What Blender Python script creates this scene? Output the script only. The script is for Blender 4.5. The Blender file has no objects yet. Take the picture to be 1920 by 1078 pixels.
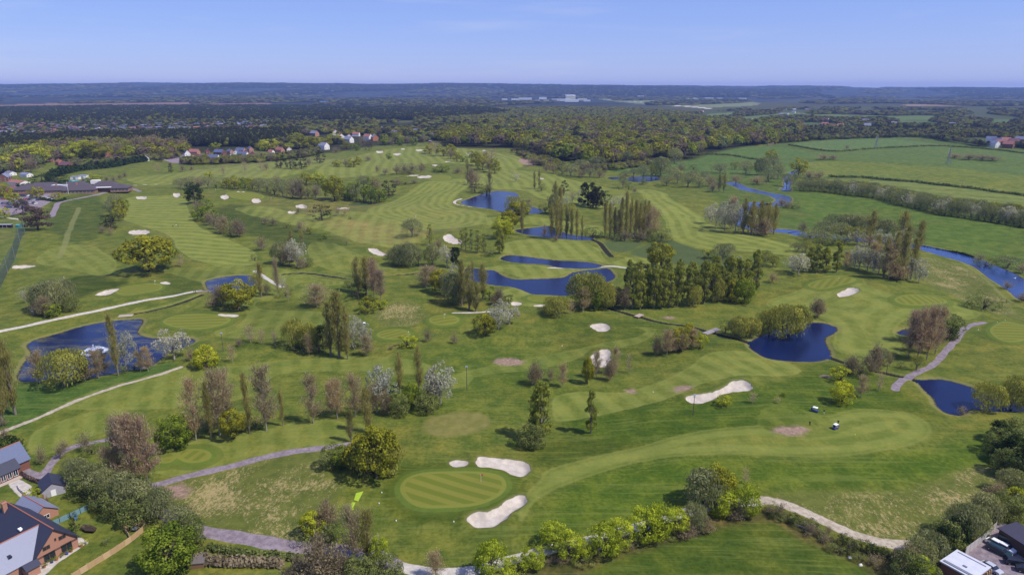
import bpy, math, random
import numpy as np
from mathutils import Vector
random.seed(7); RNG = np.random.default_rng(11)
SC = bpy.context.scene
COL = SC.collection
# ---------------------------------------------------------------- camera, world, sun, exposure
F = 1280.0; CX, CY = 960.0, 539.0; CAMH = 100.0; HOR = 166.0
TH = math.atan((CY-HOR)/F); CT, ST = math.cos(TH), math.sin(TH)
cam = bpy.data.cameras.new('camera'); cam.lens = 36*F/1920; cam.sensor_width = 36
cam.clip_start = 1; cam.clip_end = 60000
camo = bpy.data.objects.new('camera', cam); COL.objects.link(camo)
camo.location = (0, 0, CAMH); camo.rotation_euler = (math.pi/2-TH, 0, 0)
SC.camera = camo
SUN_EL = math.radians(54); SUN_H = Vector((0.92, -0.39)).normalized()
w = bpy.data.worlds.new('World'); SC.world = w; w.use_nodes = True
nt = w.node_tree; nt.nodes.clear()
out = nt.nodes.new('ShaderNodeOutputWorld'); bg = nt.nodes.new('ShaderNodeBackground')
sky = nt.nodes.new('ShaderNodeTexSky'); sky.sky_type = 'NISHITA'; sky.sun_disc = False
sky.sun_elevation = SUN_EL; sky.sun_rotation = math.atan2(SUN_H.x, SUN_H.y)
sky.altitude = 0; sky.air_density = 1.0; sky.dust_density = 0.0; sky.ozone_density = 4.0
bg.inputs[1].default_value = 0.105
# thin cirrus, part of the sky itself
tc = nt.nodes.new('ShaderNodeTexCoord'); mp = nt.nodes.new('ShaderNodeMapping'); mp.inputs['Scale'].default_value = (2.2, 5.0, 26)
nz = nt.nodes.new('ShaderNodeTexNoise'); nz.inputs['Scale'].default_value = 1.3; nz.inputs['Detail'].default_value = 7; nz.inputs['Roughness'].default_value = .6
rp = nt.nodes.new('ShaderNodeValToRGB'); rp.color_ramp.elements[0].position = .56; rp.color_ramp.elements[1].position = .86
rp.color_ramp.elements[1].color = (.30, .30, .30, 1)
mx = nt.nodes.new('ShaderNodeMix'); mx.data_type = 'RGBA'; mx.inputs['B'].default_value = (7.0, 7.4, 8.6, 1)
L = nt.links.new
L(tc.outputs['Generated'], mp.inputs['Vector']); L(mp.outputs['Vector'], nz.inputs['Vector']); L(nz.outputs['Fac'], rp.inputs['Fac'])
hs = nt.nodes.new('ShaderNodeMix'); hs.data_type = 'RGBA'; hs.blend_type = 'MULTIPLY'; hs.inputs['Factor'].default_value = 1; hs.inputs['B'].default_value = (.93, .95, 1.13, 1)
sat = nt.nodes.new('ShaderNodeHueSaturation'); sat.inputs['Saturation'].default_value = 1.35; sat.inputs['Value'].default_value = .92
L(sky.outputs[0], sat.inputs['Color']); flt = nt.nodes.new('ShaderNodeMix'); flt.data_type = 'RGBA'; flt.inputs['Factor'].default_value = .55; flt.inputs['B'].default_value = (3.9, 4.7, 9.0, 1)
L(sat.outputs[0], flt.inputs['A']); L(flt.outputs['Result'], hs.inputs['A']); L(rp.outputs['Color'], mx.inputs['Factor']); L(hs.outputs['Result'], mx.inputs['A'])
L(mx.outputs['Result'], bg.inputs[0]); L(bg.outputs[0], out.inputs[0])
sl = bpy.data.lights.new('sun', 'SUN'); sl.energy = 5.0; sl.angle = math.radians(.53); sl.color = (1, .955, .88)
so = bpy.data.objects.new('sun', sl); COL.objects.link(so)
SUND = Vector((SUN_H.x*math.cos(SUN_EL), SUN_H.y*math.cos(SUN_EL), math.sin(SUN_EL)))
so.rotation_euler = SUND.to_track_quat('Z', 'Y').to_euler(); so.location = (300, -200, 600)
SC.view_settings.view_transform = 'Standard'; SC.view_settings.look = 'None'
SC.view_settings.gamma = 1; SC.view_settings.use_curve_mapping = False; SC.view_settings.exposure = 0
SC.cycles.volume_bounces = 0; SC.cycles.max_bounces = 5; SC.cycles.transparent_max_bounces = 8

# ---------------------------------------------------------------- photograph pixel -> ground point
def W(u, v, z=0.0):
    x = (u-CX)/F; y = -(v-CY)/F
    d = (x, CT+y*ST, -ST+y*CT)
    t = (z-CAMH)/d[2]
    return Vector((d[0]*t, d[1]*t, z))
def sc_at(p):           # photo pixels per metre at a point
    return F/(p[1]*CT+(CAMH-p[2])*ST)
def height_for(p, vtop):  # height of a thing at ground point p whose top shows at row vtop
    y = -(vtop-CY)/F
    t = p[1]/(CT+y*ST)
    return CAMH+(-ST+y*CT)*t-p[2]

# ---------------------------------------------------------------- tagging and object helpers
def tag(o, label=None, cat=None, group=None, kind=None):
    if label: o['label'] = label
    if cat: o['category'] = cat
    if group: o['group'] = group
    if kind: o['kind'] = kind
    return o
def empty(name, loc, rz=0, scale=None):
    o = bpy.data.objects.new(name, None); o.location = loc; o.rotation_euler = (0, 0, rz)
    o.empty_display_size = 1
    if scale: o.scale = scale
    COL.objects.link(o); return o
def link(name, me, parent=None, loc=(0, 0, 0), rz=0, scale=None):
    o = bpy.data.objects.new(name, me); COL.objects.link(o); o.location = loc; o.rotation_euler = (0, 0, rz)
    if scale: o.scale = scale
    if parent: o.parent = parent
    return o
def copy_tree(o, parent=None):
    c = o.copy(); COL.objects.link(c); c.parent = parent
    for ch in o.children: copy_tree(ch, c)
    return c
class MB:
    def __init__(s): s.v = []; s.f = []; s.m = []
    def quad(s, pts, m=0):
        n = len(s.v); s.v += [tuple(p) for p in pts]; s.f.append(tuple(range(n, n+len(pts)))); s.m.append(m); return s
    def hexa(s, b, t, m=0):   # bottom 4, top 4
        n = len(s.v); s.v += [tuple(p) for p in b]+[tuple(p) for p in t]
        for q in ((3, 2, 1, 0), (4, 5, 6, 7), (0, 1, 5, 4), (1, 2, 6, 5), (2, 3, 7, 6), (3, 0, 4, 7)):
            s.f.append(tuple(n+i for i in q)); s.m.append(m)
        return s
    def box(s, x0, x1, y0, y1, z0, z1, m=0):
        return s.hexa([(x0, y0, z0), (x1, y0, z0), (x1, y1, z0), (x0, y1, z0)], [(x0, y0, z1), (x1, y0, z1), (x1, y1, z1), (x0, y1, z1)], m)
    def prism(s, poly, z0, z1, m=0):
        n = len(s.v); k = len(poly)
        s.v += [(p[0], p[1], z0) for p in poly]+[(p[0], p[1], z1) for p in poly]
        s.f.append(tuple(range(n+k-1, n-1, -1))); s.m.append(m)
        s.f.append(tuple(range(n+k, n+2*k))); s.m.append(m)
        for i in range(k):
            j = (i+1) % k; s.f.append((n+i, n+j, n+k+j, n+k+i)); s.m.append(m)
        return s
    def tube(s, pts, rad, seg=6, m=0, cap=True):
        pts = [Vector(p) for p in pts]; n0 = len(s.v)
        for i, p in enumerate(pts):
            a = pts[max(0, i-1)]; b = pts[min(len(pts)-1, i+1)]; d = (b-a).normalized()
            x = d.cross(Vector((0, 0, 1)) if abs(d.z) < .9 else Vector((1, 0, 0))).normalized(); y = d.cross(x)
            r = rad[i] if hasattr(rad, '__len__') else rad
            for k in range(seg):
                t = 2*math.pi*k/seg; s.v.append(tuple(p+x*r*math.cos(t)+y*r*math.sin(t)))
        for i in range(len(pts)-1):
            for k in range(seg):
                a = n0+i*seg+k; b = n0+i*seg+(k+1) % seg
                s.f.append((a, b, b+seg, a+seg)); s.m.append(m)
        if cap:
            s.f.append(tuple(n0+k for k in range(seg-1, -1, -1))); s.m.append(m)
            e = n0+(len(pts)-1)*seg; s.f.append(tuple(e+k for k in range(seg))); s.m.append(m)
        return s
    def disc(s, c, r, h, seg=14, m=0, rx=None):
        return s.prism([(c[0]+r*math.cos(2*math.pi*k/seg), c[1]+(rx or r)*math.sin(2*math.pi*k/seg)) for k in range(seg)], c[2], c[2]+h, m)
    def mesh(s, name, mats):
        me = bpy.data.meshes.new(name); me.from_pydata(s.v, [], s.f)
        for m in (mats if isinstance(mats, (list, tuple)) else [mats]): me.materials.append(m)
        if any(s.m): me.polygons.foreach_set('material_index', s.m)
        me.update(); return me
    def build(s, name, mats, parent=None, loc=(0, 0, 0), rz=0):
        return link(name, s.mesh(name, mats), parent, loc, rz)

# ---------------------------------------------------------------- materials
def newmat(name):
    m = bpy.data.materials.new(name); m.use_nodes = True; nt = m.node_tree; nt.nodes.clear()
    o = nt.nodes.new('ShaderNodeOutputMaterial'); return m, nt, o
class NB:
    def __init__(s, nt): s.nt = nt
    def n(s, t, **k):
        x = s.nt.nodes.new('ShaderNode'+t)
        for a, b in k.items(): setattr(x, a, b)
        return x
    def put(s, sock, v):
        if isinstance(v, bpy.types.NodeSocket): s.nt.links.new(v, sock)
        elif isinstance(v, (tuple, list)) and len(v) == 3 and sock.type == 'RGBA': sock.default_value = (*v, 1)
        else: sock.default_value = v
    def math(s, op, a, b=0.0, c=0.0, clamp=False):
        x = s.n('Math', operation=op, use_clamp=clamp); s.put(x.inputs[0], a); s.put(x.inputs[1], b); s.put(x.inputs[2], c); return x.outputs[0]
    def mix(s, f, a, b, mode='MIX'):
        x = s.n('Mix', data_type='RGBA', blend_type=mode); s.put(x.inputs[0], f); s.put(x.inputs[6], a); s.put(x.inputs[7], b); return x.outputs[2]
    def noise(s, vec, scale, detail=3, rough=.5, out=0):
        x = s.n('TexNoise'); x.inputs['Scale'].default_value = scale; x.inputs['Detail'].default_value = detail; x.inputs['Roughness'].default_value = rough
        if vec is not None: s.put(x.inputs['Vector'], vec)
        return x.outputs[out]
    def ramp(s, f, lo, hi):          # smooth 0..1
        x = s.n('MapRange', interpolation_type='SMOOTHSTEP'); s.put(x.inputs[0], f); x.inputs[1].default_value = lo; x.inputs[2].default_value = hi; return x.outputs[0]
    def attr(s, name, out='Fac'):
        x = s.n('Attribute', attribute_name=name); return x.outputs[out]
    def pos(s, scale=(1, 1, 1)):
        g = s.n('NewGeometry'); m = s.n('Mapping'); m.inputs['Scale'].default_value = scale; s.nt.links.new(g.outputs['Position'], m.inputs[0]); return m.outputs[0]
    def obj(s, scale=(1, 1, 1)):
        g = s.n('TexCoord'); m = s.n('Mapping'); m.inputs['Scale'].default_value = scale; s.nt.links.new(g.outputs['Object'], m.inputs[0]); return m.outputs[0]
    def bsdf(s, out, col, rough=.9, metal=0, spec=.2, normal=None):
        b = s.n('BsdfPrincipled'); s.put(b.inputs['Base Color'], col); s.put(b.inputs['Roughness'], rough); b.inputs['Metallic'].default_value = metal
        b.inputs['Specular IOR Level'].default_value = spec
        if normal is not None: s.put(b.inputs['Normal'], normal)
        s.nt.links.new(b.outputs[0], out.inputs[0]); return b
    def bump(s, h, strength=.3, dist=.1):
        b = s.n('Bump'); s.put(b.inputs['Height'], h); b.inputs['Strength'].default_value = strength; b.inputs['Distance'].default_value = dist; return b.outputs[0]
_mc = {}
def mat(name, col, rough=.8, metal=0, spec=.3, var=.25, scale=1.5, stripes=None):
    if name in _mc: return _mc[name]
    m, nt, o = newmat(name); b = NB(nt)
    p = b.obj(); n = b.noise(p, scale, 5, .6)
    c = b.mix(b.math('MULTIPLY', n, 1.0), tuple(x*(1-var) for x in col), tuple(min(1, x*(1+var)) for x in col))
    if stripes:
        ax, per, dk = stripes
        sp = b.n('SeparateXYZ'); nt.links.new(p, sp.inputs[0])
        fr = b.math('FRACT', b.math('MULTIPLY', sp.outputs[ax], 1/per)); e = b.math('LESS_THAN', fr, .14)
        c = b.mix(b.math('MULTIPLY', e, dk), c, tuple(x*.3 for x in col))
    b.bsdf(o, c, rough, metal, spec); _mc[name] = m; return m
# ---------------------------------------------------------------- layout traced on the ground
def catmull(P, closed=True, n=5):
    P = [Vector((p[0], p[1])) for p in P]; k = len(P); o = []
    rng = range(k) if closed else range(k-1)
    for i in rng:
        if closed: a, b, c, d = P[i-1], P[i], P[(i+1) % k], P[(i+2) % k]
        else: a, b, c, d = P[max(i-1, 0)], P[i], P[i+1], P[min(i+2, k-1)]
        for j in range(n):
            t = j/n
            o.append(.5*((2*b)+(c-a)*t+(2*a-5*b+4*c-d)*t*t+(3*b-a-3*c+d)*t**3))
    if not closed: o.append(P[-1])
    return o
def poly(P, n=5): return np.array([W(p.x, p.y)[:2] for p in catmull(P, True, n)])
def line(P, n=5): return np.array([W(p.x, p.y)[:2] for p in catmull(P, False, n)])
def ell(u, v, a, b, k=12): return [(u+a*math.cos(2*math.pi*i/k), v+b*math.sin(2*math.pi*i/k)) for i in range(k)]

PONDS = [
 ('pond', [(52,645),(66,636),(90,629),(115,622),(155,610),(205,601),(240,598),(262,597),(266,603),(258,615),(257,624),(275,631),(300,634),(335,632),(364,636),(350,646),(320,655),(300,670),(288,680),(270,688),(230,694),(180,703),(140,708),(90,711),(38,710),(40,690),(50,673),(60,660)]),
 ('pond', [(386,529),(395,523),(420,518),(455,515),(475,517),(480,523),(470,535),(440,545),(410,550),(395,545)]),
 ('pond', [(864,379),(880,372),(905,363),(928,358),(945,358),(962,360),(970,364),(974,375),(985,384),(1000,388),(1018,394),(1009,399),(975,399),(943,396),(920,391),(885,386)]),
 ('pond', [(967,431),(985,428),(1010,425),(1030,423),(1045,429),(1062,437),(1085,441),(1104,443),(1111,448),(1093,449),(1060,447),(1028,444),(985,438)]),
 ('pond', [(940,484),(950,478),(975,479),(1005,483),(1040,487),(1080,489),(1110,492),(1128,497),(1115,501),(1080,502),(1050,500),(1020,494),(985,492),(955,489)]),
 ('pond', [(872,504),(888,502),(905,505),(925,506),(940,515),(955,521),(975,523),(1000,522),(1035,521),(1060,518),(1075,510),(1100,506),(1120,504),(1138,502),(1146,508),(1152,518),(1142,525),(1125,530),(1100,535),(1085,546),(1064,552),(1030,552),(998,549),(980,542),(960,536),(930,533),(900,528),(880,520)]),
 ('pond', [(1408,640),(1420,632),(1436,625),(1470,612),(1507,608),(1522,604),(1540,604),(1560,609),(1569,615),(1562,623),(1548,630),(1546,637),(1550,648),(1556,660),(1550,670),(1525,675),(1477,674),(1440,669),(1422,660),(1408,650)]),
 ('pond', [(1723,714),(1741,710),(1766,710),(1791,715),(1816,722),(1832,730),(1860,742),(1900,752),(1930,757),(1930,766),(1890,768),(1850,767),(1822,764),(1810,771),(1798,775),(1775,771),(1758,758),(1753,745),(1740,734)]),
 ('pond', [(1684,622),(1700,616),(1730,612),(1740,617),(1715,624),(1695,626)]),
 ('pond', [(1140,333),(1155,331),(1170,334),(1150,336)]),
 ('pond', [(1172,334),(1200,330),(1228,331),(1240,336),(1222,339),(1200,341),(1180,339)]),
]
RIVER = [  # centre line px, half width m
 ([(1496,318),(1478,331),(1477,345),(1474,357)], 4),
 ([(1366,341),(1380,346),(1400,354),(1430,361),(1460,367),(1468,376),(1450,384),(1420,381),(1403,392),(1392,405),(1400,420),(1430,430),(1480,433),(1505,438),(1560,443),(1620,449),(1680,455),(1740,465),(1780,475),(1830,490),(1875,512),(1905,535),(1940,560)], 7.2),
]
DITCH = [
 ([(1090,565),(1148,577),(1195,590),(1240,602),(1290,608),(1330,620),(1360,628),(1408,641)], .9),
 ([(1552,667),(1590,680),(1625,690),(1690,704),(1725,713)], .9),
 ([(530,513),(573,510),(618,515),(655,523),(700,525),(720,518),(780,511),(830,505)], .8),
 ([(1110,448),(1125,455),(1134,466),(1140,474),(1147,480)], 1.3),
 ([(235,590),(290,580),(340,566),(378,551)], .8),
 ([(1180,335),(1160,336),(1140,334)], 1.5),
]
BUNK = [
 (ell(261,437,20,5), 'white sand bunker up the fairway behind the great ochre oak'),
 ([(22,496),(30,492),(48,491),(67,493),(52,498),(36,501),(24,501)], 'sand bunker beside the tall range netting on the left'),
 ([(179,557),(188,551),(202,546),(222,544),(224,547),(215,553),(200,558)], 'slanting sand bunker left of the small green above the gravel track'),
 ([(300,531),(310,529),(319,531),(317,534),(304,534)], 'tiny sand bunker just right of the flag above the gravel track'),
 ([(409,590),(425,589),(446,590),(443,595),(415,595)], 'sand bunker behind the green right of the fountain pond'),
 ([(690,467),(705,466),(715,470),(727,475),(715,478),(700,476)], 'tailed sand bunker left of the grey-green willows at mid-course'),
 ([(831,446),(845,444),(855,449),(870,452),(862,456),(845,455),(834,451)], 'sand bunker left of the row of small green poplars'),
 ([(1106,609),(1116,605),(1135,605),(1144,613),(1140,619),(1125,621),(1116,616)], 'teardrop sand bunker in the open fairway below the willow clump'),
 ([(1108,663),(1123,655),(1138,653),(1145,658),(1144,666),(1147,673),(1140,681),(1125,684),(1113,678),(1110,669)], 'lobed sand bunker with thin bare trees in front of it'),
 ([(1285,749),(1293,746),(1318,745),(1341,741),(1358,734),(1371,726),(1386,724),(1400,726),(1410,735),(1403,741),(1371,743),(1350,749),(1336,756),(1315,761),(1295,759)], 'long wavy sand bunker behind the lamp post on the right'),
 (ell(860,873.5,17.5,7.5), 'small oval sand bunker above the big striped green'),
 ([(892,868),(896,860),(906,859),(931,860),(960,861),(980,863),(991,869),(995,879),(989,891),(975,897),(960,894),(945,886),(925,882),(901,881),(893,877)], 'large sand bunker curling over the top right of the big green'),
 ([(876,978),(881,971),(896,968),(921,966),(943,953),(960,942),(972,937),(985,940),(988,948),(980,958),(960,970),(945,984),(931,993),(906,996),(886,992),(877,984)], 'large dumb-bell sand bunker below the big striped green'),
 ([(1569,556),(1583,552),(1592,549),(1604,551),(1610,555),(1600,560),(1577,562)], 'sand bunker beneath the green at the mixed poplar grove'),
 (ell(265,369,11,2.6), 'pale sand bunker nearest the clubhouse terrace'),
 (ell(331,364.5,7,3), 'small greyish sand bunker left of the dark belt top'),
 (ell(422,376,8,2.6), 'left one of two small bunkers right of the dark tree belt'),
 (ell(452,365,10,3), 'tan sand bunker under the flag right of the dark belt'),
 (ell(481,378,9,3), 'right one of two small bunkers right of the dark tree belt'),
 (ell(547,398,8,4), 'round white bunker left of the lone dark bush'),
 (ell(565,385,11,3), 'bunker half hidden by bare saplings behind the dark bush'),
 (ell(644,388,13,3), 'brownish bunker right of the lone dark bush saplings'),
 (ell(777,332,14,1.6), 'thin streak of sand behind the upper green'),
 (ell(797,335.5,15,2), 'wide low bunker in front of the upper green'),
 (ell(712,284.5,7,2), 'far left bunker on the topmost fairway'),
 (ell(745,289,8,2.2), 'second bunker on the topmost fairway'),
 (ell(787,281.5,8,2), 'bunker left of the tawny far thicket'),
 (ell(756,279,4,1.4), 'tiniest far bunker on the topmost fairway'),
 (ell(840,303,6,1.6), 'small bunker under the tawny far thicket'),
 (ell(815,310,6,1.6), 'small bunker behind the purple-brown thicket'),
 (ell(881,289,6,2), 'far bunker below the oak wood edge'),
 (ell(908,283,4,1.3), 'tiny far bunker nearest the oak wood'),
 (ell(1016,336.5,5,1.5), 'small far bunker near the brown bank'),
 ([(960,570),(972,570),(980,573),(972,577),(960,577)], 'small bunker right of the silver blossom tree'),
 ([(1001,576),(1012,574),(1022,575),(1016,578),(1002,578)], 'flat little bunker between silver blossom tree and round willow'),
]
GREENS = [
 ([(750,921),(763,903),(793,893),(843,890),(893,891),(931,896),(947,908),(948,926),(931,943),(893,956),(843,959),(790,957),(762,942)], 1.9),
 ([(216,552),(235,540),(265,535),(290,533),(305,538),(298,547),(270,555),(235,560)], 1.9),
 ([(306,603),(330,593),(370,590),(400,592),(432,599),(425,608),(400,615),(370,619),(335,616),(312,610)], 1.9),
 (ell(833,606,29,8.5), 1.6), (ell(738,628,32,10), 1.6),
 ([(1515,537),(1535,530),(1570,527),(1600,529),(1603,536),(1585,543),(1545,547),(1520,543)], 1.8),
 (ell(363,852,34,13), 1.6), (ell(1725,572,50,9), 1.8), (ell(604,537,42,7), 1.8),
 (ell(820,337,26,6), 2), (ell(460,372,36,6), 2), (ell(1165,366,28,4), 2),
 ([(1855,622),(1880,607),(1905,610),(1940,622),(1940,636),(1900,646),(1870,640)], 1.7), (ell(310,853,22,12), 1.6),
 (ell(1020,562,32,8), 1.9),
]
FAIR = [  # outline, stripe direction degrees (None: follows the edge), stripe width m, light amount
 ([(975,985),(1005,950),(1045,925),(1100,898),(1170,872),(1230,862),(1320,857),(1440,857),(1560,857),(1650,850),(1710,838),(1748,815),(1740,790),(1700,772),(1640,765),(1590,770),(1545,788),(1500,803),(1400,804),(1300,812),(1205,838),(1120,853),(1060,866),(1020,880),(1005,905),(985,930)], None, 5, .75),
 ([(1045,735),(1100,728),(1170,730),(1230,712),(1290,688),(1330,665),(1380,659),(1450,670),(1485,682),(1507,697),(1480,708),(1420,712),(1380,715),(1310,728),(1240,750),(1150,766),(1070,780),(1040,780),(1035,755)], 14, 6, .75),
 ([(790,735),(850,700),(920,680),(1000,664),(1080,652),(1150,640),(1210,622),(1190,612),(1230,618),(1210,640),(1160,652),(1110,650),(1080,665),(1000,690),(900,700),(870,720)], 20, 6, .45),
 ([(1195,356),(1225,355),(1250,365),(1256,378),(1290,393),(1318,405),(1322,414),(1348,428),(1386,440),(1440,455),(1500,470),(1490,484),(1440,480),(1386,473),(1318,465),(1262,446),(1248,415),(1225,392),(1205,375)], None, 6, 1.0),
 ([(240,370),(300,366),(345,368),(352,390),(362,415),(385,435),(440,455),(480,475),(470,495),(420,500),(370,490),(335,470),(310,440),(245,420),(232,400)], 80, 7, 1.0),
 ([(580,455),(600,453),(632,456),(656,472),(693,486),(745,500),(730,512),(690,517),(640,508),(593,494),(576,475)], 20, 7, .5),
 ([(740,372),(800,345),(872,338),(882,350),(858,366),(846,385),(860,393),(905,402),(910,418),(880,428),(800,432),(740,420),(690,405),(700,390)], None, 5, .9),
 ([(65,480),(90,465),(130,457),(165,458),(190,470),(212,482),(215,500),(200,515),(165,510),(120,498),(80,490)], 40, 6, .55),
 ([(930,470),(960,455),(1010,448),(1085,452),(1122,466),(1142,492),(1190,480),(1250,500),(1200,512),(1160,500),(1110,489),(1030,484),(960,477)], 5, 7, .9),
 ([(900,415),(950,408),(1010,408),(1080,412),(1130,425),(1120,438),(1060,430),(1000,420),(920,425)], 10, 6, .8),
 ([(880,505),(960,497),(1030,500),(1100,503),(1080,507),(1040,518),(980,520),(945,510)], 10, 6, .8),
 ([(960,540),(985,545),(1010,556),(1060,558),(1050,575),(1000,578),(950,572),(930,555)], 15, 6, .8),
 ([(1440,560),(1500,545),(1560,520),(1620,535),(1630,550),(1690,565),(1720,560),(1780,568),(1840,590),(1800,600),(1740,590),(1690,605),(1680,625),(1690,645),(1670,662),(1610,665),(1570,658),(1560,645),(1565,620),(1550,600),(1500,585),(1450,575)], None, 7, .75),
 ([(50,832),(60,805),(110,785),(170,770),(228,765),(232,772),(225,790),(170,812),(120,832),(75,845)], 25, 5, .6),
 ([(300,838),(400,818),(500,805),(600,785),(700,800),(640,835),(540,850),(450,865),(350,885),(290,880)], 15, 5, .55),
 ([(120,760),(220,722),(340,690),(450,683),(560,672),(700,668),(820,690),(740,700),(640,695),(520,700),(460,740),(340,760),(240,765)], 15, 5, .5),
 ([(440,395),(500,388),(560,400),(640,398),(700,405),(760,430),(800,445),(740,462),(680,455),(600,430),(520,415)], 10, 7, .75),
 ([(640,300),(700,285),(780,275),(870,280),(960,290),(980,310),(930,325),(880,310),(800,308),(740,325),(640,330),(580,330)], 10, 9, .85),
 ([(235,335),(330,322),(450,310),(560,300),(640,300),(560,325),(470,338),(380,330),(300,345)], 6, 9, .75),
 ([(885,330),(960,318),(1060,335),(1150,355),(1190,380),(1200,400),(1150,398),(1080,380),(1010,368),(980,356),(900,352)], 10, 8, .9),
 ([(1440,770),(1500,775),(1600,800),(1600,830),(1450,830),(1420,800)], 10, 5, .2),
 ([(250,500),(330,505),(420,498),(480,500),(560,510),(640,535),(560,560),(480,560),(500,580),(620,590),(640,620),(480,640),(400,625),(460,600),(440,560),(350,520)], 10, 6, .45),
 ([(1580,805),(1640,795),(1690,800),(1700,815),(1660,832),(1600,835)], 20, 4, .1),
]
DRY = [[(793,795),(810,780),(860,770),(905,772),(920,785),(910,800),(870,815),(830,820),(800,812)]]
SOIL = [ell(955,673,28,8), ell(1184,727,12,5), ell(1279,731,18,6), ell(1482,815,34,8), ell(1255,591,12,3), ell(1160,658,5,2), ell(330,915,26,13), ell(1000,302,28,6), ell(1548,707,10,3), ]
DARKR = [[(1132,452),(1165,448),(1207,448),(1190,460),(1172,470),(1150,469)], [(1183,472),(1215,452),(1262,448),(1320,470),(1372,480),(1400,500),(1320,495),(1250,490)]]
TUFT = [[(300,905),(420,880),(560,852),(610,860),(615,900),(640,930),(590,985),(560,1012),(480,1012),(400,985),(340,950)],
        [(1420,938),(1500,926),(1580,926),(1680,926),(1760,902),(1810,880),(1850,877),(1885,910),(1870,960),(1800,1000),(1740,1003),(1660,1005),(1580,985),(1500,958)],
        [(700,590),(760,570),(800,590),(780,610),(720,610)], [(1720,490),(1790,495),(1850,530),(1910,590),(1900,600),(1800,560),(1730,530)]]
PATHS = [  # px line, half width m, kind
 ([(-10,629),(50,615),(130,597),(220,578),(300,562),(350,549),(376,545)], 1.3, 'gravel'),
 ([(-10,812),(60,785),(130,756),(200,733),(250,718),(310,699),(340,688)], .9, 'dirt'),
 ([(78,885),(95,860),(110,845),(135,832),(165,825),(200,818)], 1.2, 'asphalt'),
 ([(-10,855),(30,868),(70,885),(110,897),(150,905),(210,908),(285,901),(340,889),(400,877),(480,862),(560,850),(612,844),(660,838),(700,835)], 1.5, 'asphalt'),
 ([(310,955),(350,985),(400,1001),(480,1015),(560,1026),(600,1029),(660,1036),(700,1044),(740,1060)], 2.0, 'asphalt'),
 ([(725,1052),(755,1065),(790,1073),(870,1076),(960,1056),(1040,1037),(1120,1020),(1200,996),(1290,966),(1360,948),(1425,943)], 1.5, 'gravel'),
 ([(1420,940),(1450,943),(1498,956),(1560,981),(1615,1001),(1665,1013),(1715,1013),(1753,1005),(1800,985),(1860,950),(1875,940)], 1.7, 'dirt'),
 ([(1678,730),(1690,713),(1720,698),(1745,685),(1770,660),(1795,635),(1805,620),(1822,612),(1845,607)], 1.35, 'asphalt'),
 ([(1030,503),(1060,502),(1080,501),(1140,499),(1170,502),(1200,506)], 1.4, 'gravel'),
 ([(478,508),(505,525),(530,537)], 1.3, 'gravel'),
 ([(97,405),(106,388),(116,380),(160,372),(215,358),(240,352),(262,358)], 2.2, 'asphalt'),
 ([(236,357),(238,347),(300,341)], 2, 'dirt'),
 ([(850,591),(880,590),(920,588)], .8, 'gravel'),
 ([(0,406),(45,411)], 1.5, 'gravel'),
 ([(866,373),(853,378),(856,384),(881,388),(913,390)], 1.3, 'gravel'),
 ([(110,478),(124,450),(136,415),(148,388)], 1.8, 'pale'),
 ([(1790,482),(1850,525),(1890,562),(1935,580)], .8, 'pale'),
 ([(240,1200),(170,1100),(95,1075)], .1, 'pale'),
 ([(1245,197),(1290,200),(1330,204)], 22, 'gravel'), ([(1120,186),(1200,192),(1245,196)], 12, 'gravel'),
 ([(1700,338),(1440,332),(1455,330)], 1, 'pale') ,
]
YARD = [([(1811,1031),(1863,990),(1890,985),(1990,1020),(1990,1090),(1850,1110),(1780,1060)], 'yard'),
        ([(15,893),(30,888),(58,905),(56,918),(40,928),(20,910)], 'patio'), ([(125,1005),(165,1010),(110,1050),(75,1085),(50,1080),(95,1045)], 'patio'),
        ([(0,378),(95,352),(108,372),(60,398),(0,402)], 'yard'), ([(305,300),(352,288),(365,296),(348,304)], 'yard')]
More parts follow.
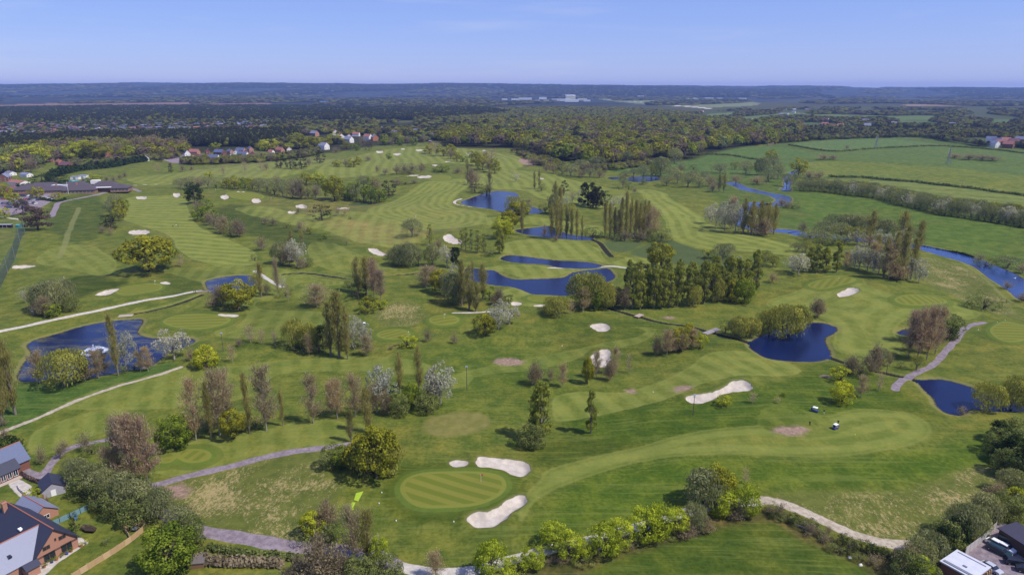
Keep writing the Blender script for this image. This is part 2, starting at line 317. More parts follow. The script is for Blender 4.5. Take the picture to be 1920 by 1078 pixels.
# colour patches of the fields and commons: outline px, linear base colour, softness m
G_FIELD = (.060, .118, .026)
PATCH = [
 ([(1250,300),(1350,285),(1440,272),(1560,262),(1960,262),(1960,560),(1880,510),(1780,470),(1560,440),(1460,425),(1300,350)], (.060,.112,.024), 6),
 ([(1480,272),(1570,262),(1680,262),(1780,276),(1640,279),(1560,285)], (.075,.150,.050), 3),
 ([(1440,291),(1560,285),(1640,279),(1780,276),(1960,290),(1960,332),(1700,310),(1560,300)], (.070,.135,.034), 3),
 ([(1510,306),(1560,302),(1700,311),(1960,334),(1960,366),(1820,355),(1700,342),(1560,332),(1500,325)], (.100,.155,.030), 2),
 ([(1558,334),(1700,344),(1820,357),(1960,368),(1960,400),(1800,372),(1640,350),(1550,345)], (.075,.125,.036), 2),
 ([(1130,312),(1320,290),(1405,297),(1500,303),(1480,325),(1300,330),(1200,328),(1140,322)], (.062,.130,.034), 3),
 ([(1340,283),(1440,274),(1520,288),(1440,298)], (.064,.135,.036), 3),
 ([(1900,420),(1500,357),(1520,400),(1480,420),(1700,450),(1960,540),(1960,425)], (.062,.125,.022), 4),
 ([(1060,1120),(1130,1064),(1215,1036),(1420,978),(1500,1010),(1640,1066),(1660,1120)], (.050,.092,.014), 1),
 ([(880,1100),(960,1062),(1080,1034),(1200,1004),(1300,975),(1420,952),(1500,980),(1600,1020),(1700,1030),(1780,1020),(1760,1100),(1650,1100),(1620,1062),(1500,1014),(1425,980),(1230,1036),(1130,1064),(1040,1110)], (.062,.075,.026), 1.5),
 ([(130,520),(180,514),(222,530),(240,512),(250,520),(225,540),(190,546),(150,562),(132,548)], (.038,.066,.010), 3),
 ([(380,405),(440,384),(480,396),(560,428),(650,452),(560,474),(520,455),(440,432)], (.045,.075,.014), 5),
 ([(240,470),(330,500),(480,515),(380,545),(320,560),(300,525),(250,500)], (.055,.090,.016), 5),
 ([(480,560),(560,575),(660,610),(640,640),(560,640),(500,650),(430,660),(460,610)], (.060,.100,.018), 5),
 ([(730,900),(760,880),(850,874),(960,885),(985,925),(960,965),(860,985),(760,975),(715,940)], (.062,.100,.014), 2),
 ([(1000,590),(1200,600),(1400,650),(1300,660),(1150,690),(1100,700),(980,730),(900,735),(1060,650)], (.062,.102,.018), 6),
 ([(1290,790),(1500,805),(1300,825),(1120,850),(1000,870),(1040,810)], (.048,.085,.012), 5),
 ([(1560,680),(1700,735),(1760,790),(1700,770),(1600,768),(1520,790),(1440,770),(1480,720)], (.055,.100,.012), 5),
 ([(-60,380),(52,420),(20,500),(-60,560)], (.085,.13,.035), 2),
 ([(0,690),(60,712),(180,712),(300,680),(330,690),(200,735),(100,770),(0,810)], (.050,.110,.024), 3),
 ([(700,690),(900,640),(1100,690),(1000,760),(760,770)], (.070,.118,.020), 8),
 ([(1060,770),(1400,740),(1560,700),(1700,760),(1500,800),(1200,830)], (.050,.100,.012), 6),
 ([(1080,900),(1250,862),(1560,860),(1740,845),(1880,800),(1850,880),(1700,905),(1420,930),(1250,960),(1080,1020),(980,1020)], (.060,.115,.013), 5),
 ([(100,380),(185,368),(190,440),(120,450),(90,420)], (.052,.088,.018), 3),
 ([(350,318),(480,300),(560,296),(640,300),(420,345),(330,350)], (.105,.145,.045), 5),
 ([(470,360),(740,380),(900,400),(850,440),(640,430),(500,400)], (.105,.135,.038), 6),
 ([(690,420),(800,440),(690,455),(620,420)], (.16,.15,.07), 12),
]
FARF = [  # far fields
 ([(1180,232),(1330,222),(1500,226),(1960,228),(1960,262),(1740,262),(1500,244),(1330,234)], (.048,.080,.032)), ([(1340,204),(1960,204),(1960,226),(1500,226),(1330,216)], (.045,.068,.034)), ([(1500,186),(1960,186),(1960,200),(1500,200)], (.040,.052,.034)),
 ([(1330,214),(1420,210),(1560,214),(1620,222),(1460,224),(1340,222)], (.085,.150,.060)), ([(1350,226),(1480,224),(1560,228),(1480,234),(1380,232)], (.08,.15,.05)),
 ([(1560,218),(1760,216),(1780,224),(1600,226)], (.075,.14,.05)), ([(1640,229),(1780,226),(1920,224),(1960,232),(1760,238)], (.06,.12,.04)),
 ([(1540,190),(1700,190),(1690,193),(1545,193)], (.12,.2,.12)), ([(1120,186),(1250,184),(1400,190),(1420,198),(1300,202),(1180,194)], (.13,.19,.11)),
 ([(1700,196),(1800,195),(1790,199),(1705,199)], (.2,.17,.14)), ([(1870,230),(1960,228),(1960,236),(1870,236)], (.08,.16,.06)),
 ([(1150,218),(1240,214),(1260,222),(1170,226)], (.09,.16,.06)), ([(0,198),(300,193),(500,194),(480,204),(200,206),(0,208)], (.16,.12,.12)),
 ([(640,206),(740,204),(740,208),(640,209)], (.22,.16,.14)), ([(1700,242),(1780,240),(1760,248),(1660,250)], (.06,.12,.04)),
 ([(620,175),(680,174),(660,177)], (.25,.2,.17)), ([(86,277),(130,276),(135,290),(95,294)], (.17,.13,.10)),
 ([(1600,252),(1700,250),(1760,258),(1640,262)], (.07,.13,.04)),
]
FARLAKE = [([(690,190.5),(745,189),(730,192.5),(680,194),(615,196),(600,194)], 0), ([(560,192),(620,191),(600,194),(560,194)], 0), ([(750,195),(800,194.5),(806,198),(770,199)], 0)]

def sd_poly(P, Q):
    """signed distance, negative inside. P (n,2) closed polygon, Q (m,2)"""
    m = len(Q); d = np.full(m, 1e18); ins = np.zeros(m, bool)
    A = P; B = np.roll(P, -1, 0)
    for a, b in zip(A, B):
        e = b-a; wv = Q-a; l2 = max(e@e, 1e-9)
        t = np.clip((wv@e)/l2, 0, 1); dd = wv-t[:, None]*e
        d = np.minimum(d, (dd*dd).sum(1))
        if a[1] != b[1]:
            c = ((a[1] > Q[:, 1]) != (b[1] > Q[:, 1])) & (Q[:, 0] < (b[0]-a[0])*(Q[:, 1]-a[1])/(b[1]-a[1])+a[0]); ins ^= c
    d = np.sqrt(d); return np.where(ins, -d, d)
def sd_line(P, Q):
    d = np.full(len(Q), 1e18)
    for a, b in zip(P[:-1], P[1:]):
        e = b-a; wv = Q-a; l2 = max(e@e, 1e-9); t = np.clip((wv@e)/l2, 0, 1); dd = wv-t[:, None]*e
        d = np.minimum(d, (dd*dd).sum(1))
    return np.sqrt(d)
def near(P, Q, mrg):
    lo = P.min(0)-mrg; hi = P.max(0)+mrg
    return np.nonzero((Q[:, 0] > lo[0]) & (Q[:, 0] < hi[0]) & (Q[:, 1] > lo[1]) & (Q[:, 1] < hi[1]))[0]
def sst(x): x = np.clip(x, 0, 1); return x*x*(3-2*x)

# grid: rows of equal distance, columns fanning out
def d_of_v(v): return CAMH/math.tan(TH-math.atan((CY-v)/F))
vs = list(np.arange(1330, 1084, -3.2))+list(np.arange(1084, 300, -1.6))+list(np.arange(300, 194, -1.3))
ys = [d_of_v(v) for v in vs]; y = ys[-1]
while y < 17500: y *= 1.032; ys.append(y)
YS = np.array(ys); US = np.arange(-330, 2250.1, 3.7); AS = (US-CX)/F
NR, NC = len(YS), len(US)
ZC = YS*CT+CAMH*ST
GX = (ZC[:, None]*AS[None, :]).ravel(); GY = np.repeat(YS, NC)
Q = np.stack([GX, GY], 1); N = len(Q)
# rolling relief
relief = np.zeros(N); rr = np.random.default_rng(5)
for lam in (210, 170, 120, 95, 70, 52, 38, 30, 22):
    for _ in range(2):
        a = rr.uniform(0, 2*math.pi); relief += .0062*lam*.45*np.sin(2*math.pi*(Q[:, 0]*math.cos(a)+Q[:, 1]*math.sin(a))/lam+rr.uniform(0, 6.28))
relief *= 1.15
relief *= 1-sst((Q[:, 1]-900)/500)
relief *= sst((Q[:, 1]-95)/60)
# mounds of the course: px, radius m, height m
for (u, v, r, h) in [(600,545,26,1.6),(240,520,22,1.5),(1160,362,30,3),(1215,372,24,3),(700,395,40,2.5),(830,350,35,2.5),(1700,562,26,1.5),(640,480,30,2),(1130,640,14,1),(900,870,10,.8),(1310,725,16,1),(1380,715,14,1.1),(430,372,26,2.2),(830,600,12,.8),(1600,545,20,1.3),(1000,705,16,.8),(390,590,20,1),(560,400,20,1.4),(700,460,20,1.5),(850,440,18,1.4)]:
    c = W(u, v); rr2 = ((Q[:, 0]-c.x)**2+(Q[:, 1]-c.y)**2)/(r*r); relief += h*np.exp(-rr2*1.6)
wsd = np.full(N, 99.0)
pondP = []
for _, P in PONDS:
    P = poly(P, 4); pondP.append(P); k = near(P, Q, 40); wsd[k] = np.minimum(wsd[k], sd_poly(P, Q[k]))
rivP = []
for P, hw in RIVER:
    P = line(P, 5); rivP.append((P, hw)); k = near(P, Q, 45)
    n = .8*np.sin(Q[k, 0]*.11)+.8*np.sin(Q[k, 1]*.13+1)
    wsd[k] = np.minimum(wsd[k], sd_line(P, Q[k])-hw+n)
relief *= sst(wsd/32)
Z = relief
WL = -.55
Z = np.where(wsd < 3.2, np.where(wsd > 0, WL*(1-sst(wsd/3.2)), WL-1.3*sst(-wsd/3)), Z)
dsd = np.full(N, 99.0)
for P, hw in DITCH:
    P = line(P, 5); k = near(P, Q, 6); s = sd_line(P, Q[k])-hw+.2*np.sin(Q[k, 0]*.9); dsd[k] = np.minimum(dsd[k], s)
k = (dsd < 1.5) & (wsd > 0); Z[k] = np.minimum(Z[k], relief[k]*.3-1.0*(1-sst(dsd[k]/1.5)))
# attributes
A = {n: np.full(N, 9.0) for n in ('sand', 'green', 'fair', 'gravel', 'asphalt', 'dirt', 'pale', 'soil', 'dry', 'tuft', 'darkr')}
A['phase'] = np.zeros(N); A['light'] = np.zeros(N); A['water'] = wsd.copy(); A['ditch'] = dsd.copy()
ownS = np.full(N, -1); ownG = np.full(N, -1); ownF = np.full(N, -1); ownP = np.full(N, -1)
for i, (P, lab) in enumerate(BUNK):
    P = poly(P, 4); k = near(P, Q, 12); s = sd_poly(P, Q[k])
    s = s+.12*np.sin(Q[k, 0]*1.7)+.12*np.sin(Q[k, 1]*1.9)
    A['sand'][k] = np.minimum(A['sand'][k], s); ownS[k[s < 0]] = i
    sz = min(1, abs(P[:, 1].max()-P[:, 1].min())/14)
    Z[k] -= 1.05*sz*sst((-s+.2)/1.6); Z[k] += .38*sz*np.exp(-((s-1.0)/1.1)**2)*(s > -.2)
for i, (P, wd) in enumerate(GREENS):
    P = poly(P, 4); k = near(P, Q, 14); s = sd_poly(P, Q[k]); A['green'][k] = np.minimum(A['green'][k], s)
    j = k[s < 1]; ang = math.radians(62 if i == 0 else 60+17*i); A['phase'][j] = (Q[j, 0]*math.cos(ang)+Q[j, 1]*math.sin(ang))/wd
    ownG[k[s < 0]] = i; Z[k] += .55*sst((5-s)/7)
fb = np.full(N, 1e9)
for i, (P, ang, wd, lt) in enumerate(FAIR):
    P = poly(P, 4); k = near(P, Q, 14); s = sd_poly(P, Q[k]); s = s+.5*np.sin(Q[k, 0]*.12+i)+.4*np.sin(Q[k, 1]*.17)
    A['fair'][k] = np.minimum(A['fair'][k], s)
    b = s < fb[k]; j = k[b]; fb[j] = s[b]
    g = A['green'][j] > 1
    wd *= .72
    if ang is None: ph = s[b]/wd
    else: a = math.radians(ang); ph = (Q[j, 0]*math.cos(a)+Q[j, 1]*math.sin(a)+3*np.sin(Q[j, 1]*.03))/wd
    A['phase'][j[g]] = ph[g]; A['light'][j] = lt; ownF[k[s < 0]] = i
for P, hw, kd in PATHS:
    P = line(P, 5); k = near(P, Q, 10+hw); s = sd_line(P, Q[k])-hw+.12*np.sin(Q[k, 0]*.7)+.1*np.sin(Q[k, 1]*.9); A[kd][k] = np.minimum(A[kd][k], s)
for P, kd in YARD:
    P = poly(P, 2); k = near(P, Q, 10); s = sd_poly(P, Q[k]); A['asphalt' if kd == 'yard' else 'gravel'][k] = np.minimum(A['asphalt' if kd == 'yard' else 'gravel'][k], s)
for nm, LST in (('soil', SOIL), ('dry', DRY), ('tuft', TUFT), ('darkr', DARKR)):
    for P in LST:
        P = poly(P, 4); k = near(P, Q, 12); A[nm][k] = np.minimum(A[nm][k], sd_poly(P, Q[k]))
base = np.tile(np.array([.090, .133, .026]), (N, 1))
far = sst((Q[:, 1]-1300)/1500)[:, None]
base = base*(1-far)+np.array([.050, .062, .030])*far
for P, c, soft in PATCH:
    P = poly(P, 3); k = near(P, Q, 20); s = sd_poly(P, Q[k]); wgt = sst(.5-s/(2*soft))[:, None]; base[k] = base[k]*(1-wgt)+np.array(c)*wgt
farfield = np.zeros(N)
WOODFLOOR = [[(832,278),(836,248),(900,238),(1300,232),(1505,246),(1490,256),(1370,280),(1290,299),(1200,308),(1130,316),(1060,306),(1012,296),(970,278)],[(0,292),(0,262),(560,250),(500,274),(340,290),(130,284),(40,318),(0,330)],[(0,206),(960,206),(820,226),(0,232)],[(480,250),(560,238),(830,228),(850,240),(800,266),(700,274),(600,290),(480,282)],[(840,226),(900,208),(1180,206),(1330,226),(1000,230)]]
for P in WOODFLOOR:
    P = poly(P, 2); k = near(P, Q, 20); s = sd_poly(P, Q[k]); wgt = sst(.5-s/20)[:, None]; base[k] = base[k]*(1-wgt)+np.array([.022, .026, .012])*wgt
for P, c in FARF:
    P = poly(P, 2); k = near(P, Q, 60); s = sd_poly(P, Q[k]); j = k[s < 0]; base[j] = np.array(c); farfield[j] = 1
# striped arable strip at right
P = poly([(1558,334),(1700,344),(1820,357),(1960,368),(1960,400),(1800,372),(1640,350),(1550,345)], 3); k = near(P, Q, 5); s = sd_poly(P, Q[k]); j = k[s < 0]
A['fair'][j] = s[s < 0]; A['light'][j] = .55; A['phase'][j] = (Q[j, 0]*.35+Q[j, 1]*.94)/13
# hills to the horizon
az = AS[None, :].repeat(NR, 0).ravel()*F+CX
prof = np.interp(az, [-400, 0, 200, 500, 700, 850, 1000, 1200, 1400, 1600, 1800, 2000, 2300], [143, 141, 147, 156, 146, 140, 136, 134, 126, 106, 96, 90, 84])
hill = prof*sst((Q[:, 1]-7200)/4600)
lump = sum(np.sin(Q[:, 0]*fx+Q[:, 1]*fy+ph)*a for fx, fy, ph, a in ((.0011, .0006, 1, 9), (.0023, -.001, 2, 6), (.004, .0013, 4, 3.5), (.0075, .002, 0, 2.2), (.013, -.004, 5, 1.5)))
hill += lump*sst((Q[:, 1]-6500)/3000)*.8
mid = 24*sst((Q[:, 1]-3500)/2500)*(1-sst((az-600)/800))*.6
Z = Z+hill+mid
GZ = Z.reshape(NR, NC); GA = AS
def gz(x, y):
    x = float(x); y = float(y)
    i = int(np.searchsorted(YS, y))-1
    if i < 0 or i >= NR-1: return 0.0
    fy = (y-YS[i])/(YS[i+1]-YS[i]); a = x/(y*CT+CAMH*ST); fj = (a-GA[0])/(GA[1]-GA[0]); j = int(fj)
    if j < 0 or j >= NC-1: return 0.0
    fj -= j
    return float((GZ[i, j]*(1-fj)+GZ[i, j+1]*fj)*(1-fy)+(GZ[i+1, j]*(1-fj)+GZ[i+1, j+1]*fj)*fy)
def G(u, v):
    p = W(u, v); p.z = gz(p.x, p.y); return p

# ---------------------------------------------------------------- ground material
def ground_material():
    m, nt, o = newmat('grass'); b = NB(nt); P = b.pos()
    base = b.attr('base', 'Color')
    def clump(scale, lo, hi, det=4): return b.ramp(b.noise(P, scale, det, .6), lo, hi)
    n1 = b.noise(P, .9, 5, .65); n2 = b.noise(P, .13, 5, .65); n3 = b.noise(P, .022, 4, .6); n4 = b.noise(P, .33, 3, .6)
    m.cycles.displacement_method = 'BUMP'
    c = base
    c = b.mix(b.ramp(n1, .25, .75), b.mix(1, c, (.66, .70, .60), 'MULTIPLY'), b.mix(1, c, (1.28, 1.24, 1.35), 'MULTIPLY'))
    c = b.mix(b.ramp(n2, .36, .68), b.mix(1, c, (.66, .78, .72), 'MULTIPLY'), b.mix(1, c, (1.36, 1.20, 1.2), 'MULTIPLY'))
    c = b.mix(b.math('MULTIPLY', b.ramp(n3, .45, .7), .55), c, b.mix(1, c, (1.45, 1.12, 1.25), 'MULTIPLY'))
    # scattered worn spots
    c = b.mix(b.math('MULTIPLY', b.ramp(b.noise(P, .21, 6, .7), .66, .74), .5), c, (.15, .15, .055))
    # faint mower tracks everywhere
    tr = b.noise(b.pos((.03, .9, 1)), 1.0, 3, .6); c = b.mix(b.math('MULTIPLY', b.ramp(tr, .50, .64), .34), c, (.155, .19, .045)); tr2 = b.noise(b.pos((.9, .05, 1)), .8, 3, .6); c = b.mix(b.math('MULTIPLY', b.ramp(tr2, .54, .68), .25), c, (.045, .085, .012))
    edge = b.math('MULTIPLY', b.math('SUBTRACT', b.noise(P, .5, 3, .6), .5), 1.6)
    def mask(name, soft=.35, wob=1.0, off=0.0):
        s = b.attr(name); s = b.math('ADD', s, b.math('MULTIPLY', edge, wob)); return b.ramp(s, off+soft, off-soft)
    # dark rough, dry grass
    c = b.mix(b.math('MULTIPLY', mask('darkr', 2, 2), .85), c, b.mix(clump(1.2, .4, .6), (.050, .080, .030), (.075, .110, .042)))
    light = b.attr('light'); ph = b.attr('phase')
    fr = b.math('PINGPONG', ph, 1.0); st = b.math('MULTIPLY', b.ramp(fr, .28, .72), .62)
    fcol = b.mix(st, b.mix(1, c, (1.02, 1.04, 1.0), 'MULTIPLY'), b.mix(b.ramp(n4, .3, .7), (.215, .262, .058), (.25, .28, .078)))
    lf = b.math('MULTIPLY', mask('fair', .6, 1.2), b.math('ADD', b.math('MULTIPLY', light, .80), .12), clamp=True)
    fsm = b.mix(.55, b.mix(b.ramp(n2, .35, .65), (.170, .215, .040), (.215, .245, .058)), fcol)
    c = b.mix(lf, c, fsm)
    # pale rim of a mown edge
    rim = b.math('SUBTRACT', 1.0, b.math('ABSOLUTE', b.math('MULTIPLY', b.math('ADD', b.attr('fair'), b.math('ADD', .4, b.math('MULTIPLY', edge, .5))), 1.3)), clamp=True)
    c = b.mix(b.math('MULTIPLY', b.math('MULTIPLY', rim, light), .38), c, (.21, .23, .065))
    c = b.mix(b.math('MULTIPLY', mask('dry', 1.2, 1.4), .8), c, b.mix(b.ramp(n4, .35, .65), (.145, .150, .042), (.20, .185, .065)))
    # fringe and putting surface
    g = b.attr('green')
    c = b.mix(b.math('MULTIPLY', b.ramp(g, 3.4, 2.8), .55), c, (.072, .108, .016))
    c = b.mix(b.math('MULTIPLY', b.ramp(g, 1.7, 1.3), .85), c, b.mix(b.ramp(n1, .3, .7), (.085, .135, .020), (.105, .155, .026)))
    gs = b.ramp(fr, .38, .62)
    gc = b.mix(gs, (.120, .152, .022), (.175, .188, .035)); gc = b.mix(b.math('MULTIPLY', b.ramp(g, -1.3, -1.0), 1.0), gc, (.172, .195, .036))
    gc = b.mix(b.math('MULTIPLY', b.ramp(n1, .2, .8), .25), gc, (.11, .14, .025))
    c = b.mix(b.ramp(g, .15, -.15), c, gc)
    # unmown slopes with bleached tussocks
    tn = b.noise(b.pos((1.5, .9, 1)), .8, 9, .85); tb = b.noise(P, .055, 3, .6)
    tm = b.math('MULTIPLY', mask('tuft', 2.0, 2.5), 1.0)
    tc_ = b.mix(b.ramp(n4, .3, .7), (.075, .100, .020), (.115, .135, .030))
    thr = b.math('ADD', tn, b.math('MULTIPLY', b.math('SUBTRACT', tb, .5), .45))
    tc_ = b.mix(b.math('MULTIPLY', b.ramp(thr, .50, .60), .85), tc_, b.mix(b.noise(P, 2.2, 3), (.26, .21, .09), (.44, .37, .20)))
    c = b.mix(tm, c, tc_); c = b.mix(1.0, c, (1.0, .925, .82), 'MULTIPLY')
    c = b.mix(b.math('MULTIPLY', b.ramp(b.math('ADD', b.attr('soil'), b.math('MULTIPLY', edge, 3.0)), 1.2, -1.5), .9), c, b.mix(b.ramp(n1, .3, .7), (.19, .125, .085), (.36, .235, .185)))
    # banks of ponds and ditches: reeds, mud
    wn = b.math('ADD', b.attr('water'), b.math('MULTIPLY', edge, 1.2))
    c = b.mix(b.math('MULTIPLY', b.ramp(wn, 2.6, 1.6), .55), c, (.20, .18, .065))
    c = b.mix(b.ramp(wn, .9, .2), c, (.045, .038, .022))
    dn = b.attr('ditch'); c = b.mix(b.math('MULTIPLY', b.ramp(b.math('ADD', dn, edge), 2.2, 1.2), .45), c, (.19, .19, .06)); c = b.mix(b.ramp(dn, .9, .2), c, (.022, .022, .014))
    # paths
    c = b.mix(b.math('MULTIPLY', mask('pale', .5, .8), .55), c, (.20, .20, .07))
    ps = b.noise(P, 4, 4, .7)
    c = b.mix(mask('gravel', .18, .35), c, b.mix(b.ramp(n1, .3, .7), (.38, .34, .28), (.52, .47, .40)))
    c = b.mix(mask('dirt', .25, .7), c, b.mix(b.ramp(n1, .3, .7), (.30, .245, .17), (.47, .40, .31)))
    c = b.mix(mask('asphalt', .15, .25), c, b.mix(b.ramp(b.noise(P, .7, 7, .75), .35, .65), (.165, .13, .14), (.275, .225, .24)))
    # sand
    sn = b.mix(b.ramp(b.noise(P, .55, 5, .65), .35, .7), (.42, .36, .29), (.54, .475, .39)); sn = b.mix(b.ramp(b.noise(b.pos((.6, 2.5, 1)), 1.2, 4, .7), .55, .75), sn, (.50, .43, .34))
    s = b.math('ADD', b.attr('sand'), b.math('MULTIPLY', edge, .35))
    c = b.mix(b.math('MULTIPLY', b.ramp(s, .75, .35), .6), c, (.13, .13, .05))
    c = b.mix(b.ramp(s, .12, -.12), c, sn)
    # far country: woods, heath and small fields by broad noise
    fm = b.math('MULTIPLY', b.attr('farmix'), 1.0)
    f1 = b.noise(b.pos((1, .5, 0)), .0032, 6, .62); f2 = b.noise(b.pos((1, .45, 0)), .011, 5, .65)
    fc = b.mix(b.ramp(f2, .40, .62), (.014, .020, .014), b.mix(b.ramp(f1, .46, .60), (.036, .034, .028), (.062, .075, .040)))
    fc = b.mix(b.math('MULTIPLY', b.ramp(b.noise(b.pos((1, .3, 0)), .0065, 2, .5), .66, .70), .8), fc, (.20, .18, .13))
    c = b.mix(fm, c, fc)
    nb = b.n('Bump'); b.put(nb.inputs['Height'], b.math('ADD', b.math('MULTIPLY', n1, .5), b.noise(P, 3.5, 4, .7))); nb.inputs['Strength'].default_value = .35; nb.inputs['Distance'].default_value = .18
    b.bsdf(o, c, .95, 0, .08, nb.outputs[0]); return m
M_GROUND = ground_material()
base = base*np.array([1.22, 1.04, .88])
A['farmix'] = sst((Q[:, 1]-2600-np.clip(az-1100, 0, 500)*5)/2200)*(1-farfield)
def make_ground(name, faces, **k):
    used, inv = np.unique(faces.ravel(), return_inverse=True)
    me = bpy.data.meshes.new(name); me.vertices.add(len(used)); me.vertices.foreach_set('co', np.stack([GX[used], GY[used], Z[used]], 1).astype(np.float32).ravel())
    nf = len(faces); me.loops.add(nf*4); me.loops.foreach_set('vertex_index', inv.astype(np.int32))
    me.polygons.add(nf); me.polygons.foreach_set('loop_start', np.arange(0, nf*4, 4, dtype=np.int32)); me.polygons.foreach_set('loop_total', np.full(nf, 4, np.int32))
    me.update(calc_edges=True)
    for n, a in A.items():
        t = me.attributes.new(n, 'FLOAT', 'POINT'); t.data.foreach_set('value', np.clip(a[used], -30, 30).astype(np.float32) if n != 'phase' else a[used].astype(np.float32))
    t = me.attributes.new('base', 'FLOAT_COLOR', 'POINT'); t.data.foreach_set('color', np.concatenate([base[used], np.ones((len(used), 1))], 1).astype(np.float32).ravel())
    me.materials.append(M_GROUND); o = link(name, me); tag(o, **k); return o
I, J = np.meshgrid(np.arange(NR-1), np.arange(NC-1), indexing='ij'); i0 = (I*NC+J).ravel()
FC = np.stack([i0, i0+1, i0+NC+1, i0+NC], 1)
def fmode(a):   # class of a face: that of its first corner inside
    return a[FC].max(1)
def fmean(a): return a[FC].mean(1)
cls = np.zeros(len(FC), int)
fF = np.where(fmean(A['fair']) < 0, fmode(ownF), -1); fG = np.where(fmean(A['green']) < 0, fmode(ownG), -1); fS = np.where(fmean(A['sand']) < 0.1, fmode(ownS), -1)
fP = np.minimum(np.minimum(fmean(A['gravel']), fmean(A['asphalt'])), fmean(A['dirt'])) < 0
fW = fmean(wsd) < -1.5
code = np.zeros(len(FC), int)
code[fF >= 0] = 100+fF[fF >= 0]; code[fG >= 0] = 200+fG[fG >= 0]; code[fP] = 1; code[fS >= 0] = 300+fS[fS >= 0]; code[(code == 0) & fW] = 2
pk = {}
for c in np.unique(code):
    f = FC[code == c]
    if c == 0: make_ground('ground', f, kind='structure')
    elif c == 1: make_ground('path', f, kind='structure')
    elif c == 2: make_ground('pond_bed', f, kind='structure')
    elif c < 200: make_ground('fairway', f, kind='structure')
    elif c < 300: make_ground('putting_green', f, kind='structure')
    else: make_ground('sand_bunker', f, label=BUNK[c-300][1], cat='bunker', group='sand bunkers on the golf course')
# the land around and beneath, out past the frame
MB().quad([(-26000, -1500, -3.2), (26000, -1500, -3.2), (26000, 17000, -3.2), (-26000, 17000, -3.2)]).build('outer_ground', mat('meadow_far', (.055, .08, .028), .95, 0, .1, .4, .004))['kind'] = 'structure'

# ---------------------------------------------------------------- water
def water_mat(name, col, rough=.06, weed=None):
    m, nt, o = newmat(name); b = NB(nt); P = b.pos()
    c = tuple(col)
    if weed: c = b.mix(b.math('MULTIPLY', b.ramp(b.noise(b.pos((.6, 1.2, 1)), .16, 7, .75), .44, .60), b.ramp(b.noise(P, .03, 2, .5), .30, .45)), col, weed)
    else: c = b.mix(b.ramp(b.noise(P, .05, 4, .6), .35, .7), col, tuple(x*1.35 for x in col))
    nb = b.n('Bump'); b.put(nb.inputs['Height'], b.noise(P, 1.3, 4, .6)); nb.inputs['Strength'].default_value = .3; nb.inputs['Distance'].default_value = .25
    x = b.bsdf(o, c, rough, 0, .5 if 'river' in name or 'lake' in name else .26, nb.outputs[0]); x.inputs['IOR'].default_value = 1.33; return m
M_POND = water_mat('pond_water', (.004, .010, .045)); M_WEED = water_mat('weedy_water', (.006, .014, .060), .1, (.075, .075, .050)); M_RIV = water_mat('river_water', (.014, .038, .13), .12)
def inflate(P, d):
    c = P; n = len(c); o = []
    area = .5*sum(c[i][0]*c[(i+1) % n][1]-c[(i+1) % n][0]*c[i][1] for i in range(n)); s = 1 if area > 0 else -1
    for i in range(n):
        t = c[(i+1) % n]-c[i-1]; l = math.hypot(*t) or 1; o.append((c[i][0]+s*t[1]/l*d, c[i][1]-s*t[0]/l*d))
    return o
for i, P in enumerate(pondP):
    far_ = P[:, 1].mean() > 900
    me = MB().quad([(x, y, WL if not far_ else WL+.1) for x, y in inflate(P, 1.1)]).mesh('pond', M_WEED if i in (0, 1) else (M_POND if not far_ else M_RIV))
    link('pond', me)['kind'] = 'structure'
for P, hw in rivP:
    mb = MB(); L_, R_ = [], []; WLr = WL+.012*(hw > 5)
    for i in range(len(P)):
        t = P[min(i+1, len(P)-1)]-P[max(i-1, 0)]; t = t/np.hypot(*t); n = np.array([-t[1], t[0]])*(hw+3)
        L_.append((*(P[i]+n), WLr)); R_.append((*(P[i]-n), WLr))
    for i in range(len(P)-1): mb.quad([L_[i], L_[i+1], R_[i+1], R_[i]])
    mb.build('river', M_RIV)['kind'] = 'structure'
for P, _ in FARLAKE:
    P = poly(P, 2); z = max(gz(x, y) for x, y in P)+1.5
    MB().quad([(x, y, z) for x, y in P]).build('far_lake', water_mat('lake_water', (.10, .18, .42), .2))['kind'] = 'structure'
mb = MB()   # duckweed-green ditch patch by the big clump
for q in ([(668,930),(682,926),(672,944),(664,942)], [(660,946),(667,946),(662,956),(657,958)], [(654,960),(664,956),(658,970),(652,974)]):
    p = [W(u, v) for u, v in q]; mb.quad([(a.x, a.y, gz(a.x, a.y)+.12) for a in p])
o = mb.build('duckweed', mat('duckweed', (.30, .42, .03), .7, 0, .2, .2, 2)); tag(o, 'lime green duckweed on a narrow ditch beside the big ochre tree clump', 'duckweed')
# ---------------------------------------------------------------- foliage
def leafmat(name, cA, cB, tr=.3, yellow=None):
    m, nt, o = newmat(name); b = NB(nt)
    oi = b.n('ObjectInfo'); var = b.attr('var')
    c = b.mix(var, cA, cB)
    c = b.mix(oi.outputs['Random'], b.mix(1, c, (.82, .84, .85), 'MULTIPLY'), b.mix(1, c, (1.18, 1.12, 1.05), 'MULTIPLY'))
    d = b.n('BsdfDiffuse'); t = b.n('BsdfTranslucent'); b.put(d.inputs[0], c); b.put(t.inputs[0], b.mix(1, c, (1.1, 1.15, .7), 'MULTIPLY'))
    s = b.n('MixShader'); s.inputs[0].default_value = tr; nt.links.new(d.outputs[0], s.inputs[1]); nt.links.new(t.outputs[0], s.inputs[2]); nt.links.new(s.outputs[0], o.inputs[0]); return m
def unit(n, rng):
    v = rng.normal(size=(n, 3)); return v/np.linalg.norm(v, axis=1)[:, None]
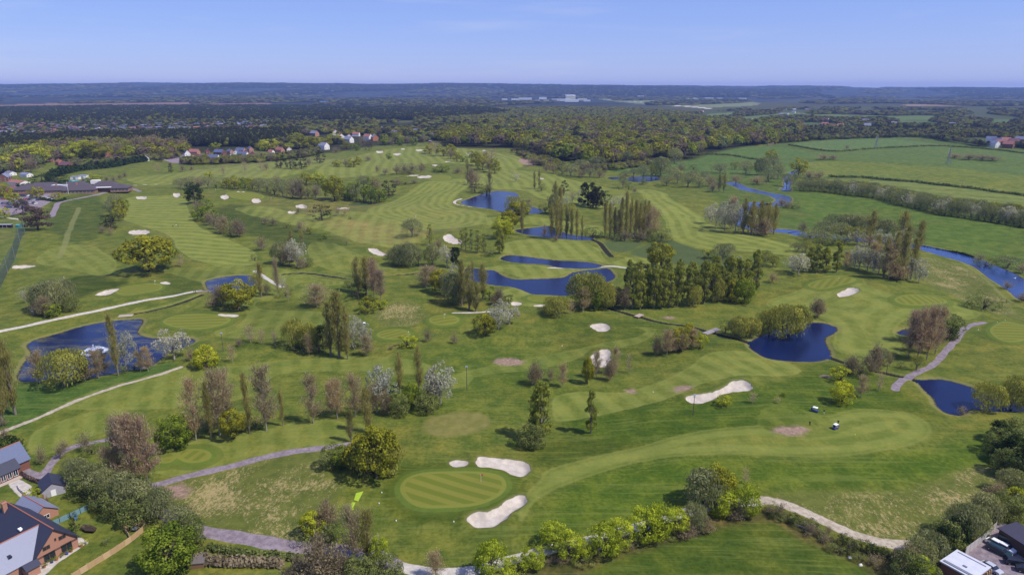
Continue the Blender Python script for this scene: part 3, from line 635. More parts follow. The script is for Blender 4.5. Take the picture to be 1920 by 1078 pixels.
def cards(P, Nn, sz, rng, long=None, var=None):
    """leaf quads at P facing about Nn; long = axis for stretched cards"""
    n = len(P); Nn = Nn/np.maximum(np.linalg.norm(Nn, axis=1)[:, None], 1e-6)
    if long is None: U = np.cross(Nn, unit(n, rng))
    else: U = long
    U = U/np.maximum(np.linalg.norm(U, axis=1)[:, None], 1e-6); V = np.cross(Nn, U); V = V/np.maximum(np.linalg.norm(V, axis=1)[:, None], 1e-6)
    a, b = sz; a = a*rng.uniform(.7, 1.3, (n, 1)); b = b*rng.uniform(.7, 1.3, (n, 1))
    v = np.stack([P-U*a, P-V*b+U*a*.15, P+U*a, P+V*b+U*a*.15], 1).reshape(-1, 3)
    return v, (var if var is not None else rng.uniform(0, 1, n))
def leafmesh(name, parts, m):
    v = np.concatenate([p[0] for p in parts]); var = np.concatenate([p[1] for p in parts]); n = len(v)//4
    me = bpy.data.meshes.new(name); me.vertices.add(n*4); me.vertices.foreach_set('co', v.astype(np.float32).ravel())
    me.loops.add(n*4); me.loops.foreach_set('vertex_index', np.arange(n*4, dtype=np.int32)); me.polygons.add(n)
    me.polygons.foreach_set('loop_start', np.arange(0, n*4, 4, dtype=np.int32)); me.polygons.foreach_set('loop_total', np.full(n, 4, np.int32)); me.update(calc_edges=True)
    t = me.attributes.new('var', 'FLOAT', 'POINT'); t.data.foreach_set('value', np.repeat(np.clip(var, 0, 1), 4).astype(np.float32)); me.materials.append(m); return me
def blobs(rng, n, c, R, br, per, sz, top=.1, fill=.0, jit=.6, flat=1.0):
    out = []
    d = unit(n*3, rng); d = d[d[:, 2] > -top-.35*rng.uniform(0, 1, len(d))][:n]
    for q in d:
        rad = rng.uniform(.72, 1.0)
        if rng.uniform() < fill: rad = rng.uniform(.1, .7)
        C = np.array(c)+q*np.array(R)*rad; r = rng.uniform(*br)
        k = int(per*(r/br[1])**2*1.2); u = unit(k, rng); u = np.where((u*q).sum(1)[:, None] < -.35, -u, u)
        p = C+u*np.array([r, r, r*flat])*rng.uniform(.75, 1.12, (k, 1))
        nn = u+unit(k, rng)*jit; bv = rng.uniform(.1, .9)
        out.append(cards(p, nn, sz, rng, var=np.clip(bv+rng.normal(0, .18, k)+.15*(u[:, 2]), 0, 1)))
    return out
def limbs(mb, rng, n, h0, h1, R, r0, upw=.8, wig=.03, top=1.0, seg=4):
    for i in range(n):
        z = rng.uniform(h0, h1); a = rng.uniform(0, 6.283); L_ = R*(1-.5*(z-h0)/(max(h1-h0, .01)))*rng.uniform(.7, 1)
        e = Vector((math.cos(a)*L_, math.sin(a)*L_, min(z+L_*upw, top))); s = Vector((0, 0, z)); mdl = s.lerp(e, .5)+Vector((rng.normal()*wig, rng.normal()*wig, wig))
        mb.tube([s, mdl, e], [r0*(1-z*.6), r0*.5, r0*.12], seg, 0, False)
def trunkmesh(name, m, rng, r0, htop, nl, h0, h1, R, upw=.8, lean=.01, fork=False):
    mb = MB(); pts = [Vector((0, 0, -.04))]; x = y = 0
    for i in range(1, 6):
        x += rng.normal()*lean; y += rng.normal()*lean; pts.append(Vector((x, y, htop*i/5)))
    mb.tube(pts, [r0*1.35, r0, r0*.82, r0*.6, r0*.38, r0*.1], 6)
    limbs(mb, rng, nl, h0, h1, R, r0*.55, upw)
    if fork:
        for k in range(3): a = rng.uniform(0, 6.28); mb.tube([(0, 0, htop*.3), (math.cos(a)*R*.3, math.sin(a)*R*.3, htop*.6), (math.cos(a)*R*.55, math.sin(a)*R*.55, htop*.95)], [r0*.6, r0*.4, r0*.1], 5)
    return mb.mesh(name, m)
BARK = mat('bark', (.10, .075, .055), .95, 0, .1, .4, 6); BARKP = mat('pale_bark', (.30, .265, .215), .9, 0, .1, .35, 8); BARKG = mat('grey_bark', (.19, .165, .13), .95, 0, .1, .3, 6)
LM = {
 'oak': leafmat('ochre_oak_leaves', (0.13, 0.135, 0.012), (0.37, 0.355, 0.035), 0.35),
 'grn': leafmat('fresh_green_leaves', (0.081, 0.128, 0.012), (0.267, 0.325, 0.035), .35),
 'yel': leafmat('yellow_green_leaves', (0.197, 0.220, 0.012), (0.487, 0.499, 0.035), .3),
 'lim': leafmat('lime_hedge_leaves', (0.17, 0.22, 0.012), (0.50, 0.55, 0.045), .35),
 'wil': leafmat('willow_leaves', (0.162, 0.174, 0.032), (0.406, 0.394, 0.087), .38),
 'sil': leafmat('grey_green_sallow_leaves', (0.15, 0.165, 0.07), (0.37, 0.375, 0.165), 0.4),
 'pop': leafmat('lombardy_leaves', (0.22, 0.195, 0.06), (0.47, 0.42, 0.15), 0.5),
 'blk': leafmat('poplar_leaves', (0.15, 0.17, 0.03), (0.37, 0.385, 0.08), 0.45),
 'asp': leafmat('budding_twigs', (0.3, 0.225, 0.13), (0.58, 0.46, 0.29), 0.5),
 'red': leafmat('reddish_twigs', (.25, .175, .12), (.50, .375, .27), .45),
 'bld': leafmat('silver_blossom', (0.3, 0.29, 0.21), (0.56, 0.54, 0.43), 0.4),
 'brn': leafmat('bare_bush_twigs', (0.19, 0.15, 0.09), (0.42, 0.34, 0.22), 0.45),
 'shr': leafmat('olive_shrub_leaves', (0.1, 0.125, 0.034), (0.28, 0.31, 0.095), 0.4),
 'drk': leafmat('dark_needles', (0.014, 0.018, 0.008), (0.060, 0.062, 0.026), .15),
 'pur': leafmat('purple_brown_foliage', (0.05, 0.036, 0.032), (0.16, 0.115, 0.095), 0.2),
 'hdg': leafmat('dark_cypress', (0.016, 0.030, 0.009), (0.055, 0.080, 0.022), .15),
}
# proto shapes: unit width, unit height
def proto(kind, seed, k=1.0):
    rng = np.random.default_rng(seed*97+hash_(kind)); out = []
    R3 = np.array
    if kind in ('oak', 'grn', 'yel', 'lim'):
        n = int({'oak': 66, 'grn': 60, 'yel': 54, 'lim': 50}[kind]*k); br = {'oak': (.08, .155), 'grn': (.09, .165), 'yel': (.085, .155), 'lim': (.08, .16)}[kind]
        cz = .50 if kind == 'oak' else .46; rz = .40 if kind == 'oak' else .43
        out = blobs(rng, n, (0, 0, cz), (.41, .41, rz), br, 84*k, (.022/k**.5, .018/k**.5), .85 if kind != 'oak' else .65, .15, .55, .85)
        if kind == 'lim':
            q = 500; p = unit(q, rng)*R3([.47, .47, .40])*rng.uniform(.8, 1.12, (q, 1))+R3([0, 0, .55]); out.append(cards(p, unit(q, rng), (.030, .010), rng, long=unit(q, rng)*.5+(p-R3([0, 0, .5]))))
        tk = trunkmesh('trunk', BARK, rng, .035, .62, 8, .22, .5, .38, .7, .012, True)
    elif kind in ('wil', 'sil'):
        out = blobs(rng, int(34*k), (0, 0, .47), (.40, .40, .40), (.09, .16), 74*k, (.021, .015), .95, .2, .8, .95)
        q = int(1500*k); u = unit(q, rng); u[:, 2] = np.abs(u[:, 2])*.9+.0; p = u*R3([.44, .44, .36])*rng.uniform(.75, 1.08, (q, 1))+R3([0, 0, .56]); p[:, 2] -= rng.uniform(0, .42, q)*(1-u[:, 2])
        p[:, 2] = np.maximum(p[:, 2], .04); out.append(cards(p, u+unit(q, rng)*.5, (.045, .009), rng, long=R3([[0, 0, 1]])+unit(q, rng)*.25, var=np.clip(.55+rng.normal(0, .25, q), 0, 1)))
        tk = trunkmesh('trunk', BARKG, rng, .030, .6, 9, .15, .5, .34, .9, .015, True)
    elif kind == 'pop':
        for bi in range(int(58*k)):
            z0 = rng.uniform(.04, .80); a = rng.uniform(0, 6.283); z1 = min(1.0, z0+rng.uniform(.18, .30)); zm = (z0+z1)/2
            e_ = .48*min(1, (zm-.0)/.30)**.6*min(1, max(.02, 1.04-zm)/.45)**.7*rng.uniform(.45, 1.05); s = R3([0, 0, z0]); e = R3([math.cos(a)*e_, math.sin(a)*e_, z1])
            kk = int(46*k)+6; t = rng.uniform(.12, 1, kk)[:, None]**.8; p = s+(e-s)*t*R3([1, 1, 1])+rng.normal(size=(kk, 3))*R3([.075, .075, .022])*(.35+t); bv = rng.uniform(.1, .9)
            out.append(cards(p, unit(kk, rng)+R3([math.cos(a), math.sin(a), .3]), (.026/k**.5, .013/k**.5), rng, long=(e-s)*R3([.35, .35, 1.2])+unit(kk, rng)*.10, var=np.clip(bv+rng.normal(0, .15, kk), 0, 1)))
        kk = int(260*k); zz = rng.uniform(.9, 1.03, kk); out.append(cards(np.stack([rng.normal(0, .05, kk), rng.normal(0, .05, kk), zz-.02], 1), unit(kk, rng), (.022, .010), rng))
        tk = trunkmesh('trunk', BARKG, rng, .055, .93, 16, .08, .7, .3, .9/.3*.3, .008)
    elif kind == 'blk':
        for _ in range(int(64*k)):
            z = rng.uniform(.10, .97); e = .44*min(1, (z-.0)/.25)**.7*min(1, (1.06-z)/.5)**.7; a = rng.uniform(0, 6.283); rad = e*rng.uniform(.35, .85)
            C = R3([math.cos(a)*rad, math.sin(a)*rad, z]); kk = int(48*k); u = unit(kk, rng); rr_ = rng.uniform(.07, .14); p = C+u*R3([rr_*1.3, rr_*1.3, rr_*.50])*rng.uniform(.4, 1.05, (kk, 1))
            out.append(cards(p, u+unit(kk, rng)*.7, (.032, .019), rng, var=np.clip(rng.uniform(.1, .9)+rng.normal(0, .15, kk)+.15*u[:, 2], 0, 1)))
        tk = trunkmesh('trunk', BARKG, rng, .035, .95, 16, .1, .75, .34, .9, .008)
    elif kind in ('asp', 'red'):
        mb_n = int(60*k)
        for _ in range(mb_n):
            z = rng.uniform(.12, .88); a = rng.uniform(0, 6.283); L_ = .46*max(.05, 1-abs((z-.33)/.60)**2)**.6*rng.uniform(.4, 1); s = R3([0, 0, z]); e = R3([math.cos(a)*L_, math.sin(a)*L_, min(z+.20*rng.uniform(.5, 1.1), 1.0)])
            kk = int(44*k); t = rng.uniform(.15, 1, kk)[:, None]; p = s+(e-s)*t+rng.normal(size=(kk, 3))*R3([.05, .05, .028])*(.3+t); out.append(cards(p, unit(kk, rng), (.034, .0062), rng, long=(e-s)+unit(kk, rng)*.18+R3([0, 0, .12])))
            kk //= 2; p = s+(e-s)*t[:kk]+rng.normal(size=(kk, 3))*R3([.05, .05, .03]); out.append(cards(p, unit(kk, rng), (.014, .012), rng))
        tk = trunkmesh('trunk', BARKP if kind == 'asp' else BARKG, rng, .017, .93, 14, .15, .75, .36, .75, .008)
    elif kind == 'bld':
        out = blobs(rng, int(46*k), (0, 0, .54), (.40, .40, .40), (.07, .14), 58*k, (.022, .014), .7, .35, .9, .9)
        tk = trunkmesh('trunk', BARKP, rng, .022, .7, 12, .15, .6, .40, .8, .015, True)
    elif kind == 'brn':
        out = []
        for _ in range(int(50*k)):
            a = rng.uniform(0, 6.283); el = rng.uniform(.15, 1.5); L_ = rng.uniform(.75, 1.0); e = R3([math.cos(a)*math.cos(el)*.48*L_, math.sin(a)*math.cos(el)*.48*L_, .12+.86*math.sin(el)*L_*.95]); s = R3([0, 0, .1])
            kk = int(46*k); t = rng.uniform(.3, 1, kk)[:, None]; p = s+(e-s)*t+rng.normal(size=(kk, 3))*.045*(.4+t); out.append(cards(p, unit(kk, rng), (.034, .009), rng, long=(e-s)+unit(kk, rng)*.35))
            p = p[:kk//2]+rng.normal(size=(kk//2, 3))*.03; out.append(cards(p, unit(kk//2, rng), (.021, .016), rng))
        tk = trunkmesh('trunk', BARKG, rng, .02, .6, 10, .06, .4, .40, 1.1, .015, True)
    elif kind == 'shr':
        out = blobs(rng, int(50*k), (0, 0, .38), (.40, .40, .46), (.09, .16), 74*k, (.022, .017), .9, .15, .7, .9)
        q = int(400*k); p = unit(q, rng)*R3([.48, .48, .5])*rng.uniform(.8, 1.08, (q, 1)); p[:, 2] = np.abs(p[:, 2])+.12; out.append(cards(p, unit(q, rng), (.024, .007), rng))
        tk = trunkmesh('trunk', BARK, rng, .03, .5, 8, .05, .3, .36, .9, .015, True)
    elif kind in ('drk', 'pur', 'hdg'):
        nb_ = int(58*k)
        for _ in range(nb_):
            z = rng.uniform(.14, .93); e = .44*min(1, (z-.0)/.16)*min(1, (1.08-z)/.42)**.6; a = rng.uniform(0, 6.283); rad = e*rng.uniform(.5, 1); C = R3([math.cos(a)*rad, math.sin(a)*rad, z])
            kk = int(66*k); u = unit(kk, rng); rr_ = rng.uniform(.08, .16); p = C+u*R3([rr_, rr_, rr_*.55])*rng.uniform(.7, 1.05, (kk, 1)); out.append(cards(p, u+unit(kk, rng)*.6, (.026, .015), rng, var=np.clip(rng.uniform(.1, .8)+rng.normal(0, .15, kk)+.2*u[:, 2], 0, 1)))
        tk = trunkmesh('trunk', BARK, rng, .035, .85, 8, .2, .6, .32, .3, .01)
    cm = leafmesh('crown', out, LM[kind]); return tk, cm
def hash_(s): return sum(ord(c)*(i+3) for i, c in enumerate(s))
NV = 4
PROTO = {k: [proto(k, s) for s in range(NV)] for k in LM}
PLOW = {k: [proto(k, s+20, .55) for s in range(2)] for k in LM}

ORD = ['first', 'second', 'third', 'fourth', 'fifth', 'sixth', 'seventh', 'eighth', 'ninth', 'tenth', 'eleventh', 'twelfth', 'thirteenth', 'fourteenth', 'fifteenth', 'sixteenth', 'seventeenth', 'eighteenth', 'nineteenth']
def ordw(i):
    if i < 19: return ORD[i]
    t = (i+1)//10; u = (i+1) % 10; T = {2: 'twent', 3: 'thirt', 4: 'fort', 5: 'fift', 6: 'sixt'}[t]
    return T+'ieth' if u == 0 else T+'y-'+ORD[u-1]
LOOK = {'oak': ('ochre-green oak', 'oak_tree'), 'grn': ('fresh green leafy tree', 'leafy_tree'), 'yel': ('bright yellow-green tree', 'leafy_tree'), 'lim': ('lime green tree', 'hedgerow_tree'), 'wil': ('yellow-olive willow', 'willow_tree'),
 'sil': ('grey-green willow', 'willow_tree'), 'pop': ('narrow brownish poplar', 'poplar_tree'), 'blk': ('tall green poplar', 'poplar_tree'), 'asp': ('pinkish-brown budding tree', 'birch_tree'), 'red': ('tall reddish bare tree', 'birch_tree'), 'bld': ('silvery blossoming tree', 'blossom_tree'),
 'brn': ('bare brown bush', 'bare_tree'), 'shr': ('olive green shrub', 'shrub'), 'drk': ('dark pine', 'pine_tree'), 'pur': ('dark purple-brown tree', 'dark_tree'), 'hdg': ('dark evergreen', 'evergreen_tree')}
KCAT = {'oak': 'oak', 'grn': 'tree', 'yel': 'tree', 'lim': 'hedgerow tree', 'wil': 'willow', 'sil': 'willow', 'pop': 'poplar', 'blk': 'poplar', 'asp': 'birch', 'red': 'birch', 'bld': 'blossom tree', 'brn': 'bush', 'shr': 'shrub', 'drk': 'pine', 'pur': 'dark tree', 'hdg': 'evergreen'}
treecount = [0]
def plant(kind, u, v, h, w_, label, group=None, rot=None):
    p = G(u, v); s = sc_at(p); H = max(.8, height_for(p, v-h)); Wd = w_/s
    rng = random.Random(int(u*7+v*13)); low = h < 34 or (h < 45 and kind in ('pop', 'blk'))
    tk, cm = (PLOW[kind][rng.randrange(2)] if low else PROTO[kind][rng.randrange(NV)])
    e = empty(LOOK[kind][1], p, rng.uniform(0, 6.28) if rot is None else rot); bs = (1.22 if kind == 'asp' else 1.0)+.14*max(0, min(1, (45-h)/20)); sc = (Wd*1.16*bs, Wd*rng.uniform(1.05, 1.22)*bs, H*1.07*(1+.10*max(0, min(1, (45-h)/20))))
    tag(e, label, KCAT[kind], group); e['s'] = 0; del e['s']
    a = link('trunk', tk, e, scale=sc); b = link('crown', cm, e, scale=sc); treecount[0] += 1; return e
def cluster(where, group, rows):
    by = {}
    for r in rows: by.setdefault(LOOK[r[0]][0], []).append(r)
    for look, L_ in by.items():
        L_.sort(key=lambda r: r[1])
        for i, r in enumerate(L_):
            lab = f"{look} {where}" if len(L_) == 1 else f"{ordw(i)} {look} from left {where}"
            if len(lab.split()) > 16: print('LONG', len(lab.split()), lab)
            plant(*r, lab, group)
# ---------------------------------------------------------------- every tree of the course, read off the photograph: kind, px, base row, height, width
cluster('on the near bank of the fountain pond', 'trees along the fountain pond', [('pop',222,704,106,20),('bld',237,690,68,44),('asp',185,709,48,30),('asp',278,696,42,22),('asp',264,697,36,16),('asp',75,718,56,34),('wil',122,724,70,80),('brn',160,714,38,34),('shr',232,698,14,18),('shr',252,692,12,20),('asp',196,700,38,22)])
cluster('at the narrow end of the fountain pond', 'trees along the fountain pond', [('bld',327,675,60,56),('yel',388,688,38,42),('brn',359,678,26,24),('asp',436,679,32,18),('brn',448,652,18,18),('asp',470,645,30,24)])
cluster('cut off by the left edge of the photo', 'poplars at the left edge', [('pop',29,775,128,32),('pop',4,788,118,30),('pop',14,762,100,22),('brn',5,797,14,22)])
cluster('in the tree row across the left foreground', 'tree row across the left foreground', [('asp',367,822,102,40),('pop',396,822,98,15),('asp',412,815,112,50),('asp',428,802,100,38),('pop',468,812,104,17),('asp',500,808,112,50),('pop',531,799,60,10),('grn',328,837,62,62),('oak',439,820,50,44),('asp',588,795,85,36),('asp',633,785,70,34),('asp',667,781,75,36),('pop',690,813,80,26),('pop',659,832,60,20),('asp',622,776,55,26),('brn',395,803,24,34),('shr',346,812,30,30),('brn',455,806,20,30),('shr',480,800,18,26)])
cluster('in the mixed clump right of the foreground row', 'mixed clump right of the foreground row', [('bld',718,768,88,58),('pop',750,737,72,18),('pop',786,732,76,18),('grn',772,762,46,34),('bld',826,758,76,60),('shr',748,776,42,40),('shr',800,771,36,42),('brn',727,777,45,28),('asp',706,772,50,40),('brn',812,752,60,36)])
cluster('in the big dark-shadowed clump by the asphalt path', 'clump by the bend of the asphalt path', [('oak',706,902,98,84),('wil',690,895,70,70),('wil',728,893,80,60),('oak',672,888,60,54),('grn',645,884,50,36),('shr',622,882,50,44),('oak',684,868,52,52),('oak',728,880,60,44),('brn',660,876,44,40),('shr',700,892,30,60)])
cluster('in the clump right of the bleached slope', 'bushes below the bleached slope', [('yel',588,1008,48,46),('shr',574,1013,32,48),('brn',614,992,56,52),('shr',620,1020,40,40)])
cluster('at the bottom edge beside the lower path', 'trees at the bottom edge', [('asp',664,1052,96,50),('pop',691,1050,86,38),('brn',600,1095,92,90),('lim',712,1062,54,36),('shr',725,1086,46,60),('brn',640,1090,60,60),('brn',560,1088,40,60),('asp',817,1086,48,36),('bld',705,1042,40,26),('shr',672,1092,50,60)])
cluster('in the hedgerow bordering the lower meadow', 'lime green hedgerow trees', [('lim',922,1088,70,58),('lim',968,1080,30,40),('lim',1000,1070,44,44),('lim',1038,1035,52,56),('lim',1066,1056,56,50),('lim',1098,1054,46,40),('lim',1130,1048,62,62),('lim',1160,1042,66,48),('lim',1208,1022,68,60),('lim',1236,1016,72,50),('lim',1266,1006,52,44),('sil',1301,1000,58,46),('brn',1284,1012,36,44),('brn',1322,1004,34,32),('shr',1190,1030,30,34),('shr',1092,1062,20,40),('lim',942,1092,30,40),('brn',1172,1040,24,40)])
cluster('in the rounded clump over the lower right path', 'clump over the lower right path', [('sil',1322,956,74,84),('oak',1340,948,72,70),('lim',1352,968,54,52),('lim',1395,970,62,52),('asp',1396,912,30,18),('brn',1378,974,34,46)])
cluster('standing alone below the large wavy bunker', 'lone trees of the near fairways', [('blk',1014,818,100,48),('shr',992,831,42,44),('blk',1108,804,68,24)])
for r, l in ((('shr',1005,832,34,36), 'second olive shrub at the foot of the lone broad poplar'),): plant(*r, l, 'lone trees of the near fairways')
cluster('near the lobed bunker', 'small trees near the lobed bunker', [('brn',1004,716,38,36),('brn',1033,709,20,22),('asp',1055,720,34,20),('oak',1102,714,44,20),('asp',1118,704,40,20),('brn',1142,707,34,24),('asp',1153,698,42,18),('asp',1179,694,24,13)])
cluster('on the fairway side of the long ditch', 'thicket beside the long ditch', [('brn',1230,664,34,22),('asp',1250,666,44,28),('oak',1270,656,38,36),('brn',1262,660,34,36),('oak',1286,652,44,34),('brn',1280,660,36,30),('yel',1312,652,28,26),('asp',1298,655,34,24)])
cluster('on the far side of the ditch before the dark pond', 'willows of the dark pond', [('wil',1385,631,38,36),('wil',1408,630,34,32),('shr',1360,622,24,20),('sil',1376,628,32,26)])
cluster('overhanging the dark pond', 'willows of the dark pond', [('wil',1470,628,58,66),('wil',1442,624,46,46),('wil',1496,618,48,44),('brn',1531,594,36,34),('yel',1512,588,12,20)])
cluster('in the reddish grove by the purple path', 'reddish grove by the purple path', [('red',1720,672,88,44),('red',1738,670,92,44),('red',1704,664,76,36),('red',1754,660,80,38),('red',1712,640,56,40),('red',1745,640,58,44),('shr',1780,634,48,42),('hdg',1776,636,26,30)])
cluster('between the ditch and the reddish grove', 'scrub between ditch and reddish grove', [('brn',1641,692,48,36),('brn',1626,700,34,32),('brn',1598,702,34,36),('shr',1610,707,30,28),('brn',1668,685,24,15),('wil',1718,693,26,24),('shr',1688,690,12,16),('shr',1648,690,22,20),('sil',1655,680,26,24)])
cluster('on the lawn below the dark pond', 'young trees below the dark pond', [('yel',1576,716,26,36),('yel',1577,760,44,42),('asp',1614,745,36,26),('asp',1648,733,28,18),('asp',1457,764,18,12),('grn',1468,750,15,9),('yel',1356,768,28,26),('asp',1410,763,24,16)])
cluster('on the bank of the pond at the right edge', 'willows at the right edge pond', [('wil',1850,767,50,58),('wil',1897,764,62,50),('wil',1928,768,60,44),('brn',1803,775,14,20)])
cluster('in the dark thicket at the right edge', 'dark thicket at the right edge', [('shr',1868,850,48,46),('shr',1892,850,52,54),('shr',1918,842,50,50),('shr',1885,890,52,50),('shr',1912,900,60,54),('hdg',1900,872,50,50),('hdg',1876,828,34,40),('shr',1902,818,34,44),('hdg',1925,900,60,50),('sil',1890,925,46,46),('shr',1914,935,50,50),('hdg',1880,868,34,40)])
cluster('in the scrub above the parking yard', 'scrub above the parking yard', [('sil',1800,1003,58,66),('shr',1772,1022,52,56),('sil',1822,1004,54,54),('sil',1846,982,56,54),('shr',1880,975,58,50),('brn',1868,945,40,44),('yel',1900,960,44,40),('shr',1905,978,50,46),('sil',1745,1042,46,56),('sil',1722,1056,44,56),('brn',1702,1064,40,56),('shr',1705,1085,50,60),('hdg',1768,1036,46,40),('hdg',1795,1018,44,40),('lim',1725,1084,34,40),('shr',1740,1095,40,44),('brn',1842,960,34,40),('shr',1690,1090,30,40)])
cluster('on the verge of the lower right path', 'bushes on the verge of the lower right path', [('shr',1570,1034,18,28),('hdg',1590,1036,22,26),('brn',1520,1002,24,36),('shr',1497,986,16,30),('brn',1462,966,24,30),('shr',1441,960,20,26),('brn',1545,1015,14,30),('shr',1610,1046,14,28),('brn',1640,1056,16,36)])
cluster('in the tall clump left of the twin ponds', 'tall clump left of the twin ponds', [('asp',799,545,42,36),('asp',812,540,36,28),('oak',826,554,48,38),('sil',852,574,66,42),('pop',866,578,84,20),('pop',880,584,80,22),('sil',870,572,50,46),('pop',905,566,66,20),('grn',918,566,26,24),('brn',934,576,34,30),('pop',886,520,26,10),('hdg',953,574,20,18),('sil',840,560,50,34),('pop',893,588,56,22),('bld',848,525,30,22)])
cluster('above the round tee at mid-course', 'blossom and oak above the round tee', [('bld',934,620,56,50),('bld',955,612,44,36),('oak',908,628,38,40)])
cluster('on the lawn right of the round tees', 'small bushes by the round tees', [('brn',803,641,26,22),('brn',851,644,20,20),('yel',764,654,24,30),('brn',733,657,9,14)])
cluster('at the outlet of the twin ponds', 'willows at the outlet of the twin ponds', [('wil',1086,578,68,50),('wil',1112,576,68,52),('wil',1136,577,50,34),('asp',1093,584,40,28),('wil',1045,594,38,46),('wil',1032,586,28,26),('asp',1070,589,24,18),('brn',1156,574,36,30),('grn',1120,580,40,26)])
belt = []
for i, (u, v) in enumerate([(1186,576),(1200,576),(1214,572),(1226,575),(1240,574),(1255,572),(1270,571),(1288,569),(1304,566),(1320,565),(1336,562),(1352,560),(1368,560),(1384,556),(1398,552),(1412,548)]): belt.append(('blk', u, v, 74-(i % 3)*8, 25))
for i, u in enumerate([1180,1196,1212,1230,1250,1272,1296,1318,1340,1362,1380,1400,1418]): belt.append(('blk', u, 548-int((u-1180)*.06), 58-(i % 4)*4, 24))
belt += [('wil',1240,570,46,26),('grn',1395,565,42,34),('wil',1346,562,40,28),('wil',1300,571,34,26),('oak',1370,563,32,26),('bld',1375,520,38,36),('brn',1205,540,30,40),('brn',1172,577,42,26),('wil',1155,572,34,30)]
cluster('in the dense poplar belt right of the twin ponds', 'dense poplar belt right of the twin ponds', belt)
cluster('behind the dense poplar belt', 'trees behind the dense poplar belt', [('oak',1238,500,44,46),('sil',1352,486,28,36),('yel',1328,482,14,20),('wil',1432,502,32,32),('wil',1448,506,26,24),('sil',1365,482,24,26),('brn',1448,530,20,24)])
cluster('in the left part of the grove below the river', 'mixed grove below the river', [('bld',1497,519,46,42),('bld',1484,516,32,28),('blk',1530,516,56,22),('blk',1546,516,50,22),('blk',1567,515,60,20),('blk',1518,510,46,20),('sil',1495,478,22,28),('wil',1510,478,24,26),('asp',1585,509,34,16)])
cluster('in the tall mixed poplar grove below the river', 'mixed grove below the river', [('bld',1610,509,50,36),('bld',1626,513,54,36),('bld',1646,521,52,36),('bld',1700,530,50,32),('bld',1722,535,48,26),('pop',1655,528,76,20),('pop',1672,522,82,20),('pop',1686,532,90,22),('pop',1692,510,80,22),('pop',1707,528,76,20),('pop',1640,505,60,18),('asp',1665,531,70,32),('asp',1636,516,60,28),('bld',1602,505,40,26),('brn',1680,533,40,50)])
cluster('on the river bank behind the mixed grove', 'river bank willows and shrubs', [('brn',1505,434,20,24),('sil',1535,456,24,44),('shr',1562,462,22,38),('sil',1560,430,26,36),('sil',1590,436,34,44),('sil',1618,440,36,42),('pop',1630,462,62,24),('pop',1690,456,56,26),('pop',1722,470,52,22),('shr',1518,448,18,40),('sil',1545,440,24,40),('shr',1540,462,18,40),('sil',1575,448,30,40),('sil',1662,446,34,34),('bld',1690,470,36,30),('sil',1705,455,30,30),('wil',1600,452,26,36),('brn',1625,465,24,34),('bld',1605,462,30,34),('bld',1652,468,36,30),('sil',1645,440,30,34),('shr',1582,462,20,34)])
cluster('in the grove beside the upper river bend', 'grove beside the upper river bend', [('bld',1342,430,50,30),('bld',1358,436,60,34),('bld',1378,438,56,34),('pop',1393,442,66,18),('pop',1408,443,62,18),('pop',1424,443,62,18),('pop',1438,441,58,20),('pop',1450,440,54,16),('asp',1370,430,56,30),('bld',1402,438,40,32),('brn',1430,444,34,40),('bld',1330,420,34,22),('sil',1415,425,36,30)])
cluster('on the reedy islet in the river', 'bushes on the river islet', [('shr',1485,390,12,24),('brn',1466,384,14,30),('brn',1474,390,10,20)])
cluster('in the tall poplar screen at mid-distance', 'poplar screen at mid-distance', [('pop',1134,447,62,11),('pop',1143,446,60,12),('pop',1152,445,52,12),('pop',1164,447,70,12),('pop',1173,446,80,13),('pop',1182,444,66,12),('pop',1191,442,62,14),('pop',1199,441,56,14),('pop',1207,440,60,14),('pop',1214,437,56,14),('asp',1226,440,48,22),('asp',1216,444,44,22),('shr',1240,447,22,38),('shr',1222,447,20,22),('shr',1112,446,20,32),('brn',1170,448,18,34),('brn',1200,447,18,36),('shr',1150,448,16,26),('asp',1160,446,48,20)])
cluster('along the stream below the upper pond', 'poplars along the stream', [('pop',1034,447,62,10),('pop',1044,450,78,14),('pop',1051,448,60,10),('pop',1062,446,54,9),('pop',1071,447,52,9),('pop',1081,447,50,9),('pop',1091,447,38,8),('brn',1042,453,12,16),('pop',979,441,60,9),('brn',1022,440,20,16)])
cluster('at the right end of the upper pond', 'trees around the upper pond', [('sil',1042,402,40,28),('pop',1041,400,56,14),('pop',1050,402,48,12),('bld',1060,394,30,24),('shr',1022,399,18,20),('wil',1066,408,26,28),('drk',1057,366,24,16),('asp',1073,381,22,14),('bld',1084,380,22,16),('brn',993,381,9,12),('oak',972,414,34,38),('wil',962,398,30,30),('sil',983,402,26,26)])
cluster('in the dark pine clump right of the upper pond', 'dark pine clump', [('drk',1102,383,38,34),('drk',1118,388,36,26),('drk',1134,390,28,24),('drk',1112,388,24,22),('bld',1150,391,22,28),('bld',1164,389,22,24)])
cluster('on the fairway above the upper pond', 'small trees above the upper pond', [('pop',1002,353,26,7),('pop',1011,352,30,8),('shr',1015,357,14,16),('bld',968,342,16,20),('sil',1168,352,22,18),('shr',1178,357,16,16),('brn',1190,368,18,12),('shr',1160,357,8,10)])
cluster('left of the upper pond', 'trees around the upper pond', [('pur',891,362,16,24),('pop',918,363,40,14),('shr',912,362,18,22),('brn',884,350,34,20),('pop',877,346,44,11),('brn',893,346,26,24)])
cluster('in the tawny thicket behind the upper pond', 'tawny thickets of the upper fairways', [('oak',893,312,26,22),('oak',905,318,26,24),('brn',917,322,28,24),('oak',928,324,26,22),('brn',909,302,20,22),('brn',897,304,18,18),('asp',922,308,24,22),('oak',884,296,12,14),('brn',858,324,10,26)])
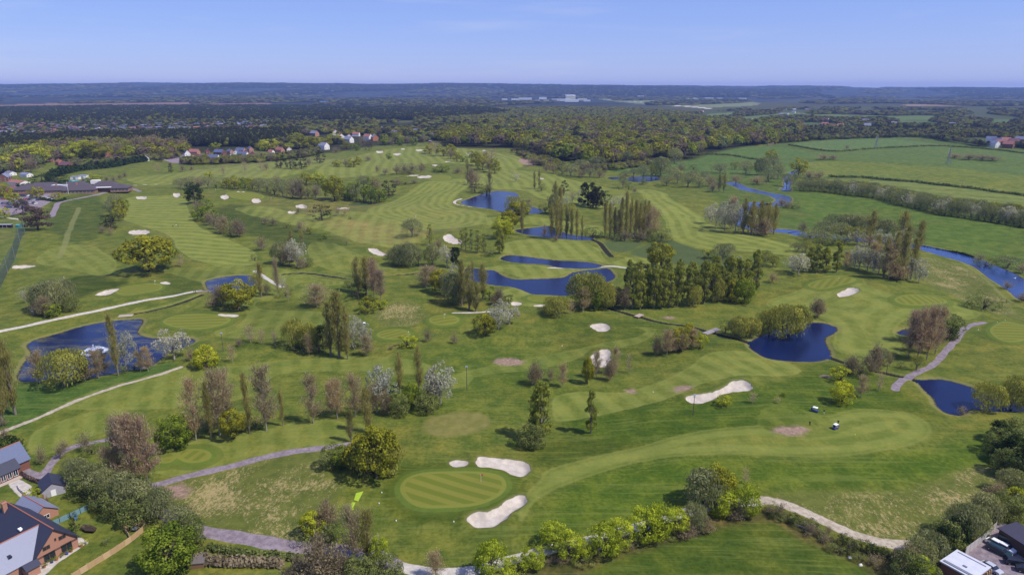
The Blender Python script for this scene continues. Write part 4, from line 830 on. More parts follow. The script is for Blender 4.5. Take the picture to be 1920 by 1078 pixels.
cluster('in the tawny far thicket by the top greens', 'tawny thickets of the upper fairways', [('oak',805,288,18,22),('asp',818,291,20,24),('oak',832,293,20,24),('brn',845,298,20,22),('oak',857,303,18,18),('grn',868,305,12,14),('oak',846,290,18,18)])
cluster('in the purple-brown thicket at the upper course', 'purple-brown thickets', [('brn',707,323,14,11),('brn',722,327,12,18),('brn',744,328,22,24),('brn',758,328,22,24),('brn',774,327,22,24),('brn',790,326,20,20),('grn',792,319,12,10),('shr',767,329,12,24),('grn',828,323,14,26),('shr',815,322,12,14)])
cluster('in the small yellow and brown thicket up the course', 'small yellow and brown thicket', [('oak',632,314,12,15),('brn',648,313,15,16),('oak',663,313,16,17),('oak',673,309,14,12),('brn',690,302,10,18),('shr',655,314,9,12)])
plant('grn', 729, 300, 12, 10, 'tiny round green tree alone between the far bunkers')
band = [('sil',486,362,28,26),('sil',502,365,30,28),('shr',515,367,28,28),('sil',530,369,32,30),('brn',548,370,30,28),('brn',562,371,34,32),('shr',578,371,28,26),('brn',592,371,28,28),('oak',627,374,42,38),('grn',655,371,30,28),('sil',668,373,28,26),('grn',682,374,30,28),('shr',695,375,28,28),('grn',712,375,24,28),('brn',705,362,30,28),('drk',729,366,24,28),('sil',682,352,22,26),('grn',700,352,20,22),('oak',575,350,24,22),('yel',596,349,26,26),('grn',610,352,18,20),('brn',744,348,14,24),('shr',760,348,12,20),('brn',776,348,12,20),('shr',640,368,22,24),('sil',550,358,24,26),('brn',520,352,22,24)]
cluster('in the long dense clump across the upper course', 'long dense clump across the upper course', band)
cluster('in the pine group on the upper left fairway', 'pines on the upper left fairway', [('drk',527,316,20,22),('drk',545,318,22,24),('drk',565,319,28,24),('drk',600,307,20,18),('brn',508,302,16,26),('brn',485,300,14,22),('brn',580,312,16,20)])
cluster('along the top of the left tree belt', 'left tree belt', [('sil',340,353,18,26),('sil',356,356,24,26),('brn',374,356,26,28),('sil',391,355,22,22),('shr',406,354,16,18),('oak',441,355,22,24),('oak',425,353,18,18),('grn',460,354,20,22),('oak',474,358,22,22)])
cluster('in the diagonal tree belt beside the striped fairway', 'left tree belt', [('hdg',366,384,34,26),('hdg',362,370,26,24),('brn',372,400,26,26),('grn',380,415,28,30),('shr',372,408,22,22),('brn',395,425,30,32),('brn',406,433,32,30),('grn',392,418,26,28),('brn',420,440,34,32),('shr',432,445,30,28),('brn',447,446,34,28),('brn',454,440,26,20),('shr',396,408,26,26),('grn',385,396,22,24)])
cluster('in the oval copse beside the practice range', 'oval copse beside the range', [('sil',216,386,22,24),('shr',226,380,16,20),('sil',206,401,24,24),('oak',226,402,28,24),('shr',213,415,24,24),('drk',200,426,20,22),('drk',210,433,20,22),('oak',223,413,22,22),('brn',193,438,14,16),('asp',208,441,12,14),('grn',232,392,18,18),('brn',218,398,20,20)])
plant('oak', 278, 512, 68, 98, 'great ochre oak standing alone beneath the white bunker'); plant('asp', 340, 503, 22, 14, 'thin bare sapling right of the great ochre oak')
cluster('in the large clump above the gravel track', 'large clump above the gravel track', [('sil',75,585,52,36),('sil',90,592,64,46),('sil',110,589,66,42),('sil',128,580,58,38),('bld',50,570,30,24),('grn',102,598,32,32),('asp',86,601,42,26),('bld',123,556,34,14),('brn',68,598,30,28),('shr',136,588,34,30),('sil',98,572,48,40)])
plant('oak', 447, 578, 50, 62, 'bright ochre oak between the oak pond and the green'); plant('brn', 414, 571, 36, 44, 'dark bare spreading tree left of the bright ochre oak')
cluster('right of the oak pond', 'trees right of the oak pond', [('pop',490,554,56,16),('asp',521,553,64,14),('shr',536,556,20,24),('asp',541,567,30,9),('wil',481,540,26,24),('bld',530,545,26,18),('brn',500,552,24,20)])
cluster('in the clump left of the striped mid fairway', 'clump left of the striped mid fairway', [('brn',490,470,30,28),('shr',478,488,13,12),('sil',526,493,40,32),('bld',558,501,52,40),('pop',548,482,46,12),('pop',566,462,28,10),('brn',542,497,42,30),('shr',574,498,16,24),('brn',565,503,20,24)])
cluster('among the scattered saplings below the round white bunker', 'scattered saplings at mid-course', [('brn',498,420,14,18),('brn',512,423,16,18),('shr',538,427,12,13),('brn',562,434,20,16),('asp',571,434,14,12),('oak',581,438,12,9),('grn',609,447,10,10),('grn',602,450,6,7),('brn',650,458,8,6)])
plant('hdg', 604, 414, 26, 34, 'lone dark round bush at the centre left fairways')
cluster('beside the lone dark round bush', 'saplings beside the lone dark bush', [('asp',634,406,16,18),('asp',647,406,14,16),('shr',657,415,12,8),('asp',574,402,14,10),('asp',589,404,16,14),('brn',560,402,14,10)])
cluster('in the tall pointed clump at the course centre', 'tall pointed clump at the course centre', [('pop',672,556,70,22),('pop',688,561,74,24),('red',702,566,76,30),('red',714,571,62,26),('hdg',672,567,32,34),('oak',691,590,32,34),('yel',712,584,22,22),('shr',660,545,24,24),('pop',700,548,60,24)])
plant('asp', 595, 578, 40, 48, 'wide bare budding tree alone left of the pointed clump')
cluster('in the large centre-left clump above the row', 'large centre-left clump', [('pop',620,664,90,26),('pop',636,668,112,36),('pop',652,671,90,18),('wil',552,652,56,46),('wil',580,656,52,40),('bld',664,654,60,40),('bld',682,650,46,32),('asp',688,666,34,26),('hdg',606,652,40,28),('shr',570,655,30,50),('asp',580,665,34,16),('asp',516,650,28,16),('asp',491,648,28,18),('shr',598,660,28,26)])
cluster('in the grey willow group right of the tailed bunker', 'grey willow group at mid-course', [('sil',773,443,32,38),('sil',748,494,34,40),('sil',768,498,44,40),('sil',785,496,30,26),('sil',812,497,40,28),('bld',838,501,38,28),('hdg',855,503,38,18),('blk',806,458,34,13),('brn',822,466,20,22),('brn',728,484,16,18),('shr',755,492,20,50)])
cluster('in the row left of the glowing green oak', 'small poplar row at mid-course', [('blk',873,467,36,15),('blk',884,470,36,13),('blk',896,475,40,16),('blk',906,474,32,14),('shr',917,479,14,26),('blk',937,476,46,20),('blk',865,464,28,12)])
plant('yel', 942, 447, 42, 44, 'glowing yellow-green oak left of the stream poplars'); plant('oak', 955, 430, 34, 30, 'ochre oak right behind the glowing yellow-green oak')
cluster('on the river meadow at the right edge', 'bushes of the river meadow', [('shr',1846,578,32,58),('brn',1888,541,15,24),('shr',1848,497,18,36),('sil',1890,502,20,46),('brn',1916,512,18,30),('brn',1835,488,14,24),('brn',1915,565,18,24)])
cluster('in the far pasture beyond the river', 'pasture trees beyond the river', [('oak',1497,330,30,28),('brn',1518,334,14,34),('brn',1536,333,12,30),('brn',1545,300,12,30),('brn',1562,300,10,26),('oak',1445,300,18,20),('brn',1588,280,9,12),('brn',1400,268,9,14),('brn',1815,300,12,40),('brn',1840,301,12,40),('brn',1862,302,10,36),('brn',1790,297,10,34),('asp',1804,350,8,6)])
RNGT = random.Random(3)
riv = [('sil',1188,331,14,18),('sil',1172,333,12,22),('sil',1206,334,24,24),('sil',1238,331,36,34),('wil',1222,332,22,22),('sil',1262,336,22,30),('brn',1276,324,18,22),('shr',1300,320,12,16),('sil',1350,326,18,32),('sil',1398,326,24,32),('sil',1428,329,34,28),('sil',1440,341,22,32),('sil',1458,336,30,26),('brn',1420,346,16,38),('sil',1290,351,26,34),('brn',1330,350,22,30),('sil',1310,352,20,30),('pop',1357,362,34,10),('pop',1348,362,32,10),('brn',1335,363,22,24),('yel',1272,331,12,14),('shr',1205,345,12,14),('sil',1270,345,22,26),('sil',1250,348,18,26),('brn',1380,342,14,30),('sil',1475,350,24,24),('sil',1488,346,20,20),('shr',1350,345,14,30),('sil',1300,338,18,24),('sil',1320,336,14,22),('sil',1450,320,28,26),('wil',1378,318,14,20)]
cluster('in the willows along the upper river', 'willows along the upper river', riv)
cluster('along the foot of the oak wood', 'bushes at the foot of the oak wood', [('brn',1024,322,16,22),('brn',1038,326,18,22),('shr',1054,329,20,26),('sil',1070,333,24,34),('brn',1090,334,16,26),('sil',1106,334,18,26),('brn',1125,334,16,26),('shr',1062,318,18,30),('sil',1090,318,18,30),('sil',1120,314,20,30),('wil',1150,308,22,28),('sil',1175,306,22,26),('brn',1000,308,14,26),('sil',1265,305,26,26),('wil',1210,300,24,26)])
wr = []
base_l = [(1496,358),(1552,363),(1640,374),(1690,388),(1765,404),(1865,420),(1945,434)]
uu = [p[0] for p in base_l]; vv = [p[1] for p in base_l]
x = 1500
i = 0
while x < 1940:
    t = (x-1500)/440; h = 19+15*t+RNGT.uniform(-3, 3); wd = 14+8*t; k = 'bld' if (i*7) % 5 in (0, 2) and x > 1590 else 'sil'
    wr.append((k, x, np.interp(x, uu, vv)-1, h, wd*1.35)); wr.append(('sil' if i % 3 else 'wil', x+3, np.interp(x, uu, vv)-5-3*t, h, wd*1.35)); wr.append(('shr', x+1, np.interp(x, uu, vv)+1, 10+4*t, 17+6*t)); x += 9+5*t; i += 1
cluster('in the long windbreak beyond the river', 'windbreak beyond the river', [(a, float(b), float(c), d, e) for a, b, c, d, e in wr])
cluster('near the clubhouse car park', 'trees around the clubhouse', [('yel',58,308,34,54),('yel',20,322,32,46),('brn',60,322,26,34),('yel',140,302,34,36),('yel',160,300,36,36),('oak',178,302,36,38),('yel',175,343,15,26),('pur',72,432,44,44),('pur',44,404,28,26),('yel',28,388,28,24),('oak',70,376,24,22),('yel',10,408,18,20),('hdg',80,346,18,36),('hdg',105,346,18,36),('brn',200,342,12,16),('brn',214,342,12,14),('brn',225,337,12,12),('drk',44,390,14,14),('oak',10,375,26,26),('oak',104,374,12,18),('brn',185,295,34,34),('brn',220,296,30,40),('oak',236,300,22,26),('brn',262,290,34,36),('brn',290,286,34,36),('oak',320,290,22,26),('brn',345,282,28,30),('yel',404,280,12,18),('pur',303,303,18,12)])
cluster('on the rough above the left tree belt', 'scattered trees of the upper left', [('drk',321,323,14,8),('brn',342,320,12,12),('brn',360,318,8,12),('yel',393,332,10,16),('brn',320,314,10,8),('asp',296,323,14,8),('asp',420,330,16,10),('asp',460,325,18,14),('asp',490,322,20,14),('brn',234,332,10,12),('yel',168,330,6,10),('oak',420,304,12,14),('oak',440,304,12,16),('brn',455,305,14,20),('oak',385,302,12,14),('brn',475,302,12,18),('brn',500,320,16,16),('oak',270,301,12,16)])
cluster('at the edge of the far village', 'trees at the edge of the far village', [('pur',692,283,16,14),('grn',668,283,14,18),('grn',718,273,14,16),('brn',735,273,16,16),('grn',750,273,14,14),('brn',765,273,18,16),('grn',776,273,14,14),('brn',795,268,16,20),('drk',648,252,24,24),('oak',612,275,18,24),('oak',560,278,26,34),('oak',590,280,22,30),('yel',505,283,22,30),('brn',630,288,12,18),('yel',625,268,18,22),('oak',650,280,14,22),('brn',680,272,16,18),('oak',700,262,12,14)])
print('trees', treecount[0])
# ---------------------------------------------------------------- hedges as lumpy strips, each a thing
def hedge(P, w_, h, kind, name, label, step=1.6, cat='hedge', n=26):
    P = line(P, 4); rng = np.random.default_rng(len(P)*7+abs(int(P[0][0]))); out = []
    seg = np.hypot(*(P[1:]-P[:-1]).T); cum = np.concatenate([[0], np.cumsum(seg)]); L_ = cum[-1]; o3 = np.array([P[0][0], P[0][1], gz(*P[0])])
    s = 0
    while s < L_:
        x = np.interp(s, cum, P[:, 0]); y = np.interp(s, cum, P[:, 1]); hh = h*rng.uniform(.75, 1.15); u = unit(n, rng); u[:, 2] = np.abs(u[:, 2])
        p = np.array([x, y, gz(x, y)+hh*.15])-o3+u*np.array([w_*.6, w_*.6, hh*.85])*rng.uniform(.6, 1.05, (n, 1))
        out.append(cards(p, u+unit(n, rng)*.7, (step*.28, step*.2), rng, var=np.clip(rng.uniform(.1, .9)+rng.normal(0, .15, n), 0, 1))); s += step*.55
    me = leafmesh(name, out, LM[kind]); o = link(name, me, None, tuple(o3)); tag(o, label, cat); return o
hedge([(92,340),(130,326),(180,318),(235,310),(274,304)], 7, 9.5, 'hdg', 'cypress_hedge', 'long tall dark cypress screen between clubhouse and village', 4.5, 'hedge', 70)
hedge([(30,352),(70,350),(128,346)], 7, 6, 'hdg', 'laurel_hedge', 'dark hedge block directly behind the clubhouse roofs', 4, 'hedge', 60)
hedge([(1480,273),(1560,285),(1640,279),(1760,275),(1860,281),(1935,290)], 4, 2.4, 'shr', 'field_hedge', 'thin dark hedge between the two topmost river meadows', 5, n=20)
hedge([(1556,331),(1640,337),(1720,345),(1820,356),(1940,367)], 4, 2.6, 'shr', 'field_hedge', 'dark straight hedge above the striped arable strip', 4, n=26)
hedge([(1318,291),(1365,293),(1405,298),(1440,301)], 4, 2.4, 'shr', 'field_hedge', 'short dark hedge in the pasture below the oak wood', 5, n=18)
hedge([(1440,273),(1490,262),(1560,261)], 3, 2.6, 'brn', 'field_hedge', 'faint brown hedge at the left of the topmost meadow', 6, n=14)
hedge([(1730,460),(1760,466),(1800,474),(1828,482)], 1.3, 1.4, 'drk', 'bank_scrub', 'dark scrub line on the far bank of the river', 1.6, 'scrub', 20)
hedge([(352,1052),(400,1056),(460,1058),(530,1060)], 2.2, 2.4, 'brn', 'garden_hedge', 'long clipped brownish hedge at the bottom left', 1.4, n=60)
hedge([(395,1030),(450,1040),(520,1046),(560,1050)], 1.8, 1.6, 'shr', 'path_hedge', 'green hedge between the lower asphalt path and the brown hedge', 1.2, n=50)
hedge([(12,868),(35,880),(60,894),(92,905)], .9, 1.3, 'pur', 'beech_hedge', 'dark red hedge in front of the asphalt lane', .8, n=40)
hedge([(78,378),(105,380),(122,377)], 3, 2.4, 'hdg', 'car_park_hedge', 'low green hedge between clubhouse car park and range', 3, n=24)
for k_, lst in (('sil', [(150,905,44,46),(180,918,48,56),(135,890,30,36),(205,930,52,60),(235,948,60,66),(265,955,56,60),(300,968,52,60),(340,990,40,56)]), ('shr', [(160,925,40,50),(195,945,44,50),(225,962,50,56),(260,978,50,60),(355,1005,40,50)]), ('asp', [(210,900,60,40)])):
    cluster('in the scrub belt above the gardens', 'scrub belt above the gardens', [(k_, *r) for r in lst])
plant('red', 252, 905, 122, 66, 'tall reddish-brown leafless tree left of its twin above the gardens'); plant('red', 277, 902, 116, 56, 'tall reddish-brown leafless tree right of its twin above the gardens'); plant('red', 228, 890, 100, 44, 'leftmost reddish leafless tree above the gardens with forked stem')
plant('grn', 318, 1068, 78, 96, 'huge rounded dense green tree right of the wooden garden fence'); plant('shr', 352, 1030, 50, 60, 'shrub mass behind the huge rounded garden tree')
cluster('beside the small forked path', 'bushes beside the small forked path', [('hdg',22,860,34,44),('brn',78,862,26,24),('brn',160,840,32,32),('shr',172,846,18,30),('brn',112,852,20,24),('brn',8,820,20,26),('brn',120,840,16,22)])
cluster('in the back gardens', 'garden bushes', [('yel',61,938,20,26),('yel',73,943,12,14),('hdg',142,995,0+32,16),('shr',200,1016,9,14),('brn',88,938,9,9)])

rs_ = random.Random(21); scr = []
for i in range(26):
    t = i/25; u = 1010+300*t+rs_.uniform(-5, 5); v = 1066-62*t+rs_.uniform(-3, 5); scr.append((rs_.choice(['brn', 'shr', 'brn']), u, v, rs_.uniform(9, 16), rs_.uniform(16, 26)))
cluster('at the foot of the lime hedgerow', 'undergrowth of the lime hedgerow', scr)
scr = []
for i in range(24):
    t = i/23; u = 1440+260*t+rs_.uniform(-6, 6); v = 968+88*t+rs_.uniform(-6, 6); scr.append((rs_.choice(['shr', 'brn', 'shr', 'hdg']), u, v, rs_.uniform(8, 17), rs_.uniform(16, 28)))
cluster('in the verge scrub below the pale path', 'verge scrub below the pale path', scr)
# ---------------------------------------------------------------- woods: one scatter per wood, crowns instanced by geometry nodes
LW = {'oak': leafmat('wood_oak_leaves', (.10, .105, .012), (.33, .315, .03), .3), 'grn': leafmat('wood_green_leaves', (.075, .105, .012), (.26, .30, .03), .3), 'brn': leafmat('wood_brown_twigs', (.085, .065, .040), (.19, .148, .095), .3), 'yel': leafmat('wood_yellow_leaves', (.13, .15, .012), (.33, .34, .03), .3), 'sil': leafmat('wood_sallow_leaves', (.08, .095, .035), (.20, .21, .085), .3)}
def crowncol():
    c = bpy.data.collections.new('wood_crowns')
    kinds = [('oak', .7), ('grn', .7), ('oak', .7), ('brn', .8), ('brn', .8), ('drk', .8), ('drk', .8), ('shr', .8), ('yel', .7), ('sil', .7)]
    objs = []
    for i, (k, q) in enumerate(kinds):
        rng = np.random.default_rng(900+i); out = []
        for _ in range(11):
            a = rng.uniform(0, 6.28); r = .33*math.sqrt(rng.uniform(0, 1)); el = rng.uniform(.35, .82) if k != 'drk' else rng.uniform(.3, .9); r *= 1 if k != 'drk' else (1.15-el)*1.3
            C = np.array([math.cos(a)*r, math.sin(a)*r, el]); kk = 20; u = unit(kk, rng); u[:, 2] = np.abs(u[:, 2])*.9; br_ = rng.uniform(.13, .21)
            out.append(cards(C+u*br_*np.array([1, 1, .8]), u+unit(kk, rng)*.5, (.052, .040), rng, var=np.clip(rng.uniform(.1, .9)+rng.normal(0, .14, kk), 0, 1)))
        kk = 150; u = unit(kk, rng); u[:, 2] = np.abs(u[:, 2]); out.append(cards(np.array([0, 0, .35])+u*np.array([.47, .47, .50 if k != 'drk' else .6]), u+unit(kk, rng)*.35, (.062, .05), rng, var=np.clip(u[:, 2]*.7+rng.normal(.1, .15, kk), 0, 1)))  # dome leaves pale toward the top: sunlit crown painted into leaf colour
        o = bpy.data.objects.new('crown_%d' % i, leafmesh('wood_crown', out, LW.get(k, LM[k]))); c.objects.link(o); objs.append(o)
    return c
WC = crowncol()
def gn_tree():
    g = bpy.data.node_groups.new('scatter', 'GeometryNodeTree'); g.interface.new_socket('Geometry', in_out='INPUT', socket_type='NodeSocketGeometry'); g.interface.new_socket('Geometry', in_out='OUTPUT', socket_type='NodeSocketGeometry')
    i = g.nodes.new('NodeGroupInput'); o = g.nodes.new('NodeGroupOutput'); ip = g.nodes.new('GeometryNodeInstanceOnPoints'); ci = g.nodes.new('GeometryNodeCollectionInfo')
    ci.inputs['Collection'].default_value = WC; ci.inputs['Separate Children'].default_value = True; ci.inputs['Reset Children'].default_value = True
    def at(n, t):
        x = g.nodes.new('GeometryNodeInputNamedAttribute'); x.data_type = t; x.inputs['Name'].default_value = n; return x.outputs['Attribute']
    ip.inputs['Pick Instance'].default_value = True
    l = g.links.new; l(i.outputs[0], ip.inputs['Points']); l(ci.outputs[0], ip.inputs['Instance']); l(at('idx', 'INT'), ip.inputs['Instance Index']); l(at('rot', 'FLOAT_VECTOR'), ip.inputs['Rotation']); l(at('scl', 'FLOAT_VECTOR'), ip.inputs['Scale']); l(ip.outputs[0], o.inputs[0]); return g
GN = gn_tree()
OUTS = 0
def wood(P, mix, label, dens=1.0, hgt=13, diam=10, rmin=0.0, gap=None, seed=0, name='woodland', kfar=.0055):
    """crowns over the traced outline; crown size grows with distance where single trees no longer read"""
    global OUTS
    rng = np.random.default_rng(seed+17); P = np.array(P, float); lo, hi = P.min(0), P.max(0)
    n = 400000 if (hi[1]-lo[1]) > 12 else 200000
    q = np.stack([rng.uniform(lo[0], hi[0], n), rng.uniform(lo[1], hi[1], n)], 1)
    q = q[sd_poly(P, q) < 0]; area = abs(.5*sum(P[i][0]*P[(i+1) % len(P)][1]-P[(i+1) % len(P)][0]*P[i][1] for i in range(len(P))))
    v = q[:, 1]; d = CAMH/np.tan(TH-np.arctan((CY-v)/F)); s = F/(d*CT+CAMH*ST); wpp = (1/s)*(d*d+CAMH**2)/(CAMH*F)
    D = np.maximum(diam, kfar*d); need = wpp/(D*D*.42)*dens*area/len(q); keep = rng.uniform(0, 1, len(q)) < need
    q = q[keep]; D = D[keep]; d = d[keep]; s = s[keep]
    x = (q[:, 0]-CX)/s; m = len(q)
    if gap: # clearings from broad noise
        g = np.sin(x*gap+seed)+np.sin(d*gap*.8+1.3*seed)+np.sin((x+d)*gap*.45+2)+np.sin((x-.6*d)*gap*1.9); kk = g > rmin; q, D, d, x = q[kk], D[kk], d[kk], x[kk]; m = len(q)
    big = np.sin(x*.021+seed)+np.sin(d*.017+2*seed)+np.sin((x+d)*.009); r = rng.uniform(0, 1, m)
    cum = np.cumsum(mix)/sum(mix); r2 = np.clip(r+big*.10, 0, .999); idx = np.searchsorted(cum, r2); perm = rng.permutation(m)
    hh = hgt*rng.uniform(.75, 1.2, m)*(D/diam)**.25; z = np.array([gz(a, b) for a, b in zip(x, d)]) if m < 70000 else np.zeros(m)
    D = D*rng.uniform(.8, 1.25, m)
    me = bpy.data.meshes.new(name); me.vertices.add(m); me.vertices.foreach_set('co', np.stack([x, d, z-.1*hh], 1).astype(np.float32).ravel())
    t = me.attributes.new('idx', 'INT', 'POINT'); t.data.foreach_set('value', idx.astype(np.int32))
    t = me.attributes.new('rot', 'FLOAT_VECTOR', 'POINT'); t.data.foreach_set('vector', np.stack([np.zeros(m), np.zeros(m), rng.uniform(0, 6.28, m)], 1).astype(np.float32).ravel())
    t = me.attributes.new('scl', 'FLOAT_VECTOR', 'POINT'); t.data.foreach_set('vector', np.stack([D*1.15, D*1.15, hh*1.15], 1).astype(np.float32).ravel())
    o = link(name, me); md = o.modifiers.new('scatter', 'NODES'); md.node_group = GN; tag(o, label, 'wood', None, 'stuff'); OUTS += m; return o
#        oak grn oak brn brn drk drk shr yel sil
MIXW = [3.2, 2.2, 3.2, 2.6, 2.2, .4, .3, 1.2, .5, .5]; PINE = [.12, .1, .12, .2, .2, 6, 6, .6, .03, .05]; DECI = [2, 1.6, 2.0, 2, 1.2, 2.5, 2.4, 1.4, .3, .8]; HEDG = [1, 1, 1, 1.8, 1.5, 2.2, 2, 2, .1, 2]; BARE = [.5, .1, .5, 4, 4, .5, .5, 1, .1, .5]
wood([(832,276),(826,262),(840,248),(900,238),(1000,232),(1150,231),(1300,232),(1400,236),(1480,240),(1505,246),(1490,256),(1440,270),(1370,278),(1320,286),(1290,297),(1240,298),(1200,306),(1130,316),(1060,306),(1012,296),(970,278),(900,276)], MIXW, 'broad oak wood in spring leaf across the middle distance', .85, 22, 22, seed=1, name='oak_wood')
wood([(0,272),(60,266),(140,262),(300,257),(480,252),(560,252),(560,262),(500,274),(460,276),(380,276),(300,272),(200,276),(130,280),(60,290),(0,292)], PINE, 'dark pine plantation left of the new houses', 1.1, 15, 8, seed=2, name='pine_wood')
wood([(0,292),(60,284),(130,274),(220,276),(340,276),(350,290),(300,296),(220,300),(130,296),(40,318),(0,330)], [3,1,3,3,3,.6,.6,1,1,.4], 'leafy belt of oaks between pines and clubhouse', .85, 18, 20, seed=3)
wood([(0,206),(200,203),(500,202),(700,206),(900,206),(960,214),(820,226),(700,226),(480,228),(300,226),(120,230),(0,232)], PINE, 'dark pine forest behind the suburb rows', 1.25, 14, 12, seed=4, name='pine_wood')
wood([(480,244),(560,236),(700,228),(830,226),(850,240),(832,262),(800,266),(700,274),(600,290),(560,288),(480,282),(470,272),(540,256)], DECI, 'leafy suburb trees around the far village', 1.0, 12, 16, rmin=-.35, gap=.02, seed=5)
wood([(0,229),(300,227),(560,226),(620,230),(540,242),(300,250),(0,258)], [.8,.6,.8,1,1,4,4,1.4,.5,.3], 'garden trees among the long suburb rows', .42, 8, 9, seed=6)
wood([(820,226),(900,208),(1050,203),(1180,206),(1290,214),(1330,226),(1300,230),(1150,230),(1000,230),(900,236)], [3,1.6,3,2,2,1,1,3,1,1.6], 'pale olive woodland below the airfield', 1.0, 11, 13, seed=7)
wood([(1290,214),(1400,206),(1560,204),(1960,206),(1960,246),(1700,250),(1500,240),(1330,232)], HEDG, 'patchwork of hedge trees and copses on the far right plain', .6, 9, 10, rmin=.15, gap=.0125, seed=8)
wood([(1490,244),(1600,236),(1760,238),(1960,236),(1960,285),(1900,276),(1840,276),(1790,268),(1740,262),(1650,252),(1560,256),(1500,262)], HEDG, 'trees along the village beyond the river meadows', .9, 10, 9, rmin=-.6, gap=.022, seed=9)
wood([(-60,172),(900,172),(1300,174),(2000,176),(2000,206),(1500,204),(1420,200),(1120,202),(960,206),(700,205),(0,205),(-60,205)], [1,.8,1,2.4,2,3.5,3.5,1.5,.2,1], 'far dark heath and woods toward the horizon', .75, 10, 12, rmin=.35, gap=.0034, seed=10, kfar=.0075)
wood([(-40,179),(900,178),(1500,180),(1960,178),(1960,184),(1300,184),(900,183),(0,187)], PINE, 'dark forest line under the distant ridge', 1.0, 15, 12, rmin=-.8, gap=.0012, seed=12, kfar=.006)
wood([(1330,245),(1560,258),(1640,252),(1700,258),(1560,262),(1440,271),(1370,270)], HEDG, 'scrubby wood edge left of the topmost meadow', .9, 9, 9, seed=13)
wood([(340,300),(480,298),(600,284),(600,292),(480,306),(340,309)], [1,1,1,2,2,.4,.4,3,1.2,1], 'hedge of mixed bushes below the new houses', 1.0, 7, 6, seed=14)
wood([(130,296),(280,292),(340,290),(340,296),(300,302),(276,302),(130,312)], [1,1,1,2,2,.4,.4,3,1.2,1], 'bushes behind the cypress screen', .6, 6, 6, seed=15)
wood([(960,283),(1010,296),(1070,310),(1130,318),(1200,310),(1250,302),(1240,308),(1160,322),(1110,326),(1040,318),(985,300)], [1,1,1,3,3,.2,.2,3,.3,3], 'sallow scrub along the foot of the oak wood', .7, 7, 8, seed=16)
print('woodland crowns', OUTS)
# ---------------------------------------------------------------- buildings
def rgbm(n, c, r=.8, **k): return mat(n, c, r, **k)
SLATE = mat('dark_slate', (.035, .038, .062), .62, 0, .35, .3, 3, (2, .22, .5)); SLATEG = mat('grey_slate', (.20, .21, .28), .5, 0, .4, .22, 4, (2, .22, .5)); BRICK = mat('red_brick', (.40, .20, .135), .9, 0, .15, .22, 7, (2, .15, .35))
BRICKD = mat('dark_brick', (.20, .085, .06), .9, 0, .15, .25, 7, (2, .15, .3)); RENDER = mat('white_render', (.72, .69, .63), .85, 0, .2, .06, 2); PINK = mat('clay_tiles', (.30, .13, .105), .85, 0, .2, .25, 3, (2, .25, .5)); ORANGE = mat('orange_brick', (.42, .16, .08), .9, 0, .15, .2, 6)
PURP = mat('purple_tiles', (.15, .075, .085), .8, 0, .2, .25, 3, (2, .25, .5)); SLB = mat('blue_slate', (.10, .12, .20), .6, 0, .35, .25, 3, (2, .25, .5)); CLUBR = mat('club_tiles', (.085, .068, .078), .8, 0, .25, .3, 2, (2, .3, .5))
GLASS = mat('window_glass', (.02, .025, .035), .08, 0, .8, .2, 2); WHITE = mat('white_paint', (.78, .77, .74), .5, 0, .4, .05, 3); WOOD = mat('fence_wood', (.44, .29, .15), .85, 0, .15, .22, 5); WOODB = mat('brown_fence_wood', (.22, .125, .06), .85, 0, .15, .3, 5)
TEAL = mat('faded_teal_paint', (.16, .27, .31), .8, 0, .2, .18, 4); BLACK = mat('black_rubber', (.015, .015, .016), .7, 0, .3, .2, 5); STEEL = mat('galvanised_steel', (.34, .35, .36), .45, .5, .5, .12, 4); PALEW = mat('weathered_boards', (.46, .42, .38), .9, 0, .15, .15, 3)
RIDGE = mat('red_ridge_tiles', (.36, .13, .08), .85, 0, .2, .2, 8); FLATW = mat('white_roof_membrane', (.52, .52, .56), .6, 0, .3, .2, .9); TAN = mat('paving', (.42, .34, .27), .9, 0, .15, .15, 5)
def frame_obj(name, u, v, rz, label, cat, group=None, dz=0, at=None):
    p = G(u, v) if at is None else Vector(at); e = empty(name, (p.x, p.y, p.z+dz), rz); tag(e, label, cat, group); return e
def window(par, face, x, z, w_, h, y=0, frame=None):
    """face 'f': on the plane y (facing -y); 'b' facing +y; 'l': on x = y facing -x; 'r' facing +x"""
    fr, pn = MB(), MB(); t = .07
    def put(mb, a0, a1, z0, z1, d0, d1):
        if face == 'f': mb.box(a0, a1, y-d1, y-d0, z0, z1)
        elif face == 'b': mb.box(a0, a1, y+d0, y+d1, z0, z1)
        elif face == 'l': mb.box(y-d1, y-d0, a0, a1, z0, z1)
        else: mb.box(y+d0, y+d1, a0, a1, z0, z1)
    x0, x1, z0, z1 = x-w_/2, x+w_/2, z, z+h
    put(fr, x0, x0+t, z0, z1, .0, .08); put(fr, x1-t, x1, z0, z1, .0, .08); put(fr, x0+t, x1-t, z0, z0+t, .0, .08); put(fr, x0+t, x1-t, z1-t, z1, .0, .08)
    if w_ > 1.1: put(fr, x-t/2, x+t/2, z0+t, z1-t, .0, .07)
    put(pn, x0+t, x1-t, z0+t, z1-t, .005, .03)
    f = fr.build('window', frame or WHITE, par); pn.build('pane', GLASS, f); return f
